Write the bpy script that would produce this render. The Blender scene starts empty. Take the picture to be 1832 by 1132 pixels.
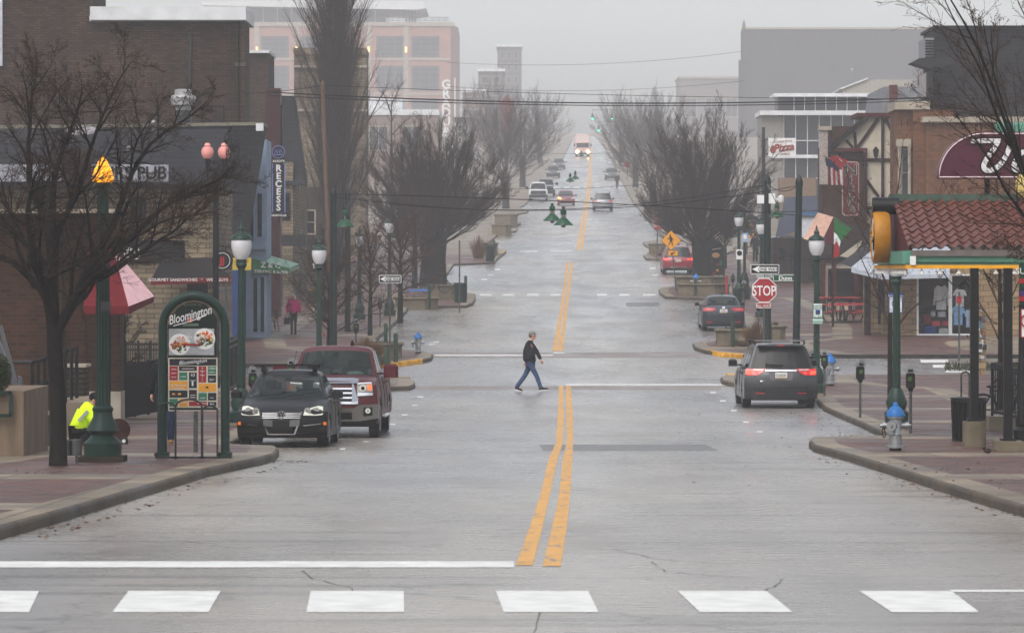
import bpy, bmesh, math, random
from mathutils import Vector, Matrix
from math import pi, sin, cos, radians
S = bpy.context.scene; COL = S.collection
R = random.Random(7)
# ---------------------------------------------------------------- camera
F, CX, EY = 7000.0, 916.0, 480.0            # focal length and eye level in photo pixels
cd = bpy.data.cameras.new("camera"); cam = bpy.data.objects.new("camera", cd); COL.objects.link(cam)
cam.location = (0, 0, 0); cam.rotation_euler = (pi/2, 0, 0)
cd.sensor_width = 36; cd.lens = F*36/1832; cd.shift_y = -(566-EY)/1832
cd.clip_start = .5; cd.clip_end = 4000
cd.dof.use_dof = True; cd.dof.focus_distance = 112; cd.dof.aperture_fstop = 8
S.camera = cam
# ---------------------------------------------------------------- sky, sun, exposure
wd = bpy.data.worlds.new("World"); S.world = wd; wd.use_nodes = True
nt = wd.node_tree; bg = nt.nodes["Background"]
sk = nt.nodes.new("ShaderNodeTexSky"); sk.sky_type = 'NISHITA'; sk.sun_disc = False
SE, SR = radians(52), radians(205)
sk.sun_elevation = SE; sk.sun_rotation = SR; sk.air_density = 1.0; sk.dust_density = 4.0; sk.ozone_density = 1.0
hs = nt.nodes.new("ShaderNodeHueSaturation"); hs.inputs['Saturation'].default_value = .36
nt.links.new(sk.outputs[0], hs.inputs['Color']); nt.links.new(hs.outputs[0], bg.inputs[0])
bg.inputs[1].default_value = .15
sl = bpy.data.lights.new("sun", 'SUN'); sl.energy = .5; sl.angle = radians(40); sl.color = (1, .97, .93)
so = bpy.data.objects.new("sun", sl); COL.objects.link(so)
so.rotation_euler = Vector((sin(SR)*cos(SE), cos(SR)*cos(SE), sin(SE))).to_track_quat('Z', 'Y').to_euler()
S.view_settings.view_transform = 'Standard'; S.view_settings.look = 'None'; S.view_settings.gamma = 1
S.view_settings.use_curve_mapping = False
S.view_settings.exposure = 0.74
S.cycles.use_denoising = True
S.cycles.max_bounces = 6; S.cycles.volume_bounces = 3; S.cycles.transparent_max_bounces = 12
# ---------------------------------------------------------------- haze
HAZE_DENSITY = .0006
# ---------------------------------------------------------------- measured road profile
_P = [(-60,-2.2),(0,-2.3),(29.8,-2.53),(34.5,-2.62),(52,-3.04),(66.7,-3.32),(77,-3.5),(104,-3.76),(119,-3.76),(161,-2.6),(233,-.4),(368,5.4),(393,6.3),(636,18),(900,30),(1300,46)]
def _zs(d):
    for (a, za), (b, zb) in zip(_P, _P[1:]):
        if d <= b or b == 1300: return za+(zb-za)*(d-a)/(b-a)
_tab = {}
def _zi(i):
    if i not in _tab: _tab[i] = sum(_zs(i+k) for k in range(-4, 5))/9
    return _tab[i]
def zg(d):
    i = math.floor(d); t = d-i
    return _zi(i)*(1-t)+_zi(i+1)*t
def py(d, h=0): return EY-F*(zg(d)+h)/d
def dof(y, h=0):                              # distance whose ground (raised by h) shows at row y
    a, b = 12.0, 1250.0
    for _ in range(50):
        m = (a*b)**.5
        if py(m, h) > y: a = m
        else: b = m
    return a
def G(x, y, h=0):
    d = dof(y, h); return Vector(((x-CX)*d/F, d, zg(d)+h))
def P(x, y, d): return Vector(((x-CX)*d/F, d, (EY-y)*d/F))
def PX(x, d): return (x-CX)*d/F
def PZ(y, d): return (EY-y)*d/F
K = .14                                       # kerb height
# ---------------------------------------------------------------- materials
def c(r, g=None, b=None):
    if g is None: g = b = r
    f = lambda v: ((v/255+.055)/1.055)**2.4 if v > 10 else v/255/12.92
    q = [f(r), f(g), f(b)]; h = max(q); k = .26+.58*min(1, max(0, (h-.10)/.5))    # picture tone to surface albedo
    return tuple(v*k for v in q)
MC = {}
def _new(name):
    m = bpy.data.materials.new(name); m.use_nodes = True; MC[name] = m
    return m, m.node_tree, m.node_tree.nodes["Principled BSDF"]
def _coord(n, kind='Object'):
    t = n.nodes.new("ShaderNodeTexCoord"); return t.outputs[kind]
def M(name, col, rough=.6, metal=0, var=.18, sc=6, bump=0, emit=0, coat=0, stretch=None, alpha=None):
    if name in MC: return MC[name]
    m, n, b = _new(name)
    b.inputs['Roughness'].default_value = rough; b.inputs['Metallic'].default_value = metal
    if not metal and not coat: b.inputs['Specular IOR Level'].default_value = .12 if rough >= .6 else .22
    if coat: b.inputs['Coat Weight'].default_value = coat; b.inputs['Coat Roughness'].default_value = .06
    if emit:
        b.inputs['Emission Color'].default_value = (*col, 1); b.inputs['Emission Strength'].default_value = emit
    v = _coord(n)
    if stretch:
        mp = n.nodes.new("ShaderNodeMapping"); mp.inputs['Scale'].default_value = stretch
        n.links.new(v, mp.inputs[0]); v = mp.outputs[0]
    nz = n.nodes.new("ShaderNodeTexNoise"); nz.inputs['Scale'].default_value = sc; nz.inputs['Detail'].default_value = 5
    n.links.new(v, nz.inputs['Vector'])
    mr = n.nodes.new("ShaderNodeMapRange"); mr.inputs[1].default_value = .3; mr.inputs[2].default_value = .7
    n.links.new(nz.outputs[0], mr.inputs[0])
    mx = n.nodes.new("ShaderNodeMix"); mx.data_type = 'RGBA'
    mx.inputs[6].default_value = (*[x*(1-var) for x in col], 1); mx.inputs[7].default_value = (*[min(1, x*(1+var)) for x in col], 1)
    n.links.new(mr.outputs[0], mx.inputs[0]); n.links.new(mx.outputs[2], b.inputs['Base Color'])
    if bump:
        bp = n.nodes.new("ShaderNodeBump"); bp.inputs['Strength'].default_value = bump; bp.inputs['Distance'].default_value = .02
        n.links.new(nz.outputs[0], bp.inputs['Height']); n.links.new(bp.outputs[0], b.inputs['Normal'])
    return m
def BR(name, c1, c2, mo, bw=.22, bh=.075, floor=False, rough=.8, mort=.012, big=.35, bump=.4, off=.5):
    if name in MC: return MC[name]
    m, n, b = _new(name); L = n.links.new
    b.inputs['Roughness'].default_value = rough; b.inputs['Specular IOR Level'].default_value = .12 if not floor else .3
    sp = n.nodes.new("ShaderNodeSeparateXYZ"); L(_coord(n), sp.inputs[0])
    cb = n.nodes.new("ShaderNodeCombineXYZ")
    if floor: L(sp.outputs[0], cb.inputs[0]); L(sp.outputs[1], cb.inputs[1])
    else:
        ad = n.nodes.new("ShaderNodeMath"); ad.operation = 'ADD'; L(sp.outputs[0], ad.inputs[0]); L(sp.outputs[1], ad.inputs[1])
        L(ad.outputs[0], cb.inputs[0]); L(sp.outputs[2], cb.inputs[1])
    bk = n.nodes.new("ShaderNodeTexBrick"); L(cb.outputs[0], bk.inputs['Vector'])
    bk.inputs['Scale'].default_value = 1; bk.inputs['Brick Width'].default_value = bw; bk.inputs['Row Height'].default_value = bh
    bk.inputs['Mortar Size'].default_value = mort; bk.inputs['Color1'].default_value = (*c1, 1); bk.inputs['Color2'].default_value = (*c2, 1); bk.inputs['Mortar'].default_value = (*mo, 1)
    bk.offset = off
    vs = n.nodes.new('ShaderNodeTexNoise'); vs.inputs['Scale'].default_value = .9; vs.inputs['Detail'].default_value = 4; vm = n.nodes.new('ShaderNodeMapping'); vm.inputs['Scale'].default_value = (1.6, 1.6, .12) if not floor else (1, 1, 1); L(_coord(n), vm.inputs[0]); L(vm.outputs[0], vs.inputs['Vector'])
    vr = n.nodes.new('ShaderNodeMapRange'); vr.inputs[1].default_value = .35; vr.inputs[2].default_value = .68; vr.inputs[3].default_value = 1.12; vr.inputs[4].default_value = .72; L(vs.outputs[0], vr.inputs[0])
    nz = n.nodes.new("ShaderNodeTexNoise"); nz.inputs['Scale'].default_value = .7; nz.inputs['Detail'].default_value = 6; L(_coord(n), nz.inputs['Vector'])
    mr = n.nodes.new("ShaderNodeMapRange"); mr.inputs[1].default_value = .3; mr.inputs[2].default_value = .7; mr.inputs[3].default_value = 1-big; mr.inputs[4].default_value = 1+big*.6
    L(nz.outputs[0], mr.inputs[0])
    mx = n.nodes.new("ShaderNodeMix"); mx.data_type = 'RGBA'; mx.blend_type = 'MULTIPLY'; mx.inputs[0].default_value = 1
    mm = n.nodes.new('ShaderNodeMath'); mm.operation = 'MULTIPLY'; L(mr.outputs[0], mm.inputs[0]); L(vr.outputs[0], mm.inputs[1]); L(bk.outputs[0], mx.inputs[6]); L(mm.outputs[0], mx.inputs[7]); L(mx.outputs[2], b.inputs['Base Color'])
    bp = n.nodes.new("ShaderNodeBump"); bp.inputs['Strength'].default_value = bump; bp.inputs['Distance'].default_value = .01; bp.invert = True
    L(bk.outputs[1], bp.inputs['Height']); L(bp.outputs[0], b.inputs['Normal'])
    if floor:
        m2 = n.nodes.new("ShaderNodeMapRange"); m2.inputs[1].default_value = .35; m2.inputs[2].default_value = .65; m2.inputs[3].default_value = rough-.25; m2.inputs[4].default_value = rough
        L(nz.outputs[0], m2.inputs[0]); L(m2.outputs[0], b.inputs['Roughness'])
    return m
def GLASS(name, tint, trans=.5, rough=.04, tr_=(.75, .8, .77, 1)):
    if name in MC: return MC[name]
    m, n, b = _new(name); L = n.links.new
    b.inputs['Base Color'].default_value = (*tint, 1); b.inputs['Roughness'].default_value = rough; b.inputs['Specular IOR Level'].default_value = .32
    tr = n.nodes.new("ShaderNodeBsdfTransparent"); tr.inputs[0].default_value = tr_
    mx = n.nodes.new("ShaderNodeMixShader"); mx.inputs[0].default_value = trans
    out = n.nodes["Material Output"]
    L(b.outputs[0], mx.inputs[1]); L(tr.outputs[0], mx.inputs[2]); L(mx.outputs[0], out.inputs[0])
    return m
def ROAD(name):
    m, n, b = _new(name); L = n.links.new
    co = _coord(n)
    def noise(sc, st, det=6, dist=0):
        mp = n.nodes.new("ShaderNodeMapping"); mp.inputs['Scale'].default_value = st; L(co, mp.inputs[0])
        z = n.nodes.new("ShaderNodeTexNoise"); z.inputs['Scale'].default_value = sc; z.inputs['Detail'].default_value = det; z.inputs['Distortion'].default_value = dist
        L(mp.outputs[0], z.inputs['Vector']); return z.outputs[0]
    def rng(s, a, bb, lo, hi):
        r = n.nodes.new("ShaderNodeMapRange"); r.inputs[1].default_value = a; r.inputs[2].default_value = bb; r.inputs[3].default_value = lo; r.inputs[4].default_value = hi
        L(s, r.inputs[0]); return r.outputs[0]
    def mul(a, bb, op='MULTIPLY'):
        q = n.nodes.new("ShaderNodeMath"); q.operation = op; L(a, q.inputs[0]); L(bb, q.inputs[1]); return q.outputs[0]
    patch = rng(noise(.35, (1, .35, 1)), .35, .65, .82, 1.15)
    wheel = rng(noise(.5, (1, .02, 1), 2), .35, .65, .9, 1.1)
    grain = rng(noise(14, (1, 1.6, 1), 8), .35, .65, .86, 1.12)
    streak = rng(noise(1, (.10, 1.1, 1), 4, .6), .60, .66, 1, .62)
    # cracks and seams
    mp = n.nodes.new("ShaderNodeMapping"); mp.inputs['Scale'].default_value = (.16, .22, 1)
    wz = n.nodes.new("ShaderNodeTexNoise"); wz.inputs['Scale'].default_value = .9; L(co, wz.inputs['Vector'])
    va = n.nodes.new("ShaderNodeVectorMath"); va.operation = 'ADD'; L(co, va.inputs[0]); L(wz.outputs[1], va.inputs[1]); L(va.outputs[0], mp.inputs[0])
    vo = n.nodes.new("ShaderNodeTexVoronoi"); vo.feature = 'DISTANCE_TO_EDGE'; vo.inputs['Scale'].default_value = 1; L(mp.outputs[0], vo.inputs['Vector'])
    crack = rng(vo.outputs['Distance'], .003, .009, .6, 1)
    fine = rng(noise(1, (.35, 5.5, 1), 3, .8), .58, .70, 1, .74)
    val = mul(mul(mul(mul(patch, wheel), mul(grain, streak)), crack), fine)
    cm = n.nodes.new("ShaderNodeMix"); cm.data_type = 'RGBA'; cm.blend_type = 'MULTIPLY'; cm.inputs[0].default_value = 1
    wm = n.nodes.new('ShaderNodeMix'); wm.data_type = 'RGBA'; wm.inputs[6].default_value = (.21, .186, .156, 1); wm.inputs[7].default_value = (.182, .175, .172, 1); L(rng(noise(.16, (1, .18, 1), 3), .4, .6, 0, 1), wm.inputs[0]); L(wm.outputs[2], cm.inputs[6]); L(val, cm.inputs[7]); L(cm.outputs[2], b.inputs['Base Color'])
    rq = rng(noise(.6, (1, .25, 1)), .35, .65, .20, .34); L(mul(rq, rng(noise(7, (.6, 1.2, 1), 5), .35, .65, .85, 1.25)), b.inputs['Roughness'])
    b.inputs['Specular IOR Level'].default_value = .5
    bp = n.nodes.new("ShaderNodeBump"); bp.inputs['Strength'].default_value = .18; bp.inputs['Distance'].default_value = .006
    L(noise(60, (1, 1, 1), 2), bp.inputs['Height']); L(bp.outputs[0], b.inputs['Normal'])
    return m
# ---------------------------------------------------------------- mesh builder
class MB:
    def __init__(s): s.v = []; s.f = []; s.m = []; s.mats = []
    def mi(s, m):
        if m not in s.mats: s.mats.append(m)
        return s.mats.index(m)
    def add(s, vs, fs, m, X=None):
        o = len(s.v); k = s.mi(m)
        s.v += [tuple(X @ Vector(v)) for v in vs] if X else [tuple(v) for v in vs]
        s.f += [tuple(i+o for i in f) for f in fs]; s.m += [k]*len(fs); return s
    def box(s, x0, x1, y0, y1, z0, z1, m, X=None):
        v = [(x0,y0,z0),(x1,y0,z0),(x1,y1,z0),(x0,y1,z0),(x0,y0,z1),(x1,y0,z1),(x1,y1,z1),(x0,y1,z1)]
        return s.add(v, [(0,3,2,1),(4,5,6,7),(0,1,5,4),(1,2,6,5),(2,3,7,6),(3,0,4,7)], m, X)
    def bbox(s, x0, x1, y0, y1, z0, z1, m, r=.03, X=None):     # box with chamfered vertical and top edges
        p = [(x0+r,y0),(x1-r,y0),(x1,y0+r),(x1,y1-r),(x1-r,y1),(x0+r,y1),(x0,y1-r),(x0,y0+r)]
        cx, cy = (x0+x1)/2, (y0+y1)/2
        q = [(cx+(a-cx)*(1-2*r/(x1-x0)), cy+(b-cy)*(1-2*r/(y1-y0))) for a, b in p]
        v = [(a,b,z0) for a,b in p]+[(a,b,z1-r) for a,b in p]+[(a,b,z1) for a,b in q]
        f = [tuple(range(7,-1,-1)), tuple(range(16,24))]
        for k in (0,8): f += [(k+i, k+(i+1)%8, k+8+(i+1)%8, k+8+i) for i in range(8)]
        return s.add(v, f, m, X)
    def prism(s, poly, a, b, m, ax='y', X=None):               # outline (u,w) extruded from a to b along an axis
        n = len(poly)
        mk = {'y': lambda u, w, t: (u, t, w), 'x': lambda u, w, t: (t, u, w), 'z': lambda u, w, t: (u, w, t)}[ax]
        v = [mk(u, w, a) for u, w in poly]+[mk(u, w, b) for u, w in poly]
        f = [tuple(range(n)), tuple(range(2*n-1, n-1, -1))]+[(i, i+n, (i+1) % n+n, (i+1) % n) for i in range(n)]
        return s.add(v, f, m, X)
    def tube(s, pts, r, m, n=8, cap=True, X=None):
        pts = [Vector(p) for p in pts]; k = len(pts)
        rs = r if isinstance(r, (list, tuple)) else [r]*k
        v = []; f = []; ref = None
        for i, p in enumerate(pts):
            t = (pts[min(i+1, k-1)]-pts[max(i-1, 0)])
            t = t.normalized() if t.length > 1e-9 else Vector((0, 0, 1))
            if ref is None:
                ref = Vector((1, 0, 0)) if abs(t.x) < .9 else Vector((0, 1, 0))
            a = (ref-t*ref.dot(t))
            a = a.normalized() if a.length > 1e-6 else t.orthogonal().normalized()
            ref = a; b = t.cross(a)
            for j in range(n):
                g = 2*pi*j/n; v.append(p+(a*cos(g)+b*sin(g))*rs[i])
        for i in range(k-1):
            for j in range(n): f.append((i*n+j, i*n+(j+1) % n, (i+1)*n+(j+1) % n, (i+1)*n+j))
        if cap: f += [tuple(range(n-1, -1, -1)), tuple(range((k-1)*n, k*n))]
        return s.add(v, f, m, X)
    def lathe(s, prof, m, n=14, at=(0,0,0), X=None, ax='z', ring=False):
        v = []; f = []; k = len(prof)
        for r, z in prof:
            for j in range(n):
                g = 2*pi*j/n; r_ = max(r, 1e-4)
                q = {'z': (r_*cos(g), r_*sin(g), z), 'x': (z, r_*cos(g), r_*sin(g)), 'y': (r_*cos(g), z, r_*sin(g))}[ax]
                v.append((q[0]+at[0], q[1]+at[1], q[2]+at[2]))
        for i in range(k-1):
            for j in range(n): f.append((i*n+j, i*n+(j+1) % n, (i+1)*n+(j+1) % n, (i+1)*n+j))
        if ring: f += [((k-1)*n+j, (k-1)*n+(j+1) % n, (j+1) % n, j) for j in range(n)]
        else: f += [tuple(range(n-1, -1, -1)), tuple(range((k-1)*n, k*n))]
        return s.add(v, f, m, X)
    def ball(s, ctr, rx, ry, rz, m, n=12, k=8, X=None):
        pr = [(sin(pi*i/k), -cos(pi*i/k)) for i in range(k+1)]
        b = MB(); b.lathe(pr, m, n)
        return s.add([(ctr[0]+x*rx, ctr[1]+y*ry, ctr[2]+z*rz) for x, y, z in b.v], b.f, m, X)
    def bar(s, a, b, w, h, m, X=None):                          # rectangular bar from a to b
        a, b = Vector(a), Vector(b); t = (b-a); L = t.length; t.normalize()
        u = t.cross(Vector((0,0,1)));  u = u.normalized() if u.length > 1e-4 else Vector((1,0,0)); w_ = u.cross(t)
        v = [p+u*i*w/2+w_*j*h/2 for p in (a, b) for i, j in ((-1,-1),(1,-1),(1,1),(-1,1))]
        return s.add(v, [(3,2,1,0),(4,5,6,7),(0,1,5,4),(1,2,6,5),(2,3,7,6),(3,0,4,7)], m, X)
    def text(s, t, size, m, at, ext=.01, shear=0, bold=0, align='CENTER', X=None, rot=0, sx=1, rz=0):   # lettering facing -Y, baseline centred on 'at'
        g = textgeo(t, size, ext, shear, bold, align)
        T = Matrix.Translation(at) @ Matrix.Rotation(rz, 4, 'Z') @ Matrix.Rotation(rot, 4, 'Y')
        vs = [T @ Vector((x*sx, -z, y)) for x, y, z in g[0]]
        return s.add(vs, g[1], m, X)
    def build(s, name, parent=None, world=False, smooth=38, loc=None):
        me = bpy.data.meshes.new(name); me.from_pydata(s.v, [], s.f)
        for m in s.mats: me.materials.append(m)
        me.polygons.foreach_set('material_index', s.m)
        if smooth:
            me.polygons.foreach_set('use_smooth', [True]*len(s.f)); me.update()
            me.set_sharp_from_angle(angle=radians(smooth))
        me.update()
        o = bpy.data.objects.new(name, me); COL.objects.link(o)
        if parent:
            o.parent = parent
            if world: o.location = -wloc(parent)
        if loc: o.location = loc
        return o
def wloc(o):
    v = Vector(o.location)
    while o.parent: o = o.parent; v += o.location
    return v
_tg = {}
def textgeo(t, size, ext, shear, bold, align):
    k = (t, size, ext, shear, bold, align)
    if k not in _tg:
        cu = bpy.data.curves.new("lettering", 'FONT'); cu.body = t; cu.size = size; cu.extrude = ext; cu.shear = shear; cu.offset = bold
        cu.align_x = align; cu.resolution_u = 3
        o = bpy.data.objects.new("lettering", cu); me = o.to_mesh()
        _tg[k] = ([tuple(v.co) for v in me.vertices], [tuple(p.vertices) for p in me.polygons])
        o.to_mesh_clear(); bpy.data.objects.remove(o); bpy.data.curves.remove(cu)
    return _tg[k]
def tag(o, label, cat, group=None):
    o['label'] = label; o['category'] = cat
    if group: o['group'] = group
    return o
def thing(name, label, cat, loc=(0,0,0), rz=0, group=None):
    o = bpy.data.objects.new(name, None); COL.objects.link(o); o.location = loc; o.rotation_euler = (0, 0, rz); o.empty_display_size = .2
    return tag(o, label, cat, group)
def dup(o, loc=None, rz=None, label=None, scale=None, parent=None):
    n = o.copy(); COL.objects.link(n)
    if parent: n.parent = parent
    for ch in list(o.children): dup(ch, parent=n)
    if loc is not None: n.location = loc
    if rz is not None: n.rotation_euler = (0, 0, rz)
    if label: n['label'] = label
    if scale: n.scale = (scale,)*3
    return n
def struct(o): o['kind'] = 'structure'; return o
# ---------------------------------------------------------------- shared materials
ASPH = ROAD("wet_asphalt")
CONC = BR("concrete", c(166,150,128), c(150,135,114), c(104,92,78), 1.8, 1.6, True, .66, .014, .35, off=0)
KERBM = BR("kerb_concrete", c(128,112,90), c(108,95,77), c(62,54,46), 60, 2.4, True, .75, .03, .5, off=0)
PAVE = BR("brick_pavers", c(150,106,92), c(118,86,78), c(92,76,68), .21, .105, True, .62, .008, .35)
def WORN(name, col, thr):
    m = M(name, col, .5, var=.14, sc=4); n = m.node_tree; b = n.nodes["Principled BSDF"]; src = b.inputs['Base Color'].links[0].from_socket
    z = n.nodes.new("ShaderNodeTexNoise"); z.inputs['Scale'].default_value = 5; z.inputs['Detail'].default_value = 9; z.inputs['Roughness'].default_value = .7; mp = n.nodes.new("ShaderNodeMapping"); mp.inputs['Scale'].default_value = (1, .3, 1); n.links.new(_coord(n), mp.inputs[0]); n.links.new(mp.outputs[0], z.inputs['Vector'])
    r = n.nodes.new("ShaderNodeMapRange"); r.inputs[1].default_value = thr; r.inputs[2].default_value = thr+.06; n.links.new(z.outputs[0], r.inputs[0])
    x = n.nodes.new("ShaderNodeMix"); x.data_type = 'RGBA'; x.inputs[7].default_value = (.17, .16, .15, 1); n.links.new(r.outputs[0], x.inputs[0]); n.links.new(src, x.inputs[6]); n.links.new(x.outputs[2], b.inputs['Base Color']); return m
WHITEP = WORN("white_road_paint", c(214,214,210), .66)
YELP = WORN("yellow_road_paint", c(208,154,72), .55)
GREENM = M("green_painted_steel", c(42,86,72), .4, var=.25, sc=5)
GREEN2 = M("bright_green_enamel", c(30,98,64), .4, var=.15)
BLACKM = M("black_metal", c(26,26,28), .45, var=.2)
STEEL = M("galvanised_steel", c(120,122,122), .45, .6, var=.2)
CHROME = M("chrome", c(215,215,218), .12, 1, var=.05)
SILVER = M("silver_paint", c(170,172,174), .35, .7, var=.15)
BLUEP = M("blue_paint", c(40,110,180), .45, var=.15)
WHITE = M("white_paint", c(222,222,220), .5, var=.07)
RED = M("red_sign_paint", c(172,34,42), .4, var=.08)
BLACK = M("flat_black", c(16,16,17), .6, var=.2)
BLK_T = M("black_lettering", c(22,22,24), .6, var=0)
GLOBE = M("frosted_glass_globe", c(205,205,208), .25, var=.05)
YELLOW = M("yellow_enamel", c(226,160,30), .45, var=.12)
SIGNY = M("sign_amber", c(222,150,24), .5, var=.08)
DKGLASS = M("dark_window_glass", c(38,40,44), .12, var=.25, sc=.6)
MIDGLASS = M("grey_window_glass", c(92,94,102), .15, var=.25, sc=.5)
STONE = BR("limestone_block", c(164,148,122), c(136,120,98), c(96,84,70), .55, .16, False, .85, .012, .3)
BRICKB = BR("brown_brick", c(112,70,48), c(80,50,36), c(104,84,66), .24, .09, False, .85, .012, .3)
BRICKD = BR("dark_brown_brick", c(120,92,74), c(92,70,58), c(60,50,44), .3, .1, False, .9, .012, .2)
BRICKO = BR("orange_brick", c(158,106,74), c(138,90,64), c(128,100,80), .24, .08, False, .85, .01, .2)
SHING = BR("dark_shingles", c(80,80,88), c(58,58,64), c(24,24,28), .3, .18, False, .85, .012, .25)
BARK = M("wet_bark", c(50,44,38), .85, var=.4, sc=9, bump=.5)
TWIG = M("bare_twigs", c(98,76,64), .85, var=.3, sc=3)
TWIGR = M("reddish_twigs", c(110,78,68), .85, var=.3, sc=3)
# ================================================================ GROUND, ROAD, KERBS
def grid_strip(mb, rows, m):                 # rows: lists of points, same length
    v = []; f = []; n = len(rows[0])
    for r in rows: v += r
    for i in range(len(rows)-1):
        for j in range(n-1): f.append((i*n+j, i*n+j+1, (i+1)*n+j+1, (i+1)*n+j))
    mb.add(v, f, m)
ds = list(range(-40, 1080, 1))
mb = MB(); grid_strip(mb, [[Vector((x, d, zg(d))) for x in (-230, -60, -20, 0, 20, 60, 230)] for d in ds], ASPH)
struct(mb.build("road", smooth=80))
def edge_pts(px, side):
    out = []
    for x, y in px:
        p = G(x, y); d = p.y
        if out and d <= out[-1][1]: d = out[-1][1]+.02
        out.append((p.x, d))
    return out
def sidewalk(name, px, side, end_d=None, bands=True):
    e = edge_pts(px, side)
    def ex(d):
        for (xa, a), (xb, b) in zip(e, e[1:]):
            if a <= d <= b: return xa+(xb-xa)*(d-a)/(b-a)
        return e[-1][0] if d > e[-1][1] else e[0][0]
    d0, d1 = e[0][1], end_d or e[-1][1]
    D = sorted(set([d0, d1]+[d for _, d in e if d0 <= d <= d1]+list(range(math.ceil(d0), math.floor(d1)+1))))
    top = MB(); kb = MB()
    w = .5
    rows_k = []; 
    for a, b in zip(D, D[1:]):
        k = 0 if (int(a) % 11) else 1
        m = CONC if (bands and int(a) % 11 < 2 and a < 160) else PAVE
        if a > 260: m = CONC
        xa, xb = ex(a), ex(b)
        z = lambda d: zg(d)+K
        q = side
        def quad(o0, o1, mm, dz=0):
            vs = [(xa+q*o0, a, z(a)+dz), (xa+q*o1, a, z(a)+dz), (xb+q*o1, b, z(b)+dz), (xb+q*o0, b, z(b)+dz)]
            top.add(vs, [(0,1,2,3) if q > 0 else (3,2,1,0)], mm)
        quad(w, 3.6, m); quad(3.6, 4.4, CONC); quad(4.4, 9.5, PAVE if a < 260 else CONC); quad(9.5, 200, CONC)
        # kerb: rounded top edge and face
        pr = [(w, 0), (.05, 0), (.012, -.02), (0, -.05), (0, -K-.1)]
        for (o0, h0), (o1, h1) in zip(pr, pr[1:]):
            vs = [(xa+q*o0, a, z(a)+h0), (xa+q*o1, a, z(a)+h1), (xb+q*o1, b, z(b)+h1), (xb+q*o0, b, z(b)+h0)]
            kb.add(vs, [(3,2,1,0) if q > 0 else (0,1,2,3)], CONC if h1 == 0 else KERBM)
    for d, sg in ((d0, 1), (d1, -1)):
        x = ex(d); vs = [(x, d, zg(d)-.1), (x+side*200, d, zg(d)-.1), (x+side*200, d, zg(d)+K), (x, d, zg(d)+K)]
        kb.add(vs, [(0,1,2,3)], KERBM)
    struct(top.build(name, smooth=20)); struct(kb.build("kerb", smooth=60))
    return ex
L1 = [(-500,1120),(-150,1005),(0,965),(120,930),(240,893),(370,853),(470,831),(492,824),(499,815),(494,810),(418,807.5),(412,803),(492,763),(566,733),(611,708),(642,701),(733,698.5),(743,694),(742,689),(735,685),(688,681)]
L2 = [(640,657.5),(665,657),(705,656),(755,650),(772,646),(775,640),(760,634.5),(690,629),(672,612),(700,588),(727,561),(730,554),(736,552.5),(835,551),(846,546),(851,538),(850,530),(795,524),(780,515),(793,502),(812,475.5),(885,472.5),(890,466),(906,453),(905,449),(862,446),(888,425),(895,418),(923,416.5),(926,413),(905,410),(908,405.5),(930,404),(932,400),(915,397),(925,385),(943,382),(946,378),(930,374),(945,362),(960,352),(972,345),(985,338),(990,320),(1000,300),(1010,280),(1020,260),(1030,240)]
R1 = [(2300,1120),(1832,925),(1650,868),(1520,826),(1455,808),(1447,800),(1452,794),(1592,790),(1585,786),(1540,765),(1475,736),(1455,716),(1440,703),(1330,696),(1308,691),(1292,688),(1289,682),(1300,677.5)]
R2 = [(1330,641),(1300,638),(1262,633),(1243,627),(1239,620),(1250,617),(1322,612),(1333,592),(1330,575),(1288,545),(1268,538),(1190,535),(1180,528),(1178,522),(1185,518),(1230,515),(1248,505),(1240,494),(1225,480),(1215,468.5),(1156,466),(1151,460),(1160,455),(1165,448),(1152,440),(1150,436),(1190,430),(1170,410),(1150,385),(1125,350),(1115,330),(1100,300),(1085,270),(1065,245)]
exL1 = sidewalk("sidewalk_left_near", L1, -1)
exL2 = sidewalk("sidewalk_left_far", L2, -1, 1050)
exR1 = sidewalk("sidewalk_right_near", R1, 1)
exR2 = sidewalk("sidewalk_right_far", R2, 1, 1050)
def sheet(mb, left, right, m, lift=.004, h=0):        # left/right: [(x,y)] pixel edges, far to near or near to far
    def conv(l):
        return sorted([(G(x, y, h).x, dof(y, h)) for x, y in l], key=lambda t: t[1])
    A, B = conv(left), conv(right)
    def at(l, d):
        if d <= l[0][1]: return l[0][0]
        for (xa, a), (xb, b) in zip(l, l[1:]):
            if a <= d <= b: return xa+(xb-xa)*(d-a)/max(b-a, 1e-6)
        return l[-1][0]
    d0, d1 = max(A[0][1], B[0][1]), min(A[-1][1], B[-1][1])
    D = sorted(set([d0, d1]+list(range(math.ceil(d0), math.floor(d1)+1))+[t[1] for t in A+B if d0 < t[1] < d1]))
    grid_strip(mb, [[Vector((at(A, d), d, zg(d)+h+lift)), Vector((at(B, d), d, zg(d)+h+lift))] for d in D], m)
mk = MB()
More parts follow.
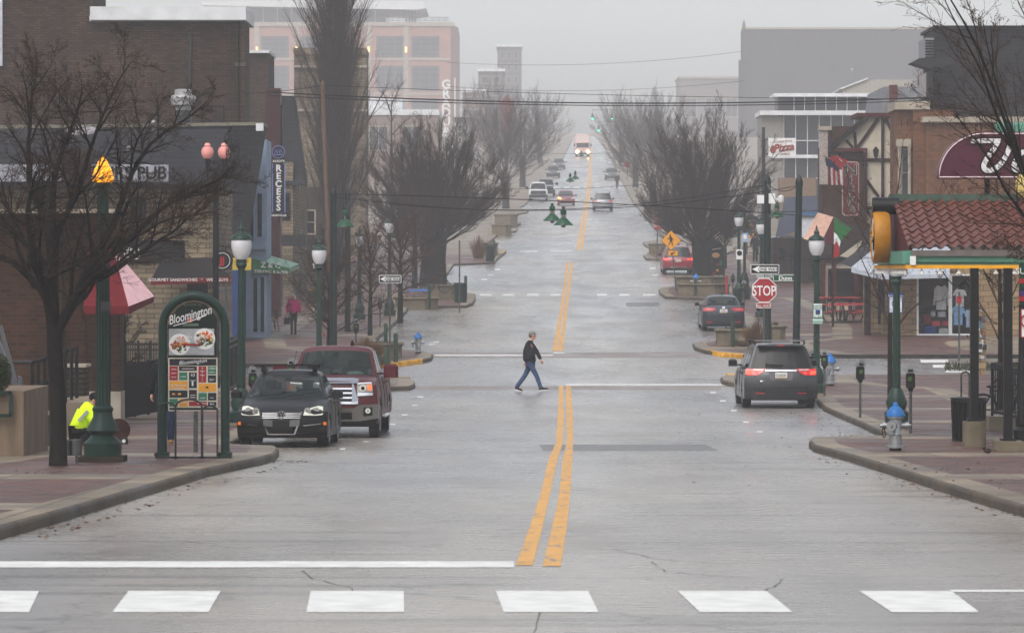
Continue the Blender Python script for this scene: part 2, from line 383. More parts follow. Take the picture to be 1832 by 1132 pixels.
# double yellow centre line, as it wanders
y1 = [(923,1011,30),(945,950,24),(966,887,17),(982,819,16),(995,791,12),(998,740,11),(1000,690,8)]
y2 = [(971,1013,32),(986,950,27),(1000,887,20),(1007,819,17),(1014,791,11),(1013,740,12),(1013,690,8.5)]
y3 = [(988,628,10),(1001,560,5.5),(1013,470,4.5)]
y4 = [(999,628,8.5),(1009,560,5.5),(1021,470,4.5)]
y5 = [(1031,447,4.5),(1043,379,3.5),(1049,345,3),(1054,289,2),(1056,265,1.5)]
y6 = [(1038,447,4.5),(1048.5,379,3.5),(1053.5,345,3),(1057,289,2),(1058.5,265,1.5)]
for l in (y1,y2,y3,y4,y5,y6):
    sheet(mk, [(x, y) for x, y, w in l], [(x+w, y) for x, y, w in l], YELP)
struct(mk.build("road_centre_line", smooth=80))
def rect(mb, x0, x1, ya, yb, m, sk0=0, sk1=0, lift=.004):   # top edge row ya, bottom row yb, sk = x shift of the bottom corners
    sheet(mb, [(x0, ya), (x0+sk0, yb)], [(x1, ya), (x1+sk1, yb)], m, lift)
mk = MB()
for x0, x1, a, b in ((-90,70,-30,-18),(230,395,-29,-22),(556,722,-8,1),(887,1052,14,19),(1212,1371,40,47),(1537,1702,58,50)):
    rect(mk, x0, x1, 1057, 1095, WHITEP, a, b)
rect(mk, -300, 920, 1004, 1015, WHITEP)
rect(mk, 1700, 2100, 1055, 1059, WHITEP)
struct(mk.build("road_crosswalk_paint", smooth=80))
mk = MB()
rect(mk, 1012, 1300, 687, 689.2, WHITEP, 0, 0); rect(mk, 778, 990, 634.4, 636.4, WHITEP); rect(mk, 990, 1010, 630.5, 632, WHITEP)
for x, w in ((858,22),(900,20),(943,20),(985,18),(1068,18),(1108,18),(1150,23)): rect(mk, x, x+w, 526, 529, WHITEP)
for i in range(9): rect(mk, 955+i*18, 965+i*18, 334.5, 336.5, WHITEP)
rect(mk, 930, 962, 449, 450.5, WHITEP); rect(mk, 985, 1025, 448, 449.5, WHITEP)
for x, y in ((1275,702),(1292,717),(1312,734),(1334,755),(1358,772)): rect(mk, x-4, x+6, y-1.2, y+1.2, WHITEP); 
for x, y in ((752,710),(742,725),(724,742),(703,759),(655,790),(613,803),(890,482),(878,492),(866,500),(780,612),(772,616),(1298,578),(1168,480),(1172,492)): rect(mk, x-5, x+5, y-1, y+1, WHITEP)
for i in range(5): rect(mk, 1625+i*22, 1672+i*24, 634.5+i*9, 639.5+i*9, WHITEP)
struct(mk.build("road_white_markings", smooth=80))
# brick bands over the junction, dark patches, seams and grates
BANDM = BR("road_brick_band", c(176,158,150), c(156,140,134), c(130,120,114), .2, .1, True, .55, .01, .3)
mk = MB()
rect(mk, 772, 1262, 630, 640, BANDM, 0, 0, .003) ; rect(mk, 742, 1290, 690.5, 697, BANDM, 0, 0, .003)
struct(mk.build("road_brick_crossing", smooth=80))
PATCH = M("dark_asphalt_patch", (.105,.10,.095), .4, var=.3, sc=3)
DARKS = M("tar_seam", (.022,.021,.02), .5, var=.3, sc=3)
mk = MB()
rect(mk, 965, 1262, 795, 806, PATCH, 6, 24, .0025); rect(mk, 1120, 1180, 541, 548, PATCH, 0, 0, .0025)
rect(mk, 1245, 1275, 580, 583, DARKS, 6, 4, .0035)
def crackline(pts, w=1.3):
    for (xa, ya), (xb, yb) in zip(pts, pts[1:]):
        n = 4; pp = [(xa+(xb-xa)*i/n+R.uniform(-3, 3)*(0 < i < n), ya+(yb-ya)*i/n+R.uniform(-.8, .8)*(0 < i < n)) for i in range(n+1)]
        for (x0, y0), (x1, y1) in zip(pp, pp[1:]):
            a, b = G(x0, y0), G(x1, y1); q = w*a.y/F*R.uniform(.3, 1.0); z = .0038
            t = (b-a); nrm = Vector((-t.y, t.x, 0)).normalized()*q
            vs = [a+nrm, a-nrm, b-nrm, b+nrm]; mk.add([(v.x, v.y, zg(v.y)+z) for v in vs], [(0,1,2,3)], DARKS)
for x0, x1, y, w in ((1160,1370,793,1.6),(1215,1300,679,4),(1000,1110,833,1.3),(700,930,759.5,1.0),(1040,1300,787,1),(1180,1330,882,1),(830,1020,888,1.2),(560,900,872,1),(860,1320,857,.8),(1120,1420,921,1),(1000,1200,960,.8),(400,760,915,1),(1150,1210,603,.8),(900,960,640,.8),(760,900,664,.9),(1000,1250,645,.9),(1050,1100,579,.7),(960,990,580,.7),(1405,1520,762,1.2),(930,1080,765,.9),(690,770,803,1.2)):
    n = max(3, int((x1-x0)/45)); crackline([(x0+(x1-x0)*i/n, y+R.uniform(-.9,.9)) for i in range(n+1)], w*.62)
crackline([(1055,978),(1110,985),(1180,1000),(1300,1008),(1420,1000)]); crackline([(1165,1005),(1190,1022),(1280,1030),(1360,1035)])
crackline([(540,1020),(560,1036),(625,1050),(640,1062)]); crackline([(955,1132),(965,1098),(985,1080),(1010,1068)],1.6); crackline([(1400,1035),(1385,1050),(1350,1062)])
crackline([(300,965),(420,980),(530,975)])
struct(mk.build("road_seams", smooth=80))
# brick panels beside the near left and right kerbs come with the sidewalks; wet grit and leaf litter along the gutters
LEAF = M("dead_leaf", c(124,86,58), .8, var=.4, sc=20)
lm = MB()
def litter(pts, n, spread, h=0):
    for _ in range(n):
        i = R.randrange(len(pts)-1); t = R.random(); (xa, ya), (xb, yb) = pts[i], pts[i+1]
        p = G(xa+(xb-xa)*t, ya+(yb-ya)*t, h); p.x += R.uniform(*spread); p.y += R.uniform(-.3, .3); p.z = zg(p.y)+h+.012
        a = R.random()*6.3; s_ = R.uniform(.015, .045); u = Vector((cos(a), sin(a), R.uniform(-.3,.3)))*s_; w = Vector((-sin(a), cos(a), R.uniform(0,.5)))*s_*.6
        lm.add([p+u, p+w, p-u, p-w], [(0,1,2,3)], LEAF)
litter([(1585,787),(1540,766),(1475,737)], 80, (-1.0, -.03)); litter([(0,966),(120,931),(240,894),(499,822)], 120, (.02, .5)); litter([(672,612),(700,588),(727,561)], 90, (.05,.8))
litter([(1832,925),(1650,868),(1455,808)], 90, (-.4,-.02)); litter([(1500,820),(1800,880)], 60, (0,2), K); litter([(200,850),(420,820)], 30, (-2,0), K); litter([(1130,880),(1180,760),(1220,720)], 30, (-1,4))
litter([(497,826),(530,826)], 40, (-.1,.5))
o = lm.build("leaf_litter"); o['kind'] = 'stuff'
# painted yellow kerb noses of the ramps
def kerb_block(name, label, px, depth, m, h=.15):
    a = [G(x, y) for x, y in px]; mbk = MB()
    front = a; back = [Vector((p.x, p.y+depth, zg(p.y+depth))) for p in a]
    n = len(a); v = []
    for p in front: v += [(p.x, p.y, p.z-.05), (p.x, p.y+.02, p.z+h-.03), (p.x, p.y+.06, p.z+h)]
    for p in back: v += [(p.x, p.y, p.z+h), (p.x, p.y, p.z-.05)]
    f = []
    for i in range(n-1):
        f += [(i*3, (i+1)*3, (i+1)*3+1, i*3+1), (i*3+1, (i+1)*3+1, (i+1)*3+2, i*3+2)]
        b0 = n*3+i*2; b1 = b0+2
        f += [(i*3+2, (i+1)*3+2, b1, b0), (b0, b1, b1+1, b0+1)]
    for i, s_ in ((0, 1), (n-1, -1)):
        q = (i*3, i*3+1, i*3+2, n*3+i*2, n*3+i*2+1); f.append(q if s_ < 0 else q[::-1])
    mbk.add(v, f, m); return tag(mbk.build(name), label, "kerb")
YK = M("worn_yellow_kerb_paint", c(206,150,40), .6, var=.45, sc=5)
kerb_block("yellow_kerb", "yellow painted kerb ramp edge beside the grass tuft and green bollards", [(640,658),(700,657),(756,650)], .45, YK)
kerb_block("yellow_kerb", "yellow painted kerb edge in front of the round stone on the right corner", [(1262,632),(1290,638),(1330,641)], .35, YK)
kerb_block("yellow_kerb", "short yellow kerb end peeking out left of the grey minivan", [(1300,677),(1325,678)], .4, YK)
kerb_block("yellow_kerb", "yellow kerb edge behind the second green litter bin, far left", [(884,458.5),(905,453.5)], .9, YK)
kerb_block("yellow_kerb", "thin yellow edged kerb strip behind the left corner bollards", [(688,684),(733,684.5)], .5, M("pale_kerb_paint", c(150,130,84), .6, var=.3))
# ================================================================ BUILDINGS
def px_box(mb, x0, x1, ya, yb, d, dep, m):
    zb = zg(d)-1 if yb is None else PZ(yb, d)
    mb.box(PX(x0, d), PX(x1, d), d, d+dep, zb, PZ(ya, d), m)
def bthing(name, label, x, d, cat="building"):
    return thing(name, label, cat, (PX(x, d), d, zg(d)))
def win(b, x0, ya, x1, yb, d, nx=2, ny=1, fm=None, gm=None, fw=.08, name='window', proud=.05):
    fm = fm or WHITE; gm = gm or DKGLASS
    X0, X1, Z0, Z1 = PX(x0, d), PX(x1, d), PZ(yb, d), PZ(ya, d)
    f = MB(); y0 = d-proud
    f.box(X0, X0+fw, y0, d+.002, Z0, Z1, fm); f.box(X1-fw, X1, y0, d+.002, Z0, Z1, fm)
    f.box(X0+fw, X1-fw, y0, d+.002, Z0, Z0+fw, fm); f.box(X0+fw, X1-fw, y0, d+.002, Z1-fw, Z1, fm)
    for i in range(1, nx):
        x = X0+(X1-X0)*i/nx; f.box(x-fw*.3, x+fw*.3, y0+.01, d+.002, Z0+fw, Z1-fw, fm)
    for i in range(1, ny):
        z = Z0+(Z1-Z0)*i/ny; f.box(X0+fw, X1-fw, y0+.014, d+.002, z-fw*.25, z+fw*.25, fm)
    o = f.build(name, b, True); g = MB(); g.box(X0+fw*.6, X1-fw*.6, y0+.03, d+.001, Z0+fw*.6, Z1-fw*.6, gm); g.build('pane', o, True)
    return o
def sidewin(b, X, d0, d1, z0, z1, side, gm=None):            # window on a street face, facing +X (side=1) or -X
    f = MB(); f.box(min(X, X+side*.05), max(X, X+side*.05), d0, d1, z0, z1, M("window_trim", c(150,146,138), .6))
    o = f.build('window', b, True); g = MB(); g.box(min(X, X+side*.06), max(X, X+side*.06), d0+.1, d1-.1, z0+.1, z1-.1, gm or DKGLASS); g.build('pane', o, True)
COPING = M("pale_stone_coping", c(176,166,150), .8, var=.2, sc=2)
WCAP = M("white_metal_parapet", c(205,206,208), .5, var=.12, sc=1.5)
# --- near left brown brick bar
d = 86; b = bthing("brick_building", "brown brick corner building with slim piers and a red awning, nearest on the left", 100, d)
m = MB(); px_box(m, -300, 154, 380, None, d, 4, BRICKB); m.build('wall', b, True)
m = MB(); px_box(m, -300, 215, 374, 381, d-.6, 1.2, COPING); px_box(m, -300, 160, 374, 381, d+.6, 3.5, COPING); m.build('cornice', b, True)
for x0, x1 in ((155,173),(199,215)):
    m = MB(); px_box(m, x0, x1, 381, 700, d-.5, .8, BRICKB); px_box(m, x0-1, x1+1, 700, None, d-.56, .92, COPING); m.build('pier', b, True)
m = MB(); px_box(m, 173, 199, 420, 560, d, .9, BRICKB); px_box(m, 173, 214, 381, 420, d, 1, BRICKB); px_box(m, 154, 173, 381, None, d+.3, 3.6, BRICKB); m.build('wall', b, True)
m = MB(); px_box(m, 173, 199, 560, None, d+.3, .1, BLACK); px_box(m, 176, 184, 570, 735, d+.24, .06, DKGLASS); m.build('door', b, True)
m = MB(); m.box(PX(112,d), PX(115,d), d-.08, d, zg(d), PZ(400,d), BLACK); m.build('downpipe', b, True)
# red awning over its door
AWR = M("red_awning_canvas", c(134,30,40), .7, var=.15); AWP = M("painted_lit_pink_canvas", c(228,176,178), .4, var=.12)  # pale pink is the same red canvas with the light on it painted in
t = thing("door_awning", "red canvas door awning with its side painted lit pink, behind the orange-lit lamp post", "awning", P(190,500,85))
m = MB()
def quadpx(mb, pts, mat, thick=.02):
    v = [P(*p) for p in pts]; n = len(v); v2 = [q+Vector((0, thick, 0)) for q in v]
    mb.add(v+v2, [tuple(range(n)), tuple(range(2*n-1, n-1, -1))]+[(i, i+n, (i+1) % n+n, (i+1) % n) for i in range(n)], mat)
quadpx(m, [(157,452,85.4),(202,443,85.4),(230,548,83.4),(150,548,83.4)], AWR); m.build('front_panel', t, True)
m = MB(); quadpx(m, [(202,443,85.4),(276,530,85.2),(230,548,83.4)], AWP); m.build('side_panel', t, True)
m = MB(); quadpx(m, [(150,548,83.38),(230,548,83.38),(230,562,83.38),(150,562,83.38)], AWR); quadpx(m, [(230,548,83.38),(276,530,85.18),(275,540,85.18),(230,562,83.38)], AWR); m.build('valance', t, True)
# --- stone pub with shingled mansard
d = 125; b = bthing("stone_pub", "two storey limestone pub with dark shingled mansard and white name boards", 280, d)
m = MB(); px_box(m, -250, 384, 338, None, d, 8, STONE); m.build('wall', b, True)
m = MB(); px_box(m, 372, 388, 345, None, d-.12, .7, STONE); m.build('pier', b, True)
m = MB(); x0, x1 = PX(-250,d), PX(388,d); zt, zb = PZ(231,d+6), PZ(330,d)
m.prism([(d-.7, zb), (d+6, zt), (d+8, zt), (d+8, zb)], x0, x1, SHING, 'x'); m.build('roof', b, True)
m = MB(); px_box(m, -250, 388, 329, 338, d-.8, 8.5, M("dark_fascia", c(44,44,48), .6)); m.build('fascia', b, True)
m = MB(); px_box(m, -30, 301, 294, 325, d-.62, .1, M("sign_board_white", c(168,170,180), .6, var=.2)); m.text("THE", .36, BLK_T, P(92,318,d-.64), .01, bold=.006); m.text("UPSTAIRS PUB", .56, BLK_T, P(298,320,d-.64), .012, bold=.012, align='RIGHT', sx=.95); m.build('name_board', b, True)
win(b, 232, 352, 262, 398, d, 1, 1, M("dark_frame", c(52,50,50)), DKGLASS); win(b, 60, 352, 100, 398, d, 1, 1, M("dark_frame", c(52,50,50)), DKGLASS)
win(b, 335, 505, 378, 560, d, 2, 1, M("dark_frame", c(52,50,50)), DKGLASS)
for k in range(2): sidewin(b, PX(384, d), d+1.2+k*3.4, d+3.8+k*3.4, zg(d)+.9, zg(d)+3, 1)
m = MB(); px_box(m, 110, 162, 266, 331, d-.85, 1.4, M("brown_chimney", c(84,62,54), .8)); m.build('chimney', b, True)
m = MB(); px_box(m, 200, 330, 430, 470, d-.1, .1, BLACK); m.text("N'S", .5, WHITE, P(230,463,d-.13), .01, bold=.015); m.build('name_board', b, True)
for x, y in ((275,236),(231,282)):
    m = MB(); m.tube([P(x,y,d+2), P(x,y-14,d+2)], .05, STEEL); m.ball(P(x,y-16,d+2), .09, .09, .1, SILVER); m.build('roof_vent', b, True)
# exhaust fan and dome on its roof
t = thing("exhaust_fan", "tall grey mushroom-capped kitchen exhaust fan on the dark roof", "exhaust fan", P(328,220,134))
m = MB(); m.lathe([(.3,-.0),(.3,.4),(.33,.42)], M("fan_base_metal", c(92,94,96), .5, .4), 12); m.build('base', t)
m = MB(); m.lathe([(.26,.4),(.28,.55),(.42,.6),(.45,.85),(.40,.93),(.3,.95),(.3,1.12),(.2,1.15)], M("fan_cap_metal", c(176,176,176), .5, .3), 14); m.build('cap', t)
t = tag(MB().ball((0,0,0), .75, .75, .35, M("skylight_dome", c(170,165,168), .4), 14, 8).build("roof_dome", loc=P(148,244,131)), "low pale domed skylight behind the bare tree on the pub roof", "skylight")
# sandwich shop awning + round sign
t = thing("shop_awning", "black shop awning with red lettered valance on the stone pub", "awning", P(340,480,124))
m = MB(); quadpx(m, [(290,463,124.9),(380,460,124.9),(412,495,122.6),(270,500,122.6)], M("black_canvas", c(52,50,52), .55, var=.2)); m.build('canopy', t, True)
m = MB(); quadpx(m, [(270,500,122.58),(412,495,122.58),(411,504,122.58),(270,510,122.58)], AWR)
m.text("GOURMET SANDWICHES   *   WISE GUYS", .135, WHITE, P(408,503,122.53), .004, align='RIGHT'); m.build('valance', t, True)
t = thing("round_sign", "round black drum sign with red initials hung from the stone pub corner", "sign", P(398,466,123))
m = MB(); m.lathe([(.3,-.1),(.33,-.1),(.33,.1),(.3,.1)], BLACK, 20, ax='y'); m.build('drum', t)
m = MB(); m.lathe([(.235,-.112),(.25,-.112),(.25,-.1),(.235,-.1)], WHITE, 20, ax='y', ring=True); m.text("JJ", .3, RED, (0,-.11,-.1), .005, bold=.01); m.build('emblem', t)
m = MB(); m.bar((-.1,0,.45), (.7,0,.4), .05, .05, BLACK); m.tube([(.1,0,.3),(.1,0,.45)], .02, BLACK); m.build('bracket', t)
# --- dark shingled sloping building with pale blue shopfront
d = 149; b = bthing("shingled_building", "dark shingled building with slanting end wall and pale blue shopfront", 430, d)
m = MB(); z0 = zg(d)
m.prism([(PX(-200,d), z0-1), (PX(-200,d), PZ(233,d)), (PX(470,d), PZ(224,d)), (PX(441,d), PZ(400,d)), (PX(432,d), PZ(470,d)), (PX(415,d), z0-1)], d, d+2.5, SHING, 'y'); m.build('wall', b, True)
m = MB(); m.prism([(PX(-200,d), PZ(233,d)), (PX(-200,d), PZ(227,d)), (PX(472,d), PZ(219,d)), (PX(472,d), PZ(224.5,d))], d-.15, d+2.5, M("weathered_parapet", c(150,146,130), .8), 'y'); px_box(m, 458, 471, 221, 234, d-.25, .3, WCAP); m.build('parapet', b, True)
LB = M("pale_blue_siding", c(140,160,184), .6, var=.12, sc=2)
m = MB(); d2 = 152.5; px_box(m, 440, 477, 250, None, d2, 3, LB); m.build('shopfront', b, True)
for x0, x1, ya, yb in ((446,455,330,440),(459,470,345,425),(452,462,495,595),(465,474,495,595)): win(b, x0, ya, x1, yb, d2, 1, 1, LB, DKGLASS, .03)
m = MB(); px_box(m, 436, 476, 432, 446, d2-.3, .28, LB); m.build('fascia', b, True)
m = MB(); px_box(m, 416, 434, 482, None, d-.1, .1, M("strong_blue_door_paint", c(38,74,140), .5)); m.build('door', b, True)
m = MB(); px_box(m, 390, 405, 410, 440, d-.12, .12, BLACK); px_box(m, 388, 404, 368, 385, d-.12, .12, BLACK); m.build('wall_vent', b, True)
t = tag(MB().box(-.35,.35,-.04,.04,-.22,.22, M("yellow_sign", c(206,178,70), .6)).text("OPEN LATE", .1, BLK_T, (0,-.05,.04), .004).text("FOOD", .12, BLK_T, (0,-.05,-.14), .004).build("shop_sign", loc=P(432,472,140.6)), "small yellow shop sign beside the near acorn lamp, above the blue door", "sign")
t = thing("sushi_awning", "green canvas shop awning lettered with teriyaki and sushi", "awning", P(480,480,156))
GA = M("green_awning_canvas", c(46,150,86), .5, var=.15); GA2 = M("painted_lit_green_canvas", c(112,176,138), .35, var=.15)  # paler green repeats the side canvas, sky light on it put into the colour
da = 152.3; m = MB(); pa = [(452,462,da),(517,480,da),(517,488,da),(452,491,da)]
quadpx(m, pa, GA); m.text("Z & C", .30, WHITE, P(484,479,da-.03), .006, bold=.008, rot=.05); m.text("TERIYAKI & SUSHI", .165, WHITE, P(484.5,488.5,da-.03), .005, bold=.004, rot=.03); m.build('side_panel', t, True)
m = MB(); quadpx(m, [(452,448,da+3.4),(452,462,da),(517,479.5,da),(536,472,da+3.4)], GA2, .01); m.build('top_panel', t, True)
m = MB(); quadpx(m, [(517,479.5,da),(536,472,da+3.4),(535.5,480,da+3.4),(517,488,da)], GA2, .01); m.build('valance', t, True)
# --- big dark brown brick block
d = 154; b = bthing("brick_block", "huge windowless dark brown brick block with white parapet", 300, d)
m = MB(); px_box(m, -300, 161, -60, None, d, 6, BRICKD); px_box(m, 161, 434, 36, None, d, 4, BRICKD); m.build('wall', b, True)
m = MB(); px_box(m, 161, 440, 12, 36, d-.5, 5, WCAP); px_box(m, 160, 441, 28, 38, d-.3, .25, WCAP); m.build('parapet', b, True)
for x0, x1 in ((421,426),(430,438)):
    m = MB(); px_box(m, x0, x1, 38, None, d-.25, .25, BRICKD); px_box(m, x0-.6, x1+.6, 112, 118, d-.32, .3, M("stone_band", c(126,114,106))); m.build('pier', b, True)
m = MB(); px_box(m, 438, 480, 94, None, d+45, 5, BRICKD); px_box(m, 437, 482, 90, 95, d+44.7, 5.5, WCAP); m.build('annex', b, True)
m = MB(); m.tube([P(340,60,d-.12), P(340,215,d-.12)], .06, M("grey_conduit", c(88,84,82), .6), 6); m.build('downpipe', b, True); m = MB(); m.tube([P(362,222,d-.12), P(362,190,d-.12), P(400,190,d-.12), P(400,222,d-.12)], .04, BLACK, 5); m.build('roof_hoop', b, True); m = MB(); px_box(m, 96, 112, 170, 186, d-.15, .15, M("grey_conduit", c(1,1,1))); m.build('wall_vent', b, True)
m = MB(); px_box(m, -20, 4, -60, 118, d-.2, .2, M("white_panel", c(190,190,196))); m.build('panel', b, True)
# dark red sign fin, RECESS blade
b = thing("sign_fin", "tall dark red vertical wall fin rising behind the nightclub blade sign", "wall fin", (PX(489,172),172,zg(172)))
m = MB(); px_box(m, 475, 501, 158, None, 172, 1.2, M("maroon_cladding", c(98,42,44), .55, var=.12, sc=1)); m.build('fin', b, True)
m = MB(); m.box(PX(501,172), PX(504.5,172), 172.1, 173.2, PZ(300,172), PZ(188,172), BLACK); m.build('side_panel', b, True)
b = thing("blade_sign", "tall dark purple vertical nightclub blade sign reading RECESS", "sign", P(498,388,170))
PUR = M("dark_purple_sign", c(46,42,74), .5, var=.1)
ds_ = 170; m = MB(); px_box(m, 488, 509, 293, 380, ds_, .25, PUR); px_box(m, 487, 488.2, 293, 380, ds_-.02, .26, M("pale_blue_trim", c(130,140,200), .5)); px_box(m, 508.8, 510, 293, 380, ds_-.02, .26, M("pale_blue_trim", c(1,1,1))); m.build('board', b, True)
m = MB(); 
for i, ch in enumerate("RECESS"): m.text(ch, .40, WHITE, P(498.3, 306.5+i*14, ds_-.03), .012, bold=.014)
m.build('lettering', b, True)
m = MB(); px_box(m, 488, 509, 284, 291, ds_, .2, BLACK); m.text("KILROY'S", .125, WHITE, P(498.5,290,ds_-.03), .005, bold=.004); m.build('name_panel', b, True)
m = MB(); px_box(m, 488, 510, 381.5, 388.5, ds_, .2, BLACK); m.text("NIGHTCLUB", .115, WHITE, P(499,387,ds_-.03), .005, bold=.004); m.build('name_panel', b, True)
m = MB(); pc = P(498,272,ds_); m.lathe([(.25,-.05),(.30,-.05),(.30,.2),(.25,.2)], PUR, 18, at=pc, ax='y'); m.lathe([(.26,-.06),(.285,-.06),(.285,-.05),(.26,-.05)], M("pale_blue_trim", c(1,1,1)), 18, at=pc, ax='y', ring=True); 
for sx in (-.1, .02, .12): m.tube([pc+Vector((sx-.06,-.08,-.05)), pc+Vector((sx,-.08,.1)), pc+Vector((sx+.05,-.08,-.05))], .014, M("pale_blue_trim", c(1,1,1)), 5)
m.box(pc.x-.2, pc.x+.2, pc.y-.08, pc.y-.06, pc.z-.13, pc.z-.10, M("pale_blue_trim", c(1,1,1))); m.build('emblem', b, True)
m = MB(); m.bar(P(480,300,ds_+.1), P(489,300,ds_+.1), .06, .06, BLACK); m.bar(P(480,370,ds_+.1), P(489,370,ds_+.1), .06, .06, BLACK); m.build('bracket', b, True)
# --- row beyond: stone fronted, dark roofed
d = 196; b = bthing("roofed_building", "stone front building with steep grey roof behind the blade sign", 525, d)
m = MB(); px_box(m, 470, 524, 290, None, d, 14, STONE); m.build('wall', b, True)
m = MB(); v = [P(500,330,d-.3), P(545,330,d-.3), P(524,172,d+7), P(500,172,d+7)]; m.add(v+[q+Vector((0,3,0)) for q in v], [(0,1,2,3),(7,6,5,4),(1,5,6,2),(0,3,7,4),(2,6,7,3),(0,4,5,1)], SHING); m.build('roof', b, True)
m = MB(); px_box(m, 486, 543, 420, 440, d-4, 2.5, M("dark_grey_canvas", c(70,68,70), .7)); m.build('canopy', b, True)
win(b, 505, 345, 520, 395, d, 1, 2, M("dark_frame", c(52,50,50)))
d = 228; b = bthing("dim_shopfront", "dim brown shop row behind the columnar tree trunk", 560, d)
m = MB(); px_box(m, 500, 600, 335, None, d, 20, M("brown_render", c(92,80,70), .8, var=.2, sc=.5)); m.build('wall', b, True)
win(b, 545, 375, 565, 420, d, 1, 2, COPING); win(b, 520, 440, 545, 475, d); win(b, 560, 440, 590, 480, d)
m = MB(); m.box(PX(500,d), PX(602,d), d-.4, d, PZ(438,d), PZ(428,d), BLACK); m.build('fascia', b, True)
d = 262; b = bthing("stone_gable", "tall beige stone tower block with stepped corners behind the columnar tree", 590, d)
m = MB(); px_box(m, 526, 654, 96, None, d, 5.3, STONE); px_box(m, 525, 562, 86, 97, d-.2, 5, STONE); px_box(m, 615, 655, 86, 97, d-.2, 5, STONE); m.build('wall', b, True)
m = MB(); 
for y in (117, 195): px_box(m, 524, 656, y, y+4, d-.3, .3, COPING)
m.build('string_course', b, True)
win(b, 575, 130, 605, 185, d, 2, 2); win(b, 575, 215, 605, 290, d, 2, 2)
# --- hotel
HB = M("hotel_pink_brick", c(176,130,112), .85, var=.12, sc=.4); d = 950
b = bthing("hotel", "large hazy pink brick hotel with glazed penthouse and flat oversailing roof", 640, d)
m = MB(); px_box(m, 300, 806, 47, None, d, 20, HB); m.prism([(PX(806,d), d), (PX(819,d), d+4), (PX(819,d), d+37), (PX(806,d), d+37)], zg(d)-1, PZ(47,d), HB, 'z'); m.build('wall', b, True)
m = MB(); px_box(m, 300, 812, 40, 47, d-.4, 20, COPING); px_box(m, 300, 806, 104, 108, d-.25, .25, COPING); px_box(m, 300, 806, 166, 170, d-.25, .25, COPING); m.build('string_course', b, True)
for x in (460, 531, 660, 727): 
    m = MB(); px_box(m, x-5, x+4, 47, 185, d-.22, .2, COPING); m.build('pilaster', b, True)
    m = MB(); px_box(m, x-2, x+1, 84, 94, d-.6, .35, M("warm_wall_lamp", c(255,190,110), .5, emit=2.0)); m.build('wall_lamp', b, True)
for x0, x1 in ((467,517),(538,590),(673,723),(736,786)):
    for ya, yb in ((65,105),(118,165),(176,222)): win(b, x0, ya, x1, yb-2, d, 3, 4, M("hotel_dark_frame", c(120,116,118)), MIDGLASS, .55)
m = MB(); px_box(m, 440, 690, 8, 40, d+8, 30, MIDGLASS); 
for x in range(445, 690, 25): px_box(m, x, x+2.5, 8, 40, d+7.9, .1, COPING)
m.build('penthouse', b, True)
m = MB(); v = [(PX(360,d), PZ(2,d)), (PX(755,d), PZ(2,d)), (PX(762,d), PZ(14,d)), (PX(745,d), PZ(17,d)), (PX(360,d), PZ(9,d))]; m.prism(v, d+2, d+35, WCAP, 'y'); m.build('roof', b, True)
m = MB()
for x in (727, 733, 738, 743): m.tube([P(x,16,d+5), P(x,40,d+5)], .28, STEEL, 6)
for y in (31, 34, 37): px_box(m, 665, 803, y, y+1, d+.5, .1, STEEL)
for x in range(665, 806, 12): px_box(m, x, x+.8, 30, 40, d+.5, .1, STEEL)
m.build('terrace_railing', b, True)
m = MB()
for i, ch in enumerate("GRADUATE"): m.text(ch, 3.0, WHITE, P(798, 158.5+i*16.5, d-1.0), .06, bold=.09)
m.box(PX(813,d), PX(815,d), d-1, d-.8, PZ(290,d), PZ(140,d), WHITE); m.build('lettering', b, True)
# --- pink low building with white roof edges, more shops up the hill
d = 480; b = bthing("pale_lowrise", "low pale pink building with snow-white parapet behind the left vase tree", 720, d)
m = MB(); px_box(m, 560, 784, 205, None, d, 25, M("pale_pink_render", c(156,138,128), .85)); m.build('wall', b, True)
m = MB(); px_box(m, 640, 720, 176, 206, d+3, 16, WCAP); px_box(m, 560, 786, 196, 206, d-.2, 26, WCAP); m.build('parapet', b, True)
for x in (600, 660, 720): win(b, x, 225, x+35, 270, d, 2, 1, COPING, MIDGLASS, .15)
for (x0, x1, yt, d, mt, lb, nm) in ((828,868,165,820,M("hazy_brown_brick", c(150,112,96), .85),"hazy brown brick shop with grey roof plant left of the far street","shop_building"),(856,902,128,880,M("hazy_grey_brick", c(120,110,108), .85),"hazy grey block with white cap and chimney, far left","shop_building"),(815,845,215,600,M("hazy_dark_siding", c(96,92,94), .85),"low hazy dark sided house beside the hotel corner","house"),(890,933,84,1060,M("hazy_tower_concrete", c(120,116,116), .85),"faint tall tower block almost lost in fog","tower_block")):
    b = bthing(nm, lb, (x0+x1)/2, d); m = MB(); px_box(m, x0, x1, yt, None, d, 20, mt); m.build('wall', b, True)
    m = MB(); px_box(m, x0-2, x1+2, yt-5, yt, d-.4, 21, WCAP if nm != "house" else SHING); m.build('parapet', b, True)
    n = 3 if nm == "tower_block" else 2
    for i in range(n):
        for j in range(n): win(b, x0+4+(x1-x0-6)*i/n, yt+8+j*22, x0+2+(x1-x0-6)*(i+1)/n-2, yt+22+j*22, d, 1, 1, COPING, MIDGLASS, .15)
b = thing("gable_sign", "faint red arrow-topped vertical sign over the far left pavement", "sign", P(905,240,520)); m = MB()
m.prism([(PX(895,520), PZ(240,520)), (PX(895,520), PZ(184,520)), (PX(906,520), PZ(170,520)), (PX(918,520), PZ(184,520)), (PX(918,520), PZ(240,520))], 520, 520.4, RED, 'y'); m.build('board', b, True)
m = MB(); m.tube([P(906,240,520.2), P(906,330,520.2)], .2, STEEL, 6); m.build('post', b, True)
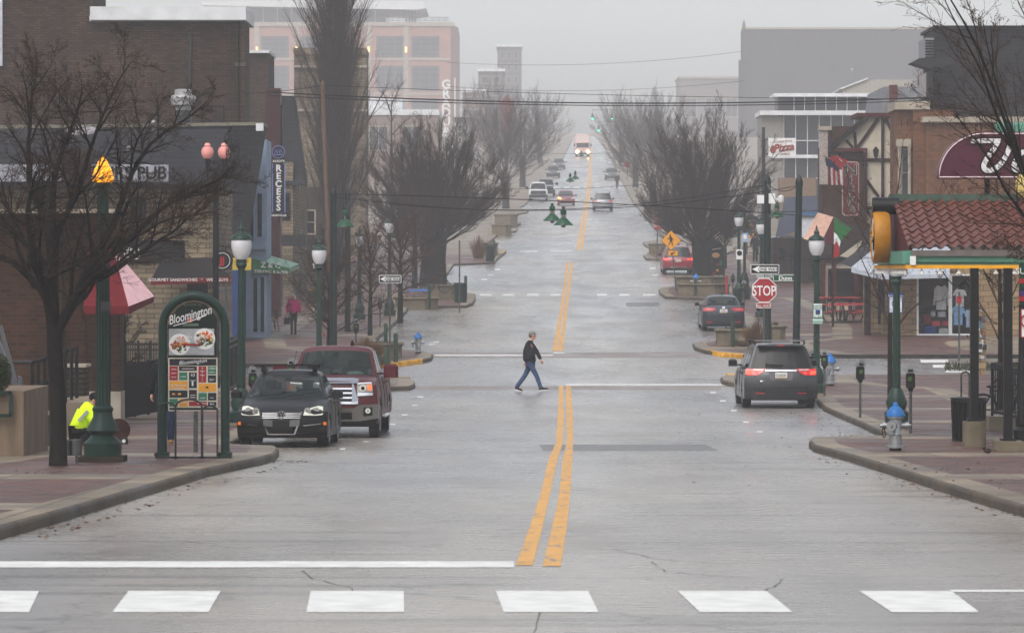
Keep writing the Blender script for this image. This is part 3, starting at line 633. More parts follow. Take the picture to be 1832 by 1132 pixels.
# ================================================================ right hand buildings
GS = BR("grey_limestone_panels", c(92,84,80), c(84,77,74), c(70,64,62), 7, 2.4, False, .9, .12, .25)
d = 900; b = bthing("great_hall", "vast hazy grey hall with plain wall and pinnacled end gable, right of the street", 1480, d)
m = MB(); px_box(m, 1331, 1700, 52, None, d, 6, GS); m.build('wall', b, True)
m = MB(); 
for x0, x1, y in ((1326,1336,60),(1322,1331,108)): px_box(m, x0, x1, y, None, d-1, 2, GS)
m.lathe([(.9,0),(.5,1.0),(.08,3.0)], GS, 6, at=P(1331,60,d)); m.build('buttress', b, True)
m = MB(); px_box(m, 1329, 1700, 49, 52.5, d-.4, 6.5, COPING); m.build('coping', b, True)
m = MB(); m.ball(P(1524,125,d-2), .32,.32,.4, SILVER); m.tube([P(1524,125,d-2), P(1524,142,d-2)], .12, STEEL, 6); m.build('roof_vent', b, True)
d = 980; b = bthing("hazy_annex", "low pale hazy block left of the great grey hall", 1270, d)
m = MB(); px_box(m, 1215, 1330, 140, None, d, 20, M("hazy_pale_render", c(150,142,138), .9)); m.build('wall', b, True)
m = MB(); px_box(m, 1213, 1330, 137, 141, d-.3, 20, COPING); m.build('parapet', b, True)
for x in (1225,1262,1298): win(b, x, 175, x+22, 210, d, 2, 1, COPING, MIDGLASS, .2)
d = 320; b = bthing("glass_building", "modern grey curtain wall building with white floor bands", 1480, d)
m = MB(); px_box(m, 1392, 1650, 172, 200, d+2, 4, MIDGLASS); px_box(m, 1392, 1650, 206, None, d, 6, MIDGLASS); m.build('curtain_wall', b, True)
m = MB(); px_box(m, 1362, 1402, 208, None, d-.3, 5, M("pale_concrete_wall", c(160,156,150), .85)); px_box(m, 1385, 1650, 167, 173, d+1, 5.5, WCAP); px_box(m, 1360, 1650, 198, 206, d-1, 7, WCAP); px_box(m, 1380, 1650, 277, 283, d-.6, 1, WCAP); m.build('floor_band', b, True)
m = MB()
for x in range(1420, 1650, 19): px_box(m, x, x+1.2, 173, 199, d+1.9, .1, WCAP)
for x in range(1402, 1650, 21): px_box(m, x, x+1.2, 206, 420, d-.12, .12, WCAP)
for y in (251, 318): px_box(m, 1402, 1650, y, y+1.4, d-.15, .1, WCAP)
m.build('mullion', b, True)
m = MB(); px_box(m, 1395, 1460, 318, 420, d-30, 2, M("tan_panel_wall", c(150,124,100), .8)); m.build('wall', b, True)
d = 350; b = bthing("shed_roof_building", "pale low shed-roofed block peeping over the curtain wall building", 1580, d)
m = MB(); m.prism([(PX(1515,d), PZ(168,d)), (PX(1515,d), PZ(155,d)), (PX(1562,d), PZ(138,d)), (PX(1640,d), PZ(138,d)), (PX(1640,d), PZ(168,d))], d+5, d+20, M("pale_cladding", c(178,172,162), .8), 'y'); px_box(m, 1540, 1640, 160, None, d+6, 12, M("pale_cladding", c(1,1,1))); m.build('wall', b, True)
m = MB(); m.prism([(PX(1512,d), PZ(156,d)), (PX(1562,d), PZ(137,d)), (PX(1562,d), PZ(134,d)), (PX(1512,d), PZ(153,d))], d+4.8, d+20, WCAP, 'y'); m.build('roof', b, True)
# gambrel grey roof and chimney behind the tudor front
d = 205; b = bthing("chimney_house", "house with pale shingled roof and slim brick chimney behind the tudor front", 1600, d)
m = MB(); px_box(m, 1580, 1700, 200, None, d, 10, BRICKD); m.build('wall', b, True)
m = MB(); m.prism([(PX(1574,d), PZ(205,d)), (PX(1580,d), PZ(156,d)), (PX(1660,d), PZ(156,d)), (PX(1660,d), PZ(205,d))], d-.4, d+9, M("pale_shingle", c(150,152,158), .8, var=.2, sc=4), 'y'); m.build('roof', b, True)
m = MB(); px_box(m, 1593, 1606, 152, 215, d-1, .9, M("red_brick_chimney", c(126,74,66), .85)); m.build('chimney', b, True)
# --- tudor pub
d = 181; b = bthing("tudor_pub", "tudor style pub with half timbered gable, brown brick flank and red beams", 1540, d)
PL = M("cream_plaster", c(196,186,168), .85, var=.1, sc=2); TB = M("brown_timber", c(78,50,42), .75, var=.2); RB_ = M("dark_red_beam", c(112,34,38), .6)
m = MB(); px_box(m, 1472, 1550, 262, None, d, 3, BRICKB); px_box(m, 1487, 1535, 226, 263, d, 3, BRICKB); m.build('wall', b, True)
m = MB(); m.prism([(PX(1493,d), PZ(268,d)), (PX(1546,d), PZ(210,d)), (PX(1606,d), PZ(210,d)), (PX(1606,d), PZ(380,d)), (PX(1549,d), PZ(380,d)), (PX(1549,d), PZ(268,d))], d-.2, d+.0, PL, 'y'); px_box(m, 1546, 1606, 212, None, d+.02, 3, PL); m.build('gable_wall', b, True)
m = MB(); q = lambda x, y: P(x, y, d-.25)
for (xa, ya, xb, yb, w) in ((1579,210,1579,400,.2),(1571,212,1534,264,.14),(1529,236,1531,265,.13),(1514,251,1526,264,.12),(1583,212,1602,246,.14),(1549,286,1604,286,.14),(1550,322,1572,352,.13),(1603,332,1584,366,.13),(1549,372,1604,372,.14),(1604,212,1604,380,.12)):
    m.bar(q(xa,ya), q(xb,yb), .12, w, TB)
m.build('timber_frame', b, True)
m = MB(); m.bar(P(1484,266,d-.35), P(1550,210,d-.35), .5, .22, M("dark_roof_edge", c(58,52,50), .8)); m.build('roof_edge', b, True)
m = MB(); m.box(PX(1531,d), PX(1608,d), d-.6, d+3, PZ(210,d), PZ(203,d), RB_); m.box(PX(1484,d), PX(1550,d), d-.5, d, PZ(272,d), PZ(265.5,d), RB_); m.box(PX(1545,d), PX(1550,d), d-.5, d, zg(d), PZ(272,d), M("red_brown_post", c(88,44,42), .6)); m.build('red_beam', b, True)
m = MB(); px_box(m, 1467, 1481, 232, 330, d-.1, .5, M("flaking_white_paint", c(176,164,156), .8, var=.35, sc=14)); px_box(m, 1465, 1488, 226, 233, d-.2, .8, COPING); m.build('chimney', b, True)
m = MB(); m.tube([P(1567,287,d-.5), P(1567,265,d-.5)], .03, BLACK, 6); m.lathe([(.02,0),(.09,.1),(.13,.35),(.16,.37),(.03,.55)], BLACK, 8, at=P(1567,284,d-.5)); m.build('wall_lantern', b, True)
px_y = 455
m = MB(); v = [P(1455,462,d-3.2), P(1556,462,d-3.2), P(1556,408,d), P(1462,408,d)]; m.add(v+[p+Vector((0,0,.18)) for p in v], [(0,1,2,3),(7,6,5,4),(0,4,5,1),(1,5,6,2),(2,6,7,3),(3,7,4,0)], M("brown_porch_roof", c(74,60,54), .8, var=.2)); m.build('porch_roof', b, True)
m = MB(); px_box(m, 1474, 1532, 455, None, d-2.9, .2, PL); m.build('porch_wall', b, True)
m = MB()
for xa, ya, xb, yb in ((1474,462,1474,592),(1493,462,1493,592),(1520,540,1520,592),(1532,462,1532,592),(1474,466,1532,466),(1476,588,1492,545)): m.bar(P(xa,ya,d-3), P(xb,yb,d-3), .12, .2, RB_ if xa == xb else TB)
m.build('timber_frame', b, True)
win(b, 1481, 480, 1530, 540, d-3, 1, 1, TB, DKGLASS)
m = MB(); m.prism([(PX(1502,d-3.1), PZ(458,d-3.1)), (PX(1541,d-3.1), PZ(430,d-3.1)), (PX(1541,d-3.1), PZ(436,d-3.1)), (PX(1520,d-3.1), PZ(462,d-3.1))], d-3.25, d-3.15, PL, 'y'); m.build('bargeboard', b, True)
t = thing("pub_sign", "tall red vertical blackletter style pub sign reading Nick's", "sign", P(1522,385,176))
m = MB(); dd = 176; ch = 4
def oct_px(x0, x1, y0, y1, cpx, d): return [(PX(x, d), PZ(y, d)) for x, y in ((x0+cpx,y0),(x1-cpx,y0),(x1,y0+cpx),(x1,y1-cpx),(x1-cpx,y1),(x0+cpx,y1),(x0,y1-cpx),(x0,y0+cpx))]
m.prism(oct_px(1507,1537,289,386,4,dd), dd, dd+.25, M("pale_sign_edge", c(190,160,150), .6), 'y'); m.prism(oct_px(1508.5,1535.5,291,384,4,dd), dd-.03, dd, M("nicks_red", c(132,36,46), .5), 'y'); m.build('board', t, True)
m = MB()
for i, (ch, y) in enumerate((("N",313),("i",328),("c",343),("k",363),("'s",379))): m.text(ch, .60 if ch not in "N" else .67, M("sage_letter", c(176,178,160), .5), P(1522.5,y,dd-.05), .01, bold=.02, sx=1.15); m.text(ch, .60 if ch not in "N" else .67, BLK_T, P(1522,y,dd-.06), .008, bold=.0, sx=1.15)
m.build('lettering', t, True)
m = MB(); m.bar(P(1537,295,dd+.1), P(1552,295,dd+.1), .06, .06, BLACK); m.bar(P(1537,375,dd+.1), P(1552,375,dd+.1), .06, .06, BLACK); m.build('bracket', t, True)
# --- orange brick building and dark sided block
d = 160; b = bthing("orange_brick_building", "orange brick building with stone coping and columned side window", 1650, d)
m = MB(); px_box(m, 1605, 1634, 196, 460, d, 3, BRICKO); px_box(m, 1634, 1705, 196, 460, d-.3, 4, BRICKO); px_box(m, 1656, 1860, 215, 470, d-.7, 6, BRICKO); m.build('wall', b, True)
m = MB(); px_box(m, 1602, 1664, 180, 196, d-.4, 3.4, COPING); px_box(m, 1650, 1862, 209, 219, d-.95, 7, COPING); px_box(m, 1604, 1630, 249, 262, d-.25, .25, COPING); m.build('coping', b, True)
win(b, 1612, 266, 1630, 352, d, 1, 2, COPING, MIDGLASS, .05)
for x in (1609, 1627): m = MB(); m.lathe([(.09,0),(.07,.1),(.065,1.9),(.1,2.05)], COPING, 8, at=P(x,352,d-.15)); m.build('column', b, True)
for x in (1612,1623): m = MB(); px_box(m, x, x+1.5, 215, 226, d-.05, .06, BLACK); m.build('wall_slot', b, True)
d = 176; b = bthing("dark_sided_block", "dark grey clapboard upper block with a flat projecting canopy, top right", 1740, d)
DS = BR("dark_clapboard", c(64,62,66), c(58,56,60), c(36,36,38), 6.0, .2, False, .8, .02, .15)
m = MB(); px_box(m, 1673, 1960, 50, None, d, 5, DS); m.build('wall', b, True)
m = MB(); px_box(m, 1656, 1673, 68, 105, d+.5, 3, M("white_louvre", c(160,162,166), .7)); 
for y in range(72, 105, 5): px_box(m, 1655, 1673, y, y+1.5, d+.4, .1, BLACK)
px_box(m, 1657, 1672, 130, 175, d+.5, 3, MIDGLASS); m.build('window', b, True)
m = MB(); m.prism([(PX(1625,d), PZ(115,d)), (PX(1640,d), PZ(107,d)), (PX(1700,d), PZ(105,d)), (PX(1700,d), PZ(118,d)), (PX(1665,d), PZ(128,d))], d-1.2, d+.4, M("dark_canopy_soffit", c(70,70,74), .7), 'y'); m.build('canopy', b, True)
m = MB(); px_box(m, 1670, 1960, 46, 51, d-.3, 5.6, M("dark_fascia", c(1,1,1))); m.build('cornice', b, True)
# --- corner stone shop
d = 154; b = bthing("corner_shop", "low tan stone corner shop with a display window of shirts", 1700, d)
SHOPW = BR("shop_stone_wall", c(176,150,114), c(158,132,98), c(120,98,74), .7, .22, False, .85, .012, .25)
m = MB(); px_box(m, 1596, 1642, 470, None, d, 5, SHOPW); px_box(m, 1738, 1990, 470, None, d, 11, SHOPW); px_box(m, 1642, 1738, 598, None, d, 11, SHOPW); px_box(m, 1642, 1738, 470, 494, d, 11, SHOPW); px_box(m, 1556, 1596, 490, None, d+3, 3, SHOPW); m.build('wall', b, True)
m = MB(); px_box(m, 1642, 1738, 494, 598, d+2.2, .2, M("dark_shop_interior", c(34,32,34), .8)); 
for y, x0, x1 in ((555,1646,1690),(580,1646,1738)): px_box(m, x0, x1, y, y+3, d+1.2, .5, M("shelf_wood", c(120,84,50), .6))
m.box(PX(1642,d), PX(1738,d), d+.2, d+2.2, PZ(598,d)-.05, PZ(598,d), CONC); m.build('display_bay', b, True)
win(b, 1640, 490, 1700, 600, d, 1, 1, WHITE, GLASS("clear_shop_glass", c(20,22,24), .93, .04, (.98, .98, .98, 1)), .07); win(b, 1700, 490, 1740, 600, d, 1, 1, WHITE, GLASS("clear_shop_glass", c(20,22,24), .93, .04, (.98, .98, .98, 1)), .07)
m = MB(); px_box(m, 1571, 1580, 500, 580, d+2.9, .1, BLACK); m.build('door', b, True)
m = MB(); px_box(m, 1548, 1558, 490, None, d+.3, .5, TB); px_box(m, 1580, 1596, 560, None, d+1, 1, SHOPW); m.build('pier', b, True)
m = MB(); px_box(m, 1560, 1990, 440, 472, d+.5, 4, M("shop_fascia", c(120,102,84), .8)); m.build('fascia', b, True)
t = thing("corner_awning", "grey and white canvas awning wrapped round the shop corner", "awning", P(1570,470,152))
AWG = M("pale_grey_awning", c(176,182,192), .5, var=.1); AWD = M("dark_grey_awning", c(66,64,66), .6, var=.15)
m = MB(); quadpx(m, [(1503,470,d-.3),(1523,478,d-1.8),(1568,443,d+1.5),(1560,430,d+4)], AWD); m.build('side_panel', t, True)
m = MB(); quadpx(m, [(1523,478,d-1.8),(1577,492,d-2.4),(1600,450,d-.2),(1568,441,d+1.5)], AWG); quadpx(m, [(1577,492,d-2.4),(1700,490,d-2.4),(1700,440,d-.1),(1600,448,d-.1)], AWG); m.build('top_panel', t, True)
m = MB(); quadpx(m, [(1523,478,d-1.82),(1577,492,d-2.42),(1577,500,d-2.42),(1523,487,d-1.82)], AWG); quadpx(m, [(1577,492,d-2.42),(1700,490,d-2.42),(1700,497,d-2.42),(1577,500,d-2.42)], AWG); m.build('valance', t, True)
m = MB(); m.tube([P(1556,487,d-2.3), P(1580,460,d-1.5)], .035, WHITE, 6); m.build('frame_bar', t, True)
# merchandise in the window
def shirt(label, x, y, w, h, m_, dd=154.35):
    z = PZ(y, dd); X = PX(x, dd); k = dd/F; w *= k; h *= k
    o = MB().prism([(-.25*w,0),(-.1*w,-.06*h),(.1*w,-.06*h),(.25*w,0),(.5*w,-.15*h),(.62*w,-.8*h if h > .9 else -.38*h),(.45*w,-.82*h if h > .9 else -.42*h),(.36*w,-.3*h),(.36*w,-h),(-.36*w,-h),(-.36*w,-.3*h),(-.45*w,-.82*h if h > .9 else -.42*h),(-.62*w,-.8*h if h > .9 else -.38*h),(-.5*w,-.15*h)], -.05, .05, m_).build("shirt", loc=(X, dd, z)); tag(o, label, "shirt", "goods in the shop window")
shirt("grey long sleeved sweatshirt hanging in the shop window", 1684, 510, 24, 44, M("grey_marl", c(206,206,208), .9))
shirt("white tee hanging at the top right of the shop window", 1717, 516, 20, 32, M("white_cotton", c(205,208,214), .9)); shirt("sky blue tie-dye tee hanging low in the shop window", 1714, 547, 22, 34, M("sky_blue_cotton", c(130,176,220), .9, var=.3, sc=10)); shirt("pale blue tee half hidden by the black shelter post", 1732, 553, 10, 32, M("pale_blue_cotton", c(170,190,220), .9))
def goods(name, label, x0, x1, ya, yb, m_, dd=154.4):
    bm = MB(); bm.bbox(PX(x0,dd), PX(x1,dd), dd, dd+.3, PZ(yb,dd), PZ(ya,dd), m_, .03); tag(bm.build(name), label, name.replace('_', ' '), "goods in the shop window")
PINK = M("pink_cloth", c(196,110,130), .9)
goods("handbag", "dusty pink bag under the grey sweatshirt in the shop window", 1677, 1692, 538, 549, PINK); goods("folded_shirt", "red folded pile on the upper shelf of the shop window", 1650, 1666, 563, 578, M("red_cloth", c(150,40,44), .9)); goods("folded_shirt", "coral folded pile in the middle of the shop window", 1667, 1682, 574, 583, M("coral_cloth", c(206,84,88), .9)); goods("folded_shirt", "red and white checked folded pile in the shop window", 1686, 1701, 574, 583, M("checked_cloth", c(190,70,84), .9, var=.5, sc=30)); goods("folded_shirt", "blue folded pile at the foot of the shop window", 1653, 1676, 583, 595, M("blue_cloth", c(50,90,170), .9)); goods("folded_shirt", "pale grey folded pile at the foot of the shop window", 1680, 1696, 587, 596, M("grey_marl", c(1,1,1), .9)); goods("handbag", "small white purse on the shelf of the shop window", 1679, 1692, 557, 567, M("white_cotton", c(1,1,1), .9))
hat = thing("baseball_cap", "white cap on the shelf of the shop window", "cap", P(1669,566,154.5), group="goods in the shop window")
m = MB(); m.ball((0,0,.1), .11, .12, .12, M("white_cotton", c(1,1,1))); m.build('crown', hat); m = MB(); m.lathe([(.12,0),(.13,.015)], M("white_cotton", c(1,1,1)), 10, at=(0,-.09,.03)); m.build('brim', hat)
# small roofs and a white tent behind the strain poles
d = 235; b = bthing("blue_roof_shop", "low shop with grey-blue sloping roof and white wall behind the right poles", 1430, d)
m = MB(); px_box(m, 1395, 1475, 420, None, d, 10, M("white_wall_paint", c(190,192,196), .8)); m.build('wall', b, True)
m = MB(); v = [P(1388,425,d-.6), P(1478,398,d-.6), P(1478,352,d+6), P(1405,356,d+6)]; m.add(v+[p+Vector((0,.3,.1)) for p in v], [(0,1,2,3),(7,6,5,4),(0,4,5,1),(1,5,6,2),(2,6,7,3),(3,7,4,0)], M("slate_blue_roof", c(84,92,112), .7, var=.2)); m.build('roof', b, True)
m = MB(); px_box(m, 1434, 1470, 385, 440, d-8, 4, M("white_canvas", c(200,204,210), .6)); px_box(m, 1432, 1470, 378, 386, d-8.2, 4.4, M("blue_trim", c(80,120,160), .6)); m.build('tent_front', b, True)
d = 215; b = bthing("brown_shopfront", "dim brown timber shopfront behind the right-hand strain poles", 1425, d)
m = MB(); px_box(m, 1385, 1475, 425, None, d, 5, M("dim_timber_wall", c(72,60,54), .8, var=.2, stretch=(8,1,1), sc=2)); m.build('wall', b, True)
for x in (1392,1412,1450): win(b, x, 440, x+14, 500, d, 1, 2, TB, DKGLASS, .06)
b = thing("maroon_canopy", "tan topped maroon umbrella-like awning behind the Italian flag", "awning", P(1465,410,160))
m = MB(); quadpx(m, [(1437,427,159),(1463,380,161),(1491,388,161),(1468,437,159)], M("tan_canvas", c(200,160,142), .7)); m.build('top_panel', b, True); m = MB(); quadpx(m, [(1468,437,159),(1491,388,161),(1495,437,159.5)], M("maroon_canvas", c(110,30,44), .7)); m.build('side_panel', b, True)
m = MB(); m.tube([P(1490,437,159.6), P(1490,585,159.6)], .05, TB, 6); m.build('post', b, True)
# ================================================================ TREES
def grow(mb, p, d, L, r, lev, rng, cfg, store=None):
    """one limb as a tapered tube with children; cfg: dict per level"""
    q = cfg[lev]; n = q['n']; pts = [Vector(p)]; rs = [r]; d = Vector(d).normalized(); st = L/n
    kids = []
    for i in range(n):
        d = (d+Vector((rng.gauss(0, q['w']), rng.gauss(0, q['w']), rng.gauss(0, q['w'])+q['up']))).normalized()
        p = pts[-1]+d*st; pts.append(p); rs.append(max(r*(1-(i+1)/n*q['taper']), .003))
        if lev+1 < len(cfg) and (i+1)/n >= q['first']:
            k = q['kids']; k = int(k)+(rng.random() < k-int(k))
            for _ in range(k): kids.append((Vector(p)-d*st*rng.random()*.9, Vector(d), rs[-1], i/n))
    m = q['mb']; m.tube(pts, rs, q['mat'], q['s'], cap=False)
    for kp, kd, kr, t in kids:
        q2 = cfg[lev+1]; a = rng.uniform(*q2['ang']); ax = kd.orthogonal().normalized(); ax.rotate(Matrix.Rotation(rng.random()*2*pi, 3, kd))
        nd = kd.copy(); nd.rotate(Matrix.Rotation(a, 3, ax))
        if nd.z < q2.get('minz', -.6): nd.z = abs(nd.z)*.3
        grow(mb, kp, nd, L*q2['len']*rng.uniform(.6, 1.15)*(1-.45*t), min(kr*.75, q2['r']*rng.uniform(.7, 1.2)), lev+1, rng, cfg)
def tree(name, label, loc, cfg, seed, start, cat="tree", group=None, extra=None):
    t = thing(name, label, cat, loc, 0, group); rng = random.Random(seed)
    A, B = MB(), MB()
    for q in cfg: q['mb'] = A if q['wood'] else B
    start(A, B, rng, cfg)
    A.build('trunk', t, smooth=80)
    if B.v: B.build('crown', t, smooth=80)
    if extra: extra(t, rng)
    return t
def lvl(n, w, up, taper, first, kids, s, mat, wood, ang=(.4,.9), len=.6, r=.05, minz=-.6): return dict(n=n, w=w, up=up, taper=taper, first=first, kids=kids, s=s, mat=mat, wood=wood, ang=ang, len=len, r=r, minz=minz)
# vase-shaped street trees (zelkova habit): a stout trunk opening into very many upswept shoots
def vase(name, label, loc, H, W, trunk_h, tr, seed, n1=26, mat=TWIG, lean=0, group=None, k2=2.2, k3=2.5):
    cfg = [lvl(10, .07, .055, .9, .25, 1.3, 4, TWIG, True, len=1, r=.12),
           lvl(6, .08, .05, .85, .15, k2, 4, mat, False, (.15,.5), .36, .016, .05),
           lvl(4, .09, .06, .8, .2, k3, 3, mat, False, (.2,.6), .45, .009, .05),
           lvl(3, .08, .05, .7, .9, 0, 3, mat, False, (.2,.6), .5, .007, 0)]
    def start(A, B, rng, cfg):
        A.tube([(0,0,-.2),(0,0,.15),(lean*.3,0,trunk_h*.5),(lean,0,trunk_h),(lean,0,trunk_h*1.25)], [tr*1.5, tr*1.15, tr, tr*1.12, tr*.8], BARK, 12)
        for i in range(n1):
            f = ((i+.5)/n1)**.62; a = i*2.39996+rng.uniform(-.3, .3)
            tilt = f*1.3
            d = Vector((sin(tilt)*cos(a), sin(tilt)*sin(a), cos(tilt)))
            p = Vector((lean+tr*.75*f*cos(a), tr*.75*f*sin(a), trunk_h*rng.uniform(.82, 1.3-.25*f)))
            Lx = (W*.5/max(sin(tilt), .2) if tilt > .75 else (H-trunk_h)*(.92-.12*f))*rng.uniform(.84, 1.0)*.93
            grow(A, p, d, Lx, tr*rng.uniform(.05, .11)*(1.25-.5*f), 0, rng, cfg)
    return tree(name, label, loc, cfg, seed, start, group=group)
VG = "vase-shaped bare street trees along both kerbs"
tl = G(775, 511, K); s_ = F/tl.y
vt1 = vase("vase_tree", "broad bare vase-shaped tree left of the roadway, rising beside the bicycles and planter", tl, (511-195)/s_, 285/s_, 84/s_, 22/s_, 11, 100, group=VG)
tr_ = G(1256, 505, K); s2 = F/tr_.y
vt2 = vase("vase_tree", "broad bare vase-shaped tree right of the roadway, rising from the long stone planter", tr_, (505-178)/s2, 262/s2, 74/s2, 17/s2, 12, 100, group=VG)
vt3 = vase("vase_tree", "hazy bare tree behind the left vase tree, nearest of the far left row", Vector((PX(905,372), 372, zg(372))), 11.5, 10.5, 2.8, .32, 13, 46, group=VG, k2=1.9, k3=1.6)
# hazier copies up the street
for k, (x, d, sc, rz, lb) in enumerate(((935,455,1.05,2.2,"faint bare tree far up the left kerb behind the white pickup"),(966,590,1.1,3.0,"very faint bare tree at the far left end of the street"),(1168,372,.95,.6,"hazy bare tree behind the right vase tree, nearest of the far right row"),(1137,455,1.0,1.9,"faint bare tree far up the right kerb beyond the silver car"),(1112,590,1.05,4.0,"very faint bare tree at the far right end of the street"),(880,520,1.2,5.0,"faint bare tree standing back from the far left pavement"),(1180,540,1.1,2.7,"faint bare tree standing back from the far right pavement"))):
    dup(vt3, (PX(x, d), d, zg(d)), rz, lb, sc)
# tall columnar tree
def colstart(H, Rr, tr):
    def st(A, B, rng, cfg):
        A.tube([(0,0,-.2),(0,0,H*.2),(0.05,0,H*.5),(0,0,H*.93)], [tr, tr*.8, tr*.5, .03], BARK, 8)
        for i in range(190):
            h = H*(.10+.80*(i/190)); a = i*2.39996; f = 1-(h/H)*.72
            tl = rng.uniform(.12, .50); d = Vector((sin(tl)*cos(a), sin(tl)*sin(a), cos(tl)))
            L = min(H*.33, H-h+.4)*rng.uniform(.8, 1.1)
            grow(A, (.1*cos(a), .1*sin(a), h), d, L, .05*f+.02, 0, rng, cfg)
    return st
ccfg = [lvl(6, .05, .05, .8, .1, 2.3, 4, TWIG, False, len=1, r=.06), lvl(4, .07, .08, .8, .1, 1.9, 3, TWIG, False, (.15,.4), .42, .022, .2), lvl(3, .08, .06, .7, .9, 0, 3, TWIG, False, (.2,.5), .5, .011, .1)]
cl = Vector((PX(600,218), 218, zg(218)+K))
tree("columnar_tree", "very tall bare columnar tree reaching the top edge behind the leaning wooden pole", cl, ccfg, 5, colstart(PZ(-45,218)-cl.z, 2, .3))
# foreground left tree with wide spreading crown
T1 = G(104, 833, K)
cfg1 = [lvl(9, .10, .012, .8, .2, 1.0, 6, BARK, True, len=1, r=.09), lvl(8, .12, .01, .8, .12, 1.1, 5, BARK, True, (.5,1.0), .66, .026, -.35),
        lvl(6, .14, 0, .8, .1, 1.0, 4, BARK, False, (.5,1.0), .58, .011, -.5), lvl(5, .16, 0, .75, .2, .6, 3, TWIG, False, (.4,1.0), .55, .0065, -.6), lvl(3, .15, 0, .6, .9, 0, 3, TWIG, False, (.4,.9), .55, .005, -.6)]
def st1(A, B, rng, cfg):
    k = T1.y/F
    pt = lambda x, y, dy=0: Vector(((x-104)*k, dy, (833-y)*k))
    A.tube([pt(104,850),pt(104,800),pt(103,700),pt(98,640),pt(97,590)], [.155,.135,.13,.125,.12], BARK, 10)
    fk = pt(97,600)
    limbs = [((92,560),(70,470),(60,380),.10),((104,585),(140,520),(165,430),.085),((95,520),(95,380),(105,250),.085),((120,560),(200,400),(225,240),.07),((98,560),(20,470),(-60,430),.07),((130,535),(230,470),(330,430),.055),((96,470),(40,320),(10,200),.06),((150,500),(260,400),(340,320),.06),((90,480),(-10,380),(-80,330),.05),((100,420),(150,300),(190,180),.05)]
    for a, b, c_, r in limbs:
        dy = rng.uniform(-1.6, 1.6); P0, P1, P2 = pt(*a), pt(*b, dy*.6), pt(*c_, dy)
        q = [fk if r > .065 else P0*.5+fk*.5, P0, (P0+P1)/2+Vector((rng.uniform(-.1,.1),0,.05)), P1]
        A.tube(q, [r*1.1, r, r*.9, r*.75], BARK, 7, cap=False)
        for _ in range(2): grow(A, (P0+P1)/2, (P1-P0)+Vector((rng.uniform(-.6,.6), rng.uniform(-.8,.8), rng.uniform(-.1,.4))), 1.7, r*.5, 1, rng, cfg)
        grow(A, P1, (P2-P1), (P2-P1).length*1.75, r*.72, 0, rng, cfg)
tree("street_tree", "dark bare tree with wide twiggy crown in the left foreground", T1, cfg1, 21, st1)
# young tree on the left pavement and reddish twiggy ones behind it
def young(name, label, x, y, ytop, wpx, seed, mat, tr=.07, n=16, dd=None, fork=.28):
    b = G(x, y, K) if dd is None else Vector((PX(x, dd), dd, zg(dd)+K)); k = b.y/F; H = b.y*(EY-ytop)/F-b.z
    cfg = [lvl(6, .09, .03, .8, .15, 1.6, 4, mat, True, len=1, r=.04), lvl(5, .1, .03, .8, .1, 1.9, 3, mat, False, (.4,.9), .5, .014, -.3), lvl(4, .12, .01, .75, .2, 1.4, 3, mat, False, (.4,.9), .5, .008, -.4), lvl(3, .12, 0, .6, .9, 0, 3, mat, False, (.4,.9), .5, .0065, -.4)]
    def st(A, B, rng, cfg):
        A.tube([(0,0,-.1),(0,0,H*.15),(.02,0,H*.4),(0,.02,H*.8)], [tr*1.1, tr, tr*.75, .02], BARK, 8)
        for i in range(n):
            h = H*(fork+(.85-fork)*i/n); a = i*2.4; tl = 1.15-.75*i/n
            grow(A, (0,0,h), (sin(tl)*cos(a), sin(tl)*sin(a), cos(tl)), wpx*k*.55*(1-.35*i/n)*rng.uniform(.8,1.15), tr*.4, 0, rng, cfg)
    return tree(name, label, b, cfg, seed, st)
MOSS = M("mossy_bark", c(92,78,48), .85, var=.35, sc=9)
young("young_tree", "small bare sapling with mossy stem in front of the dark strain poles, left pavement", 588, 648, 470, 250, 3, TWIG, .085, 16)
young("young_tree", "reddish twiggy bare tree between the one way sign and the columnar tree", 662, 600, 400, 130, 4, TWIGR, .09, 18, fork=.25)
young("young_tree", "reddish twiggy bare tree just behind the one way sign post", 716, 575, 395, 150, 6, TWIGR, .12, 18, fork=.3)
young("young_tree", "slim bare street tree between the left vase tree and the far acorn lamp", 742, 515, 330, 110, 8, TWIGR, .15, 16)
young("young_tree", "slim pale-stemmed bare street tree right beside the vase tree trunk", 757, 490, 340, 90, 9, TWIGR, .13, 14)
young("young_tree", "bare spreading tree between the columnar tree and pale low building", 700, 430, 125, 150, 14, TWIG, .14, 9, dd=300)
young("young_tree", "thin bare tree behind the arched map board, right pavement", 1297, 480, 395, 90, 15, TWIGR, .12, 10)
young("young_tree", "pale hazy bare tree in front of the dark upper block, top right", 1650, 400, 85, 120, 16, TWIGR, .2, 14, dd=250)
young("young_tree", "bare bush-like tree against the brick corner by the iron fence, left", 222, 742, 520, 110, 17, TWIG, .05, 14, dd=93, fork=.15)
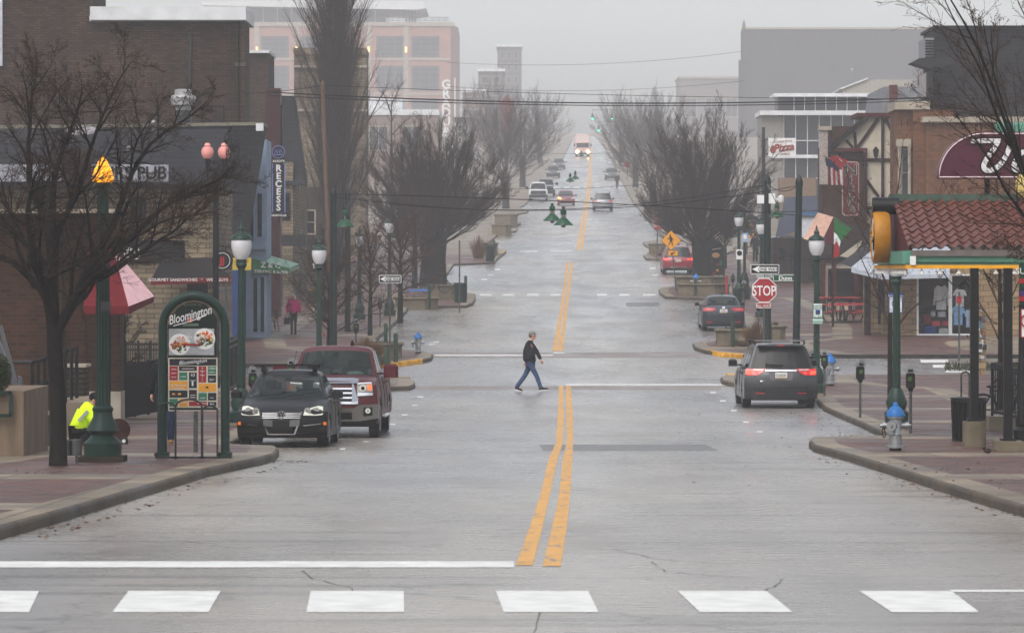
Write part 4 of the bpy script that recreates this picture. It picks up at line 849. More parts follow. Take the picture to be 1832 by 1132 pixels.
# brown-leaved trees on the right
BL = M("brown_dry_leaves", c(110,72,50), .8, var=.35, sc=15)
def leaves_on(t, rng, n, size, bounds):
    cr = [ch for ch in t.children if ch.name.startswith('crown')][0]; vs = cr.data.vertices; b = MB()
    for _ in range(n):
        v = vs[rng.randrange(len(vs))].co
        for _ in range(2):
            p = Vector(v)+Vector((rng.gauss(0,size), rng.gauss(0,size), rng.gauss(-size*.5,size))); u = Vector((rng.gauss(0,1), rng.gauss(0,1), rng.gauss(0,1))).normalized()*size*rng.uniform(.6,1.2); w = u.orthogonal().normalized()*size*.55
            b.add([p+u, p+w, p-u, p-w], [(0,1,2,3)], BL)
    b.build('leaf', t)['kind'] = 'stuff'
d = 62; T7 = Vector((PX(1905,d), d, zg(d)+K))
cfg7 = [lvl(10, .06, .0, .82, .2, 1.1, 6, BARK, True, len=1, r=.06), lvl(7, .09, .02, .8, .15, 1.1, 4, TWIG, False, (.3,.7), .42, .016, -.3), lvl(5, .1, .02, .8, .2, .8, 3, TWIG, False, (.3,.8), .45, .008, -.4), lvl(3, .1, 0, .7, .9, 0, 3, TWIG, False, (.3,.8), .5, .005, -.4)]
def st7(A, B, rng, cfg):
    k = d/F; pt = lambda x, y, dy=0: Vector(((x-1905)*k, dy, PZ(y,d)-T7.z))
    A.tube([pt(1905,900),pt(1905,700),pt(1900,500),pt(1895,420)], [.2,.17,.15,.13], BARK, 9)
    for (xa, ya, xb, yb, r) in ((1895,430,1640,20,.05),(1896,440,1700,-80,.055),(1898,400,1760,-120,.06),(1890,470,1668,180,.045),(1892,450,1720,60,.045),(1900,420,1830,-140,.06),(1890,480,1760,400,.03)):
        a = pt(1895, 440); b = pt(xb, yb, rng.uniform(-1.2, 1.2)); grow(A, pt(xa, ya), b-a, (b-a).length*1.0, r*.8, 0, rng, cfg)
tree("leafing_tree", "dark tree overhanging from the right edge with clinging brown leaves", T7, cfg7, 31, st7, extra=lambda t, rng: leaves_on(t, rng, 900, .022, None))
d9 = 100; T8 = Vector((PX(1592,d9), d9, zg(d9)+K))
def st8(A, B, rng, cfg):
    H = PZ(300,d9)-T8.z; A.tube([(0,0,-.1),(0,0,H*.3),(.03,0,H*.6)], [.07,.06,.04], BARK, 7)
    for i in range(11):
        a = i*2.4; tl = rng.uniform(.25,1.1); grow(A, (0,0,H*(.3+.045*i)), (sin(tl)*cos(a), sin(tl)*sin(a), cos(tl)), H*.38, .03, 0, rng, cfg)
cfg8 = [lvl(6, .09, .03, .8, .15, 1.5, 4, TWIG, True, len=1, r=.03), lvl(4, .1, .02, .8, .2, 1.6, 3, TWIG, False, (.4,.9), .5, .012, -.3), lvl(3, .1, 0, .7, .9, 0, 3, TWIG, False, (.4,.9), .5, .006, -.4)]
t8 = tree("leafing_tree", "small brown-leaved tree rising behind the tiled shelter and its clock", T8, cfg8, 33, st8, extra=lambda t, rng: leaves_on(t, rng, 420, .03, None))
d9 = 88; 
t9 = dup(t8, (PX(1790,88), 88, zg(88)+K), 2.2, "brown-leaved tree directly behind the shelter posts, right", .95)
# ornamental grass tufts and shrub
GRS = M("dry_ornamental_grass", c(140,104,66), .9, var=.35, sc=12)
def tuft(label, loc, w, h, n, seed):
    rng = random.Random(seed); b = MB()
    for _ in range(n):
        a = rng.random()*6.28; f = rng.random(); p = Vector((cos(a)*w*.28*f, sin(a)*w*.28*f, 0)); o = Vector((cos(a), sin(a), 0))*w*.5*f
        hh = h*rng.uniform(.7, 1.05)*(1-.35*f)
        b.tube([p, p+o*.35+Vector((0,0,hh*.6)), p+o*.85+Vector((rng.gauss(0,.03),rng.gauss(0,.03),hh))], [.011,.009,.004], GRS, 3, cap=False)
    return tag(b.build("ornamental_grass", loc=loc), label, "ornamental grass", "dry ornamental grass tufts in the planters")
tuft("big tawny grass tuft in the left corner planter behind the maroon pickup", G(655,652,K), 1.15, .95, 520, 1)
tuft("tawny grass tuft in the right corner planter under the stop sign", G(1352,622,K), 1.0, 1.0, 420, 2)
tuft("reddish tall grass clump behind the second green litter bin, far left", G(856,462,K), 1.1, 1.6, 300, 3)
tuft("reddish low grass patch by the far right stop sign planter", G(1195,462,K), 1.6, 1.0, 240, 4)
EVG = M("evergreen_leaves", c(72,92,34), .7, var=.4, sc=12)
b = MB(); rng = random.Random(4); q = Vector((PX(-8,66), 66, PZ(704,66)))
for _ in range(2600):
    u = Vector((rng.gauss(0,1), rng.gauss(0,1), rng.gauss(0,1))).normalized()*rng.uniform(.7,1.04); p = Vector((u.x*.26, u.y*.26, .34+u.z*.34))
    a = Vector((rng.gauss(0,1), rng.gauss(0,1), rng.gauss(0,1))).normalized()*.022; w = a.orthogonal().normalized()*.012
    b.add([p+a, p+w, p-a, p-w], [(0,1,2,3)], EVG)
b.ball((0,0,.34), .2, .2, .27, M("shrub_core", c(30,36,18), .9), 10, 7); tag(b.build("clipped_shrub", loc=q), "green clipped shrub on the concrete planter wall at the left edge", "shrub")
# ================================================================ STREET FURNITURE
def acorn_lamp(label, x, ybase, ytop, group="green acorn street lamps", base=True, h=K, dd=None):
    """fluted green post with a frosted acorn globe; ytop is the finial tip"""
    p = G(x, ybase, h) if dd is None else Vector((PX(x, dd), dd, zg(dd)+h)); H = (EY-ytop)*p.y/F-p.z
    t = thing("acorn_lamp", label, "street lamp", p, 0, group)
    m = MB(); m.box(-.28,.28,-.28,.28,-.05,.06,CONC); m.lathe([(.26,.06),(.27,.28),(.2,.34),(.24,.5),(.15,.75),(.1,.82)], GREENM, 16); m.build('base', t)
    m = MB(); hp = H-.95
    v = []; n = 24
    for z, r in ((.8,.095),(hp,.075)):
        for j in range(n): g = 2*pi*j/n; rr = r*(1 if j % 2 else .9); v.append((rr*cos(g), rr*sin(g), z))
    m.add(v, [(j, (j+1) % n, n+(j+1) % n, n+j) for j in range(n)], GREENM); m.lathe([(.08,hp-.1),(.13,hp-.02),(.11,hp+.03),(.12,hp+.1)], GREENM, 14); m.build('post', t, smooth=20)
    m = MB(); m.lathe([(.12,hp+.1),(.19,hp+.22),(.225,hp+.38),(.225,hp+.5),(.215,hp+.54)], GLOBE, 18); m.build('globe', t)
    m = MB(); m.lathe([(.24,hp+.53),(.24,hp+.57),(.2,hp+.63),(.1,hp+.68),(.07,hp+.74),(.09,hp+.77),(.04,hp+.82),(.03,hp+.9),(.005,hp+.97)], GREENM, 16); m.build('cap', t)
    return t
acorn_lamp("green acorn lamp standing just left of the black hatchback, nearest frosted globe", 432, 760, 395, dd=86)
acorn_lamp("green acorn lamp beside the tall strain pole, left of the young tree", 571, 668, 423, dd=121)
acorn_lamp("green acorn lamp tangled in reddish twigs above the one way sign", 643, 585, 405, dd=168)
acorn_lamp("green acorn lamp in front of the left vase tree, tallest of the hazy ones", 697, 567, 382)
acorn_lamp("green acorn lamp with reserved parking sign behind the grey minivan", 1461, 697, 404, dd=112)
acorn_lamp("green acorn lamp right of the vase tree carrying a small white dog-sign", 1322, 535, 374)
acorn_lamp("green acorn lamp half hidden by the dark strain pole with camera boxes", 1362, 560, 384, dd=170)
acorn_lamp("distant green acorn lamp by the bus stop past the vase tree trunk, left", 791, 480, 395)
acorn_lamp("green lamp post with blue and white no-scooter sign, top hidden behind the shelter roof", 1604, 760, 425)
# sign plates on posts (things of their own)
def plate(name, label, x0, x1, ya, yb, d, fill, edge=None, cat="sign", r=.02, post=None, group=None):
    t = thing(name, label, cat, P((x0+x1)/2, yb, d), 0, group); X0, X1, Z0, Z1 = PX(x0,d), PX(x1,d), PZ(yb,d), PZ(ya,d)
    m = MB(); e = edge or fill
    m.prism([(X0+r,Z0),(X1-r,Z0),(X1,Z0+r),(X1,Z1-r),(X1-r,Z1),(X0+r,Z1),(X0,Z1-r),(X0,Z0+r)], d, d+.015, e, 'y')
    if edge: w = .02; m.prism([(X0+w,Z0+w),(X1-w,Z0+w),(X1-w,Z1-w),(X0+w,Z1-w)], d-.004, d, fill, 'y')
    m.build('plate', t, True); 
    if post:
        m = MB(); b = G(post[0], post[1], K); zt = post[2] if len(post) > 2 else Z1; m.tube([(b.x, d+.05, zg(d)), (PX((x0+x1)/2 if len(post) < 4 else post[3], d), d+.05, zt)], .033, STEEL, 8); m.build('post', t, True)
    return t
def let(t, lines, d):
    m = MB()
    for s_, x, y, size, mat, *kw in lines: m.text(s_, size, mat, P(x, y, d-.008), .003, **(kw[0] if kw else {}))
    m.build('lettering', t, True)
SB = M("sign_blue", c(44,84,160), .4, var=.05); SG = M("sign_green", c(24,110,76), .4, var=.05); SGT = M("sign_green_text", c(40,120,90), .5, var=0)
t = plate("no_scooter_sign", "white and blue sign with crossed circle on the green post by the hydrant", 1590, 1615, 524, 560, 90.2, WHITE, SB)
m = MB(); m.box(PX(1591,90.2), PX(1614,90.2), 90.19, 90.2, PZ(532,90.2), PZ(525,90.2), SB)
pc = P(1602.5, 543, 90.18); 
m.lathe([(.075,-.004),(.093,-.004),(.093,.01),(.075,.01)], SB, 20, at=pc, ax='y', ring=True); m.bar(pc+Vector((-.06,-.005,.06)), pc+Vector((.06,-.005,-.06)), .006, .016, SB); m.build('symbol', t, True)
let(t, [("DISMOUNT AREA", 1602.5, 530.5, .045, WHITE), ("NO SKATEBOARDS", 1602.5, 536, .036, SB), ("SCOOTERS OR BICYCLES", 1602.5, 554, .028, SB), ("ON SIDEWALK", 1602.5, 557.5, .03, SB)], 90.18)
t = plate("reserved_parking_sign", "pale sign with blue wheelchair square on the acorn lamp behind the minivan", 1454, 1472, 542, 569, 111.7, M("pale_sign_white", c(206,218,212), .5), SG); let(t, [("RESERVED", 1463, 548, .055, SGT), ("PARKING", 1463, 552.5, .058, SGT), ("VAN ACCESSIBLE", 1463, 566, .03, SGT)], 111.69)
m = MB(); m.box(PX(1459,111.7), PX(1467,111.7), 111.68, 111.69, PZ(562,111.7), PZ(554,111.7), SB); m.lathe([(.02,-.01),(.03,-.01)], WHITE, 10, at=P(1463,560,111.68), ax='y'); m.build('symbol', t, True)
t = plate("tow_sign", "small pale green tow-away plate under the reserved parking sign", 1454, 1472, 570, 579, 111.7, M("pale_sign_green", c(176,206,194), .5)); let(t, [("TOW AWAY", 1463, 576.5, .055, SGT)], 111.69)
# stop sign assembly
d = 137; po = G(1366, 640, K); d = po.y
t = thing("stop_sign", "large red octagonal STOP sign on the right corner planter", "stop sign", P(1367,540,d), group="stop signs"); 
def octo(mb, ctr, r, y0, y1, m): mb.prism([(ctr.x+r*cos(pi/8+i*pi/4), ctr.z+r*sin(pi/8+i*pi/4)) for i in range(8)], y0, y1, m, 'y')
m = MB(); pc = P(1367,519,d); k = d/F; octo(m, pc, 23.5*k, d-.1, d-.085, WHITE); octo(m, pc, 22*k, d-.106, d-.1, RED); m.build('plate', t, True)
m = MB(); m.text("STOP", 18.5*k*1.36, WHITE, P(1367,528.5,d-.11), .003, bold=.006, sx=.70); m.build('lettering', t, True)
m = MB(); m.tube([(po.x,d,po.z),(PX(1368,d),d,PZ(474,d))], .035, STEEL, 8); m.build('post', t, True)
t = plate("all_way_plate", "small red ALL WAY plate under the near stop sign", 1353, 1379, 541, 551, d-.1, RED, WHITE, "sign"); let(t, [("ALL WAY", 1366, 549.3, .14, WHITE, dict(sx=.8))], d-.11)
def oneway(label, x0, x1, ya, yb, d, post=None):
    t = plate("one_way_sign", label, x0, x1, ya, yb, d, BLACK, WHITE, "one way sign", post=post, group="one way signs"); k = d/F; m = MB(); w = x1-x0; h = yb-ya; yc = (ya+yb)/2
    A = lambda u, v: (PX(x0+w*u, d), PZ(yc+h*v, d))
    m.prism([A(.05,0), A(.30,-.36), A(.30,-.22), A(.93,-.22), A(.93,.22), A(.30,.22), A(.30,.36)], d-.012, d-.006, WHITE, 'y'); m.build('arrow', t, True)
    m = MB(); m.text("ONE WAY", h*k*.46, BLK_T, P(x0+w*.605, yc+h*.165, d-.016), .002, sx=.95, bold=.004); m.build('lettering', t, True); return t
oneway("black and white ONE WAY sign above the near stop sign", 1343, 1394, 473, 490, d-.12)
oneway("black and white ONE WAY sign on its post left of the roadway, partly behind twigs", 678, 718, 492, 506, G(700,662,K).y, (697,662))
t = plate("street_name_sign", "green street name blade reading Dunn beside the stop sign", 1383, 1425, 491, 503, d-.05, SG, WHITE, "street sign"); let(t, [("Dunn", 1405, 501, .21, WHITE, dict(bold=.005))], d-.065)
t = plate("notice_plate", "small white notice plate between the one way sign and stop sign", 1354, 1382, 490, 497, d-.03, M("pale_sign_white", c(1,1,1)), None); let(t, [("PUSH", 1361, 495.5, .06, RED), ("LOCAL", 1375, 495.5, .06, RED)], d-.035)
# pedestrian warning diamond and arrow plate
po = G(1210, 521, K); d = po.y; k = d/F
t = thing("pedestrian_sign", "amber diamond walking-pedestrian sign in front of the red car", "warning sign", P(1201,446,d)); m = MB(); pc = P(1200.5,430,d)
for r, mm, y in ((18,BLACK,0),(17.3,SIGNY,-.006)): m.prism([(pc.x-r*k,pc.z),(pc.x,pc.z-r*k),(pc.x+r*k,pc.z),(pc.x,pc.z+r*k)], d-.08+y, d-.07+y, mm, 'y')
m.build('plate', t, True)
m = MB(); A = lambda u, v: (pc.x+u*k, pc.z+v*k); y0, y1 = d-.098, d-.088
m.prism([A(-1.6+3*cos(a)*.55,8.2+2.2*sin(a)) for a in [i*pi/4 for i in range(8)]], y0, y1, BLK_T, 'y')
m.prism([A(-3.2,6),A(1.2,6),A(2,0),A(-1.8,-1)], y0, y1, BLK_T, 'y'); m.prism([A(-2,-.5),A(0,-.5),A(-1.4,-5),A(-4.8,-9.5),A(-6.2,-9),A(-3.4,-5)], y0, y1, BLK_T, 'y'); m.prism([A(-.4,-.5),A(2,-.2),A(2.4,-4.2),A(4,-9.3),A(2.4,-9.6),A(.6,-4.6)], y0, y1, BLK_T, 'y')
m.prism([A(-3,5.8),A(-2,4.4),A(-5,1.4),A(-7.5,3.4),A(-6.8,4.4),A(-5.2,3)], y0, y1, BLK_T, 'y'); m.prism([A(1,5.8),A(5,1),A(4.2,.4),A(0,3.6)], y0, y1, BLK_T, 'y'); m.build('symbol', t, True)
m = MB(); m.tube([(po.x,d,po.z),(pc.x,d,pc.z+6*k)], .035, STEEL, 8); m.build('post', t, True)
t = plate("arrow_sign", "amber diagonal arrow plate under the pedestrian diamond", 1195, 1213, 448, 458, d-.08, SIGNY, BLACK, "warning sign"); m = MB(); ar = P(1204,453,d-.1)
m.bar(ar+Vector((3.5*k,0,2*k)), ar+Vector((-2*k,0,-1.2*k)), .005, .055, BLK_T); m.prism([(ar.x-4.8*k,ar.z-2.6*k),(ar.x-.2*k,ar.z-3.2*k),(ar.x-3*k,ar.z+1.8*k)], ar.y-.004, ar.y+.004, BLK_T, 'y'); m.build('symbol', t, True)
# hazy stop sign further up
po = G(1175, 463, K); d = po.y; k = d/F
t = thing("stop_sign", "smaller hazy STOP sign under the drooping right tree branches", "stop sign", P(1177,410,d), group="stop signs"); m = MB(); pc = P(1177,394,d); octo(m, pc, 11*k, d-.1, d-.085, WHITE); octo(m, pc, 10.3*k, d-.106, d-.1, RED); m.build('plate', t, True)
m = MB(); m.text("STOP", 8.7*k*1.36, WHITE, P(1177,398.5,d-.11), .003, bold=.01, sx=.70); m.build('lettering', t, True); m = MB(); m.tube([po, (pc.x,d,pc.z+4*k)], .04, STEEL, 6); m.box(pc.x-7*k,pc.x+7*k,d-.1,d-.08,PZ(410,d),PZ(406,d),RED); m.build('post', t, True)
t = thing("stop_sign", "tiny pink faded STOP sign almost lost in mist, right kerb", "stop sign", P(1122,300,480), group="stop signs"); m = MB(); octo(m, P(1122,294,480), .42, 480, 480.05, RED); m.build('plate', t, True); m = MB(); m.tube([P(1122,296,480.1), P(1122,322,480.1)], .05, STEEL, 6); m.build('post', t, True)
# parking meters
def meter(label, x, y, ytop, dd=None):
    p = G(x, y, K) if dd is None else Vector((PX(x, dd), dd, zg(dd)+K)); H = (EY-ytop)*p.y/F-p.z
    t = thing("parking_meter", label, "parking meter", p, R.uniform(-.3,.3), "parking meters along the kerbs"); hd = H-.52
    m = MB(); m.tube([(0,0,0),(0,0,hd)], .032, STEEL, 8); m.build('post', t)
    m = MB(); m.lathe([(.04,hd-.02),(.07,hd+.05),(.07,hd+.08)], BLACKM, 10); m.bbox(-.095,.095,-.07,.07,hd+.06,hd+.36,BLACKM,.03); m.build('housing', t)
    m = MB(); m.prism([(-.1,hd+.36),(.1,hd+.36),(.1,hd+.42),(.055,hd+.52),(-.055,hd+.52),(-.1,hd+.42)], -.07, .07, SILVER, 'y'); m.build('dome', t)
    m = MB(); m.box(-.05,.03,-.08,-.068,hd+.20,hd+.28,M("meter_green_label", c(92,140,56), .5)); m.build('label', t); m = MB(); m.box(-.05,.05,-.082,-.07,hd+.38,hd+.44,DKGLASS); m.build('display', t)
    return t
meter("black parking meter right of the hydrant-side lamp post, nearest on the right", 1629, 775, 653)
meter("black parking meter alone between minivan and the green lamp post", 1539, 747, 643)
meter("black parking meter just right of the minivan, in front of the far hydrant", 1475, 708, 625)
meter("black parking meter mostly hidden behind the minivan's right edge", 1453, 700, 627, 113)
meter("black parking meter left of the black hatchback roof", 452, 745, 655, 92)
meter("black parking meter peeking over the hatchback roof beside the pickup cab", 522, 720, 641, 103)
meter("black parking meter tip showing above the pickup roof", 585, 690, 624, 112)
meter("parking meter beside the blue sedan's right rear light", 1331, 555, 502)
meter("parking meter between the blue sedan and the stop sign", 1357, 583, 532)
meter("parking meter in front of the dark bollard behind the grass tuft, left", 637, 625, 570)
meter("parking meter behind the one way sign post, left pavement", 680, 585, 530)
meter("parking meter beside the red post at the planter's right end", 1311, 525, 487)
# hydrants
def hydrant(label, x, y, ytop, rz=0, h=K):
    p = G(x, y, h); H = (EY-ytop)*p.y/F-p.z; t = thing("fire_hydrant", label, "fire hydrant", p, rz, "silver fire hydrants with blue bonnets"); s = H/.95; m = MB()
    m.lathe([(.12*s,-.02),(.12*s,.06*s)], M("rusty_base", c(88,60,48), .8), 14); m.lathe([(.19*s,.06*s),(.19*s,.10*s),(.13*s,.12*s),(.125*s,.3*s),(.14*s,.32*s),(.125*s,.34*s),(.12*s,.62*s),(.16*s,.64*s),(.16*s,.68*s)], SILVER, 18); m.build('barrel', t)
    m = MB(); m.lathe([(.19*s,.68*s),(.19*s,.71*s),(.16*s,.78*s),(.11*s,.85*s),(.06*s,.88*s),(.045*s,.95*s),(.01*s,.96*s)], BLUEP, 16); m.build('bonnet', t)
    for nm, a, r in (('steamer_cap', -2.0, .1),('nozzle_cap', pi, .075),('nozzle_cap', 0, .075)):
        m = MB(); X = Matrix.Rotation(a, 4, 'Z'); m.lathe([(.06*s,.08*s),(r*s*.75,.1*s),(r*s*.75,.2*s),(r*s,.2*s),(r*s,.26*s),(.035*s,.26*s),(.03*s,.31*s)], SILVER, 12, at=(0,0,.5*s), ax='x', X=X); m.build(nm, t)
    m = MB(); pts = [Vector((-.24*s+.03*s*sin(i*.7), -.13*s, (.48-.22*sin(pi*i/8))*s)) for i in range(9)]; m.tube(pts, .009, BLACKM, 4); m.build('chain', t); return t
hydrant("silver fire hydrant with bright blue bonnet on the near right kerb", 1602, 806, 720)
hydrant("silver hydrant with blue bonnet behind the parking meter right of the minivan", 1485, 690, 632)
hydrant("silver hydrant with blue bonnet alone on the left corner kerb", 748, 632, 594)
hydrant("distant hydrant with only its blue top clear, beside the right planter", 1245, 520, 489)
# bollards
def bollard(label, x, y, ytop, r=.075, group="green pipe bollards at the street corners"):
    p = G(x, y, K); H = (EY-ytop)*p.y/F-p.z; m = MB(); m.lathe([(r,-.05),(r,H-.06),(r*.85,H-.02),(r*.4,H)], M("bollard_green", c(52,92,64), .5, var=.2), 14); tag(m.build("bollard", loc=p), label, "bollard", group)
for a in (("green bollard closest to the pickup's mirror, in front of the yellow kerb",692,683,620),("green bollard just right of the grass tuft, low behind the pickup windscreen",675,668,634),("green bollard right of the one way post, beside the yellow kerb",708,648,596),("green bollard in front of the left planter's back wall",690,615,578),("green bollard in front of the bicycles on the stone planter",768,551,508),("green bollard behind the dark litter bin, left of the dashed crossing",833,535,493),("green bollard beside the vase tree trunk, left",790,514,496),("slender bollard behind the hazy second litter bin",884,461,429),("green bollard in front of the blue sedan's right tail light",1311,620,558),("green bollard behind the grass tuft under the stop sign",1377,612,575),("green bollard in front of the right tree's long planter",1244,529,498)): bollard(*a)
# litter bins
def bin_(label, x, y, w, ytop, m_, grp="slatted litter bins"):
    p = G(x, y, K); H = (EY-ytop)*p.y/F-p.z; r = w*p.y/F/2; t = thing("litter_bin", label, "litter bin", p, 0, grp); m = MB()
    m.lathe([(r*.86,0),(r*.86,H-.08)], BLACK, 16)
    m.build('liner', t); n = 22
    m = MB()
    for i in range(n): g = 2*pi*i/n; m.bar((r*.92*cos(g),r*.92*sin(g),.03),(r*cos(g),r*sin(g),H-.06), .035, .02, m_)
    m.build('slat', t); m = MB(); m.lathe([(r*.9,0),(r*.98,0),(r*.98,.05),(r*.9,.05)], m_, 20); m.lathe([(r*.7,H-.08),(r*1.05,H-.07),(r*1.05,H),(r*.75,H+.01)], m_, 20); m.build('rim', t); return t
bin_("dark green slatted litter bin at the dashed crossing, left", 824, 541, 23, 506, GREENM)
bin_("hazy green litter bin on the second left corner", 877, 468, 16, 439, GREENM)
bin_("black slatted litter bin behind the shelter's first footing", 1733, 789, 62, 711, BLACKM)
bin_("green litter bin at the foot of the right pavement lamp posts", 1320, 548, 17, 515, GREENM)
# planters
PLANT = M("planter_concrete", c(142,130,108), .8, var=.25, sc=3, bump=.2); SOIL = M("planter_soil", c(52,42,34), .95, var=.4, sc=10)
def planter(label, x0, x1, y, h, depth, group="low concrete planters", rim=.12):
    a, b = G(x0, y, K), G(x1, y, K); t = thing("planter", label, "planter", ((a.x+b.x)/2, a.y, a.z), 0, group); w = b.x-a.x; c_ = .3*min(depth, w)
    def ring(o, z): return [(-w/2-o+c_,-o,z),(w/2+o-c_,-o,z),(w/2+o,c_-o,z),(w/2+o,depth+o-c_,z),(w/2+o-c_,depth+o,z),(-w/2-o+c_,depth+o,z),(-w/2-o,depth+o-c_,z),(-w/2-o,c_-o,z)]
    m = MB(); v = []
    for o, z in ((0,-.2),(0,h-rim),(.06,h-rim+.02),(.08,h-.05),(.04,h),(-.2,h),(-.2,h-.06)): v += ring(o, z)
    m.add(v, [(k*8+i, k*8+(i+1) % 8, k*8+8+(i+1) % 8, k*8+8+i) for k in range(6) for i in range(8)], PLANT); m.build('wall', t, smooth=30)
    m = MB(); v = ring(-.2, h-.06); m.add(v, [tuple(range(8))], SOIL); rng = random.Random(int(x0))
    for _ in range(60): 
        px_, py_ = rng.uniform(-w/2+.3,w/2-.3), rng.uniform(.3,max(.4,depth-.3)); m.tube([(px_,py_,h-.06),(px_+rng.gauss(0,.05),py_,h+.12*rng.random())], [.02,.004], M("low_green_plants", c(78,84,40), .8, var=.4), 3, cap=False)
    m.build('soil', t); return t
planter("long stone planter on the near left corner behind the grass tuft", 632, 717, 640, .52, 2.2)
planter("low stone planter carrying the bicycles, left of the dashed crossing", 706, 783, 549, .45, 2.0)
planter("higher stone planter round the left vase tree's foot", 770, 822, 536, .75, 3.0)
planter("stone planter on the right corner left of the grass tuft", 1284, 1352, 618, .62, 1.8)
planter("stone planter stub right of the strain pole behind the minivan", 1372, 1406, 607, .55, 1.4)
planter("long stone planter at the right vase tree's foot", 1216, 1306, 529, .62, 3.2)
planter("taller stone planter behind the long one under the right vase tree", 1210, 1300, 514, .6, 3.0)
planter("far stone planter beyond the red car, right", 1165, 1215, 457, .8, 5)
planter("hazy stone planter behind the second litter bin, left", 866, 890, 458, .9, 5)
planter("far stone planter by the white pickup, left", 885, 926, 405, 1.0, 8)
planter("far stone planter, lower of two beyond the second crossing, left", 880, 915, 420, .8, 6)
m = MB(); p = G(1337,619,K); m.lathe([(.3,-.02),(.45,.1),(.5,.22),(.42,.34),(.15,.36)], PLANT, 16); tag(m.build("stone_bowl", loc=p), "round low stone bowl beside the yellow kerb on the right corner", "stone seat")
m = MB(); p = G(668,650,K); m.lathe([(.35,-.02),(.5,.1),(.55,.25),(.46,.38),(.15,.4)], PLANT, 16); tag(m.build("stone_bowl", loc=p), "round low stone bowl under the left grass tuft", "stone seat")
# strain poles with hanging green lamps
def pole(name, label, x, ytop, d, w, m_, lean=0, cat="pole", group=None):
    H = PZ(ytop, d)-zg(d)-K; t = thing(name, label, cat, (PX(x, d)-lean, d, zg(d)+K), 0, group); r = w*d/F/2; m = MB()
    m.tube([(0,0,-.2),(lean*.5,0,H*.5),(lean,0,H)], [r*1.05, r, r*.92], m_, 14); m.build('shaft', t); m = MB(); m.lathe([(r*.98,H-.15),(r*1.08,H-.1),(r*1.0,H+.02),(r*.4,H+.16),(.01,H+.2)], m_, 14, at=(lean,0,0)); m.build('cap', t); return t
SPG = "green strain poles that carry the cables"
DKG = M("dark_green_pole", c(36,58,54), .45, var=.2)
pole("strain_pole", "stout dark green strain pole left of the hanging pavement lamp", 597, 345, 132, 12, DKG, group=SPG)
pole("strain_pole", "green strain pole just behind the left pavement's hanging lamp", 622, 345, 158, 10.5, DKG, group=SPG)
pole("strain_pole", "green strain pole with white camera boxes behind the stop sign", 1373, 322, 142, 13, DKG, group=SPG)
pole("strain_pole", "green strain pole standing right of the Dunn blade", 1430, 324, 125, 13, DKG, .12, group=SPG)
pole("utility_pole", "leaning weathered wooden utility pole in front of the columnar tree", 577, 153, 150, 8, M("weathered_pole_wood", c(136,112,96), .85, var=.25, stretch=(6,6,.4), sc=3), -.35, "utility pole")
# control boxes and cameras on the right pole
t = thing("control_box", "two white control boxes and dome camera on the right strain pole", "control box", P(1373,356,141.6)); m = MB()
px_box(m, 1355, 1367, 349, 364, 141.5, .3, WHITE); px_box(m, 1376, 1387, 346, 364, 141.5, .3, WHITE); m.build('box', t, True); m = MB(); m.bar(P(1386,356,141.6), P(1397,356,141.4), .06, .06, WHITE); m.lathe([(.02,.2),(.11,.15),(.11,.02),(.08,-.06)], WHITE, 10, at=P(1397,359,141.4)); m.build('camera', t, True)
# pendant lamps
ENM = M("pendant_green_enamel", c(34,110,72), .35, var=.12)
def pendant(label, x, ytop, ybot, d, cable=None):
    k = d/F; h = (ybot-ytop)*k; t = thing("pendant_lamp", label, "hanging lamp", P(x, ytop, d), 0, "green enamel lamps hanging over the street"); s = h/.62
    m = MB(); m.lathe([(.085*s,-.2*s),(.1*s,-.17*s),(.1*s,-.06*s),(.06*s,-.02*s),(.03*s,.02*s)], ENM, 14); m.box(-.05*s,.05*s,-.05*s,.05*s,.0,.06*s,BLACKM); m.build('ballast', t)
    m = MB()
    for i in range(6): g = i*pi/3; m.bar((.075*s*cos(g),.075*s*sin(g),-.32*s),(.075*s*cos(g),.075*s*sin(g),-.19*s), .02*s,.02*s, BLACKM)
    m.lathe([(.05*s,-.32*s),(.05*s,-.2*s)], SILVER, 10); m.build('neck', t)
    m = MB(); m.lathe([(.08*s,-.30*s),(.12*s,-.33*s),(.32*s,-.53*s),(.325*s,-.55*s),(.3*s,-.53*s),(.1*s,-.34*s)], GREEN2 if False else ENM, 22); m.build('shade', t)
    m = MB(); m.ball((0,0,-.55*s), .08*s,.08*s,.08*s, M("clear_bulb", c(150,140,120), .2), 10, 6); m.build('bulb', t); return t
pendant("hanging green street lamp over the roadway, nearer of the central pair", 1008, 373, 407, 140)
pendant("hanging green street lamp over the roadway, left of the central pair", 988, 367, 399, 147)
pendant("green pendant lamp hung from the strain poles over the left pavement", 617, 375, 410, 140)
pendant("green pendant lamp hung beside the camera pole over the right pavement", 1390, 364, 391, 141)
pendant("small hazy hanging lamp up the hill, left of the second pair", 1020, 311, 327, 262)
pendant("small hazy hanging lamp up the hill, right of the second pair", 1029, 307, 322, 268)
pendant("tiny hanging lamp silhouetted in front of the far lorry", 1040, 271, 281, 420)
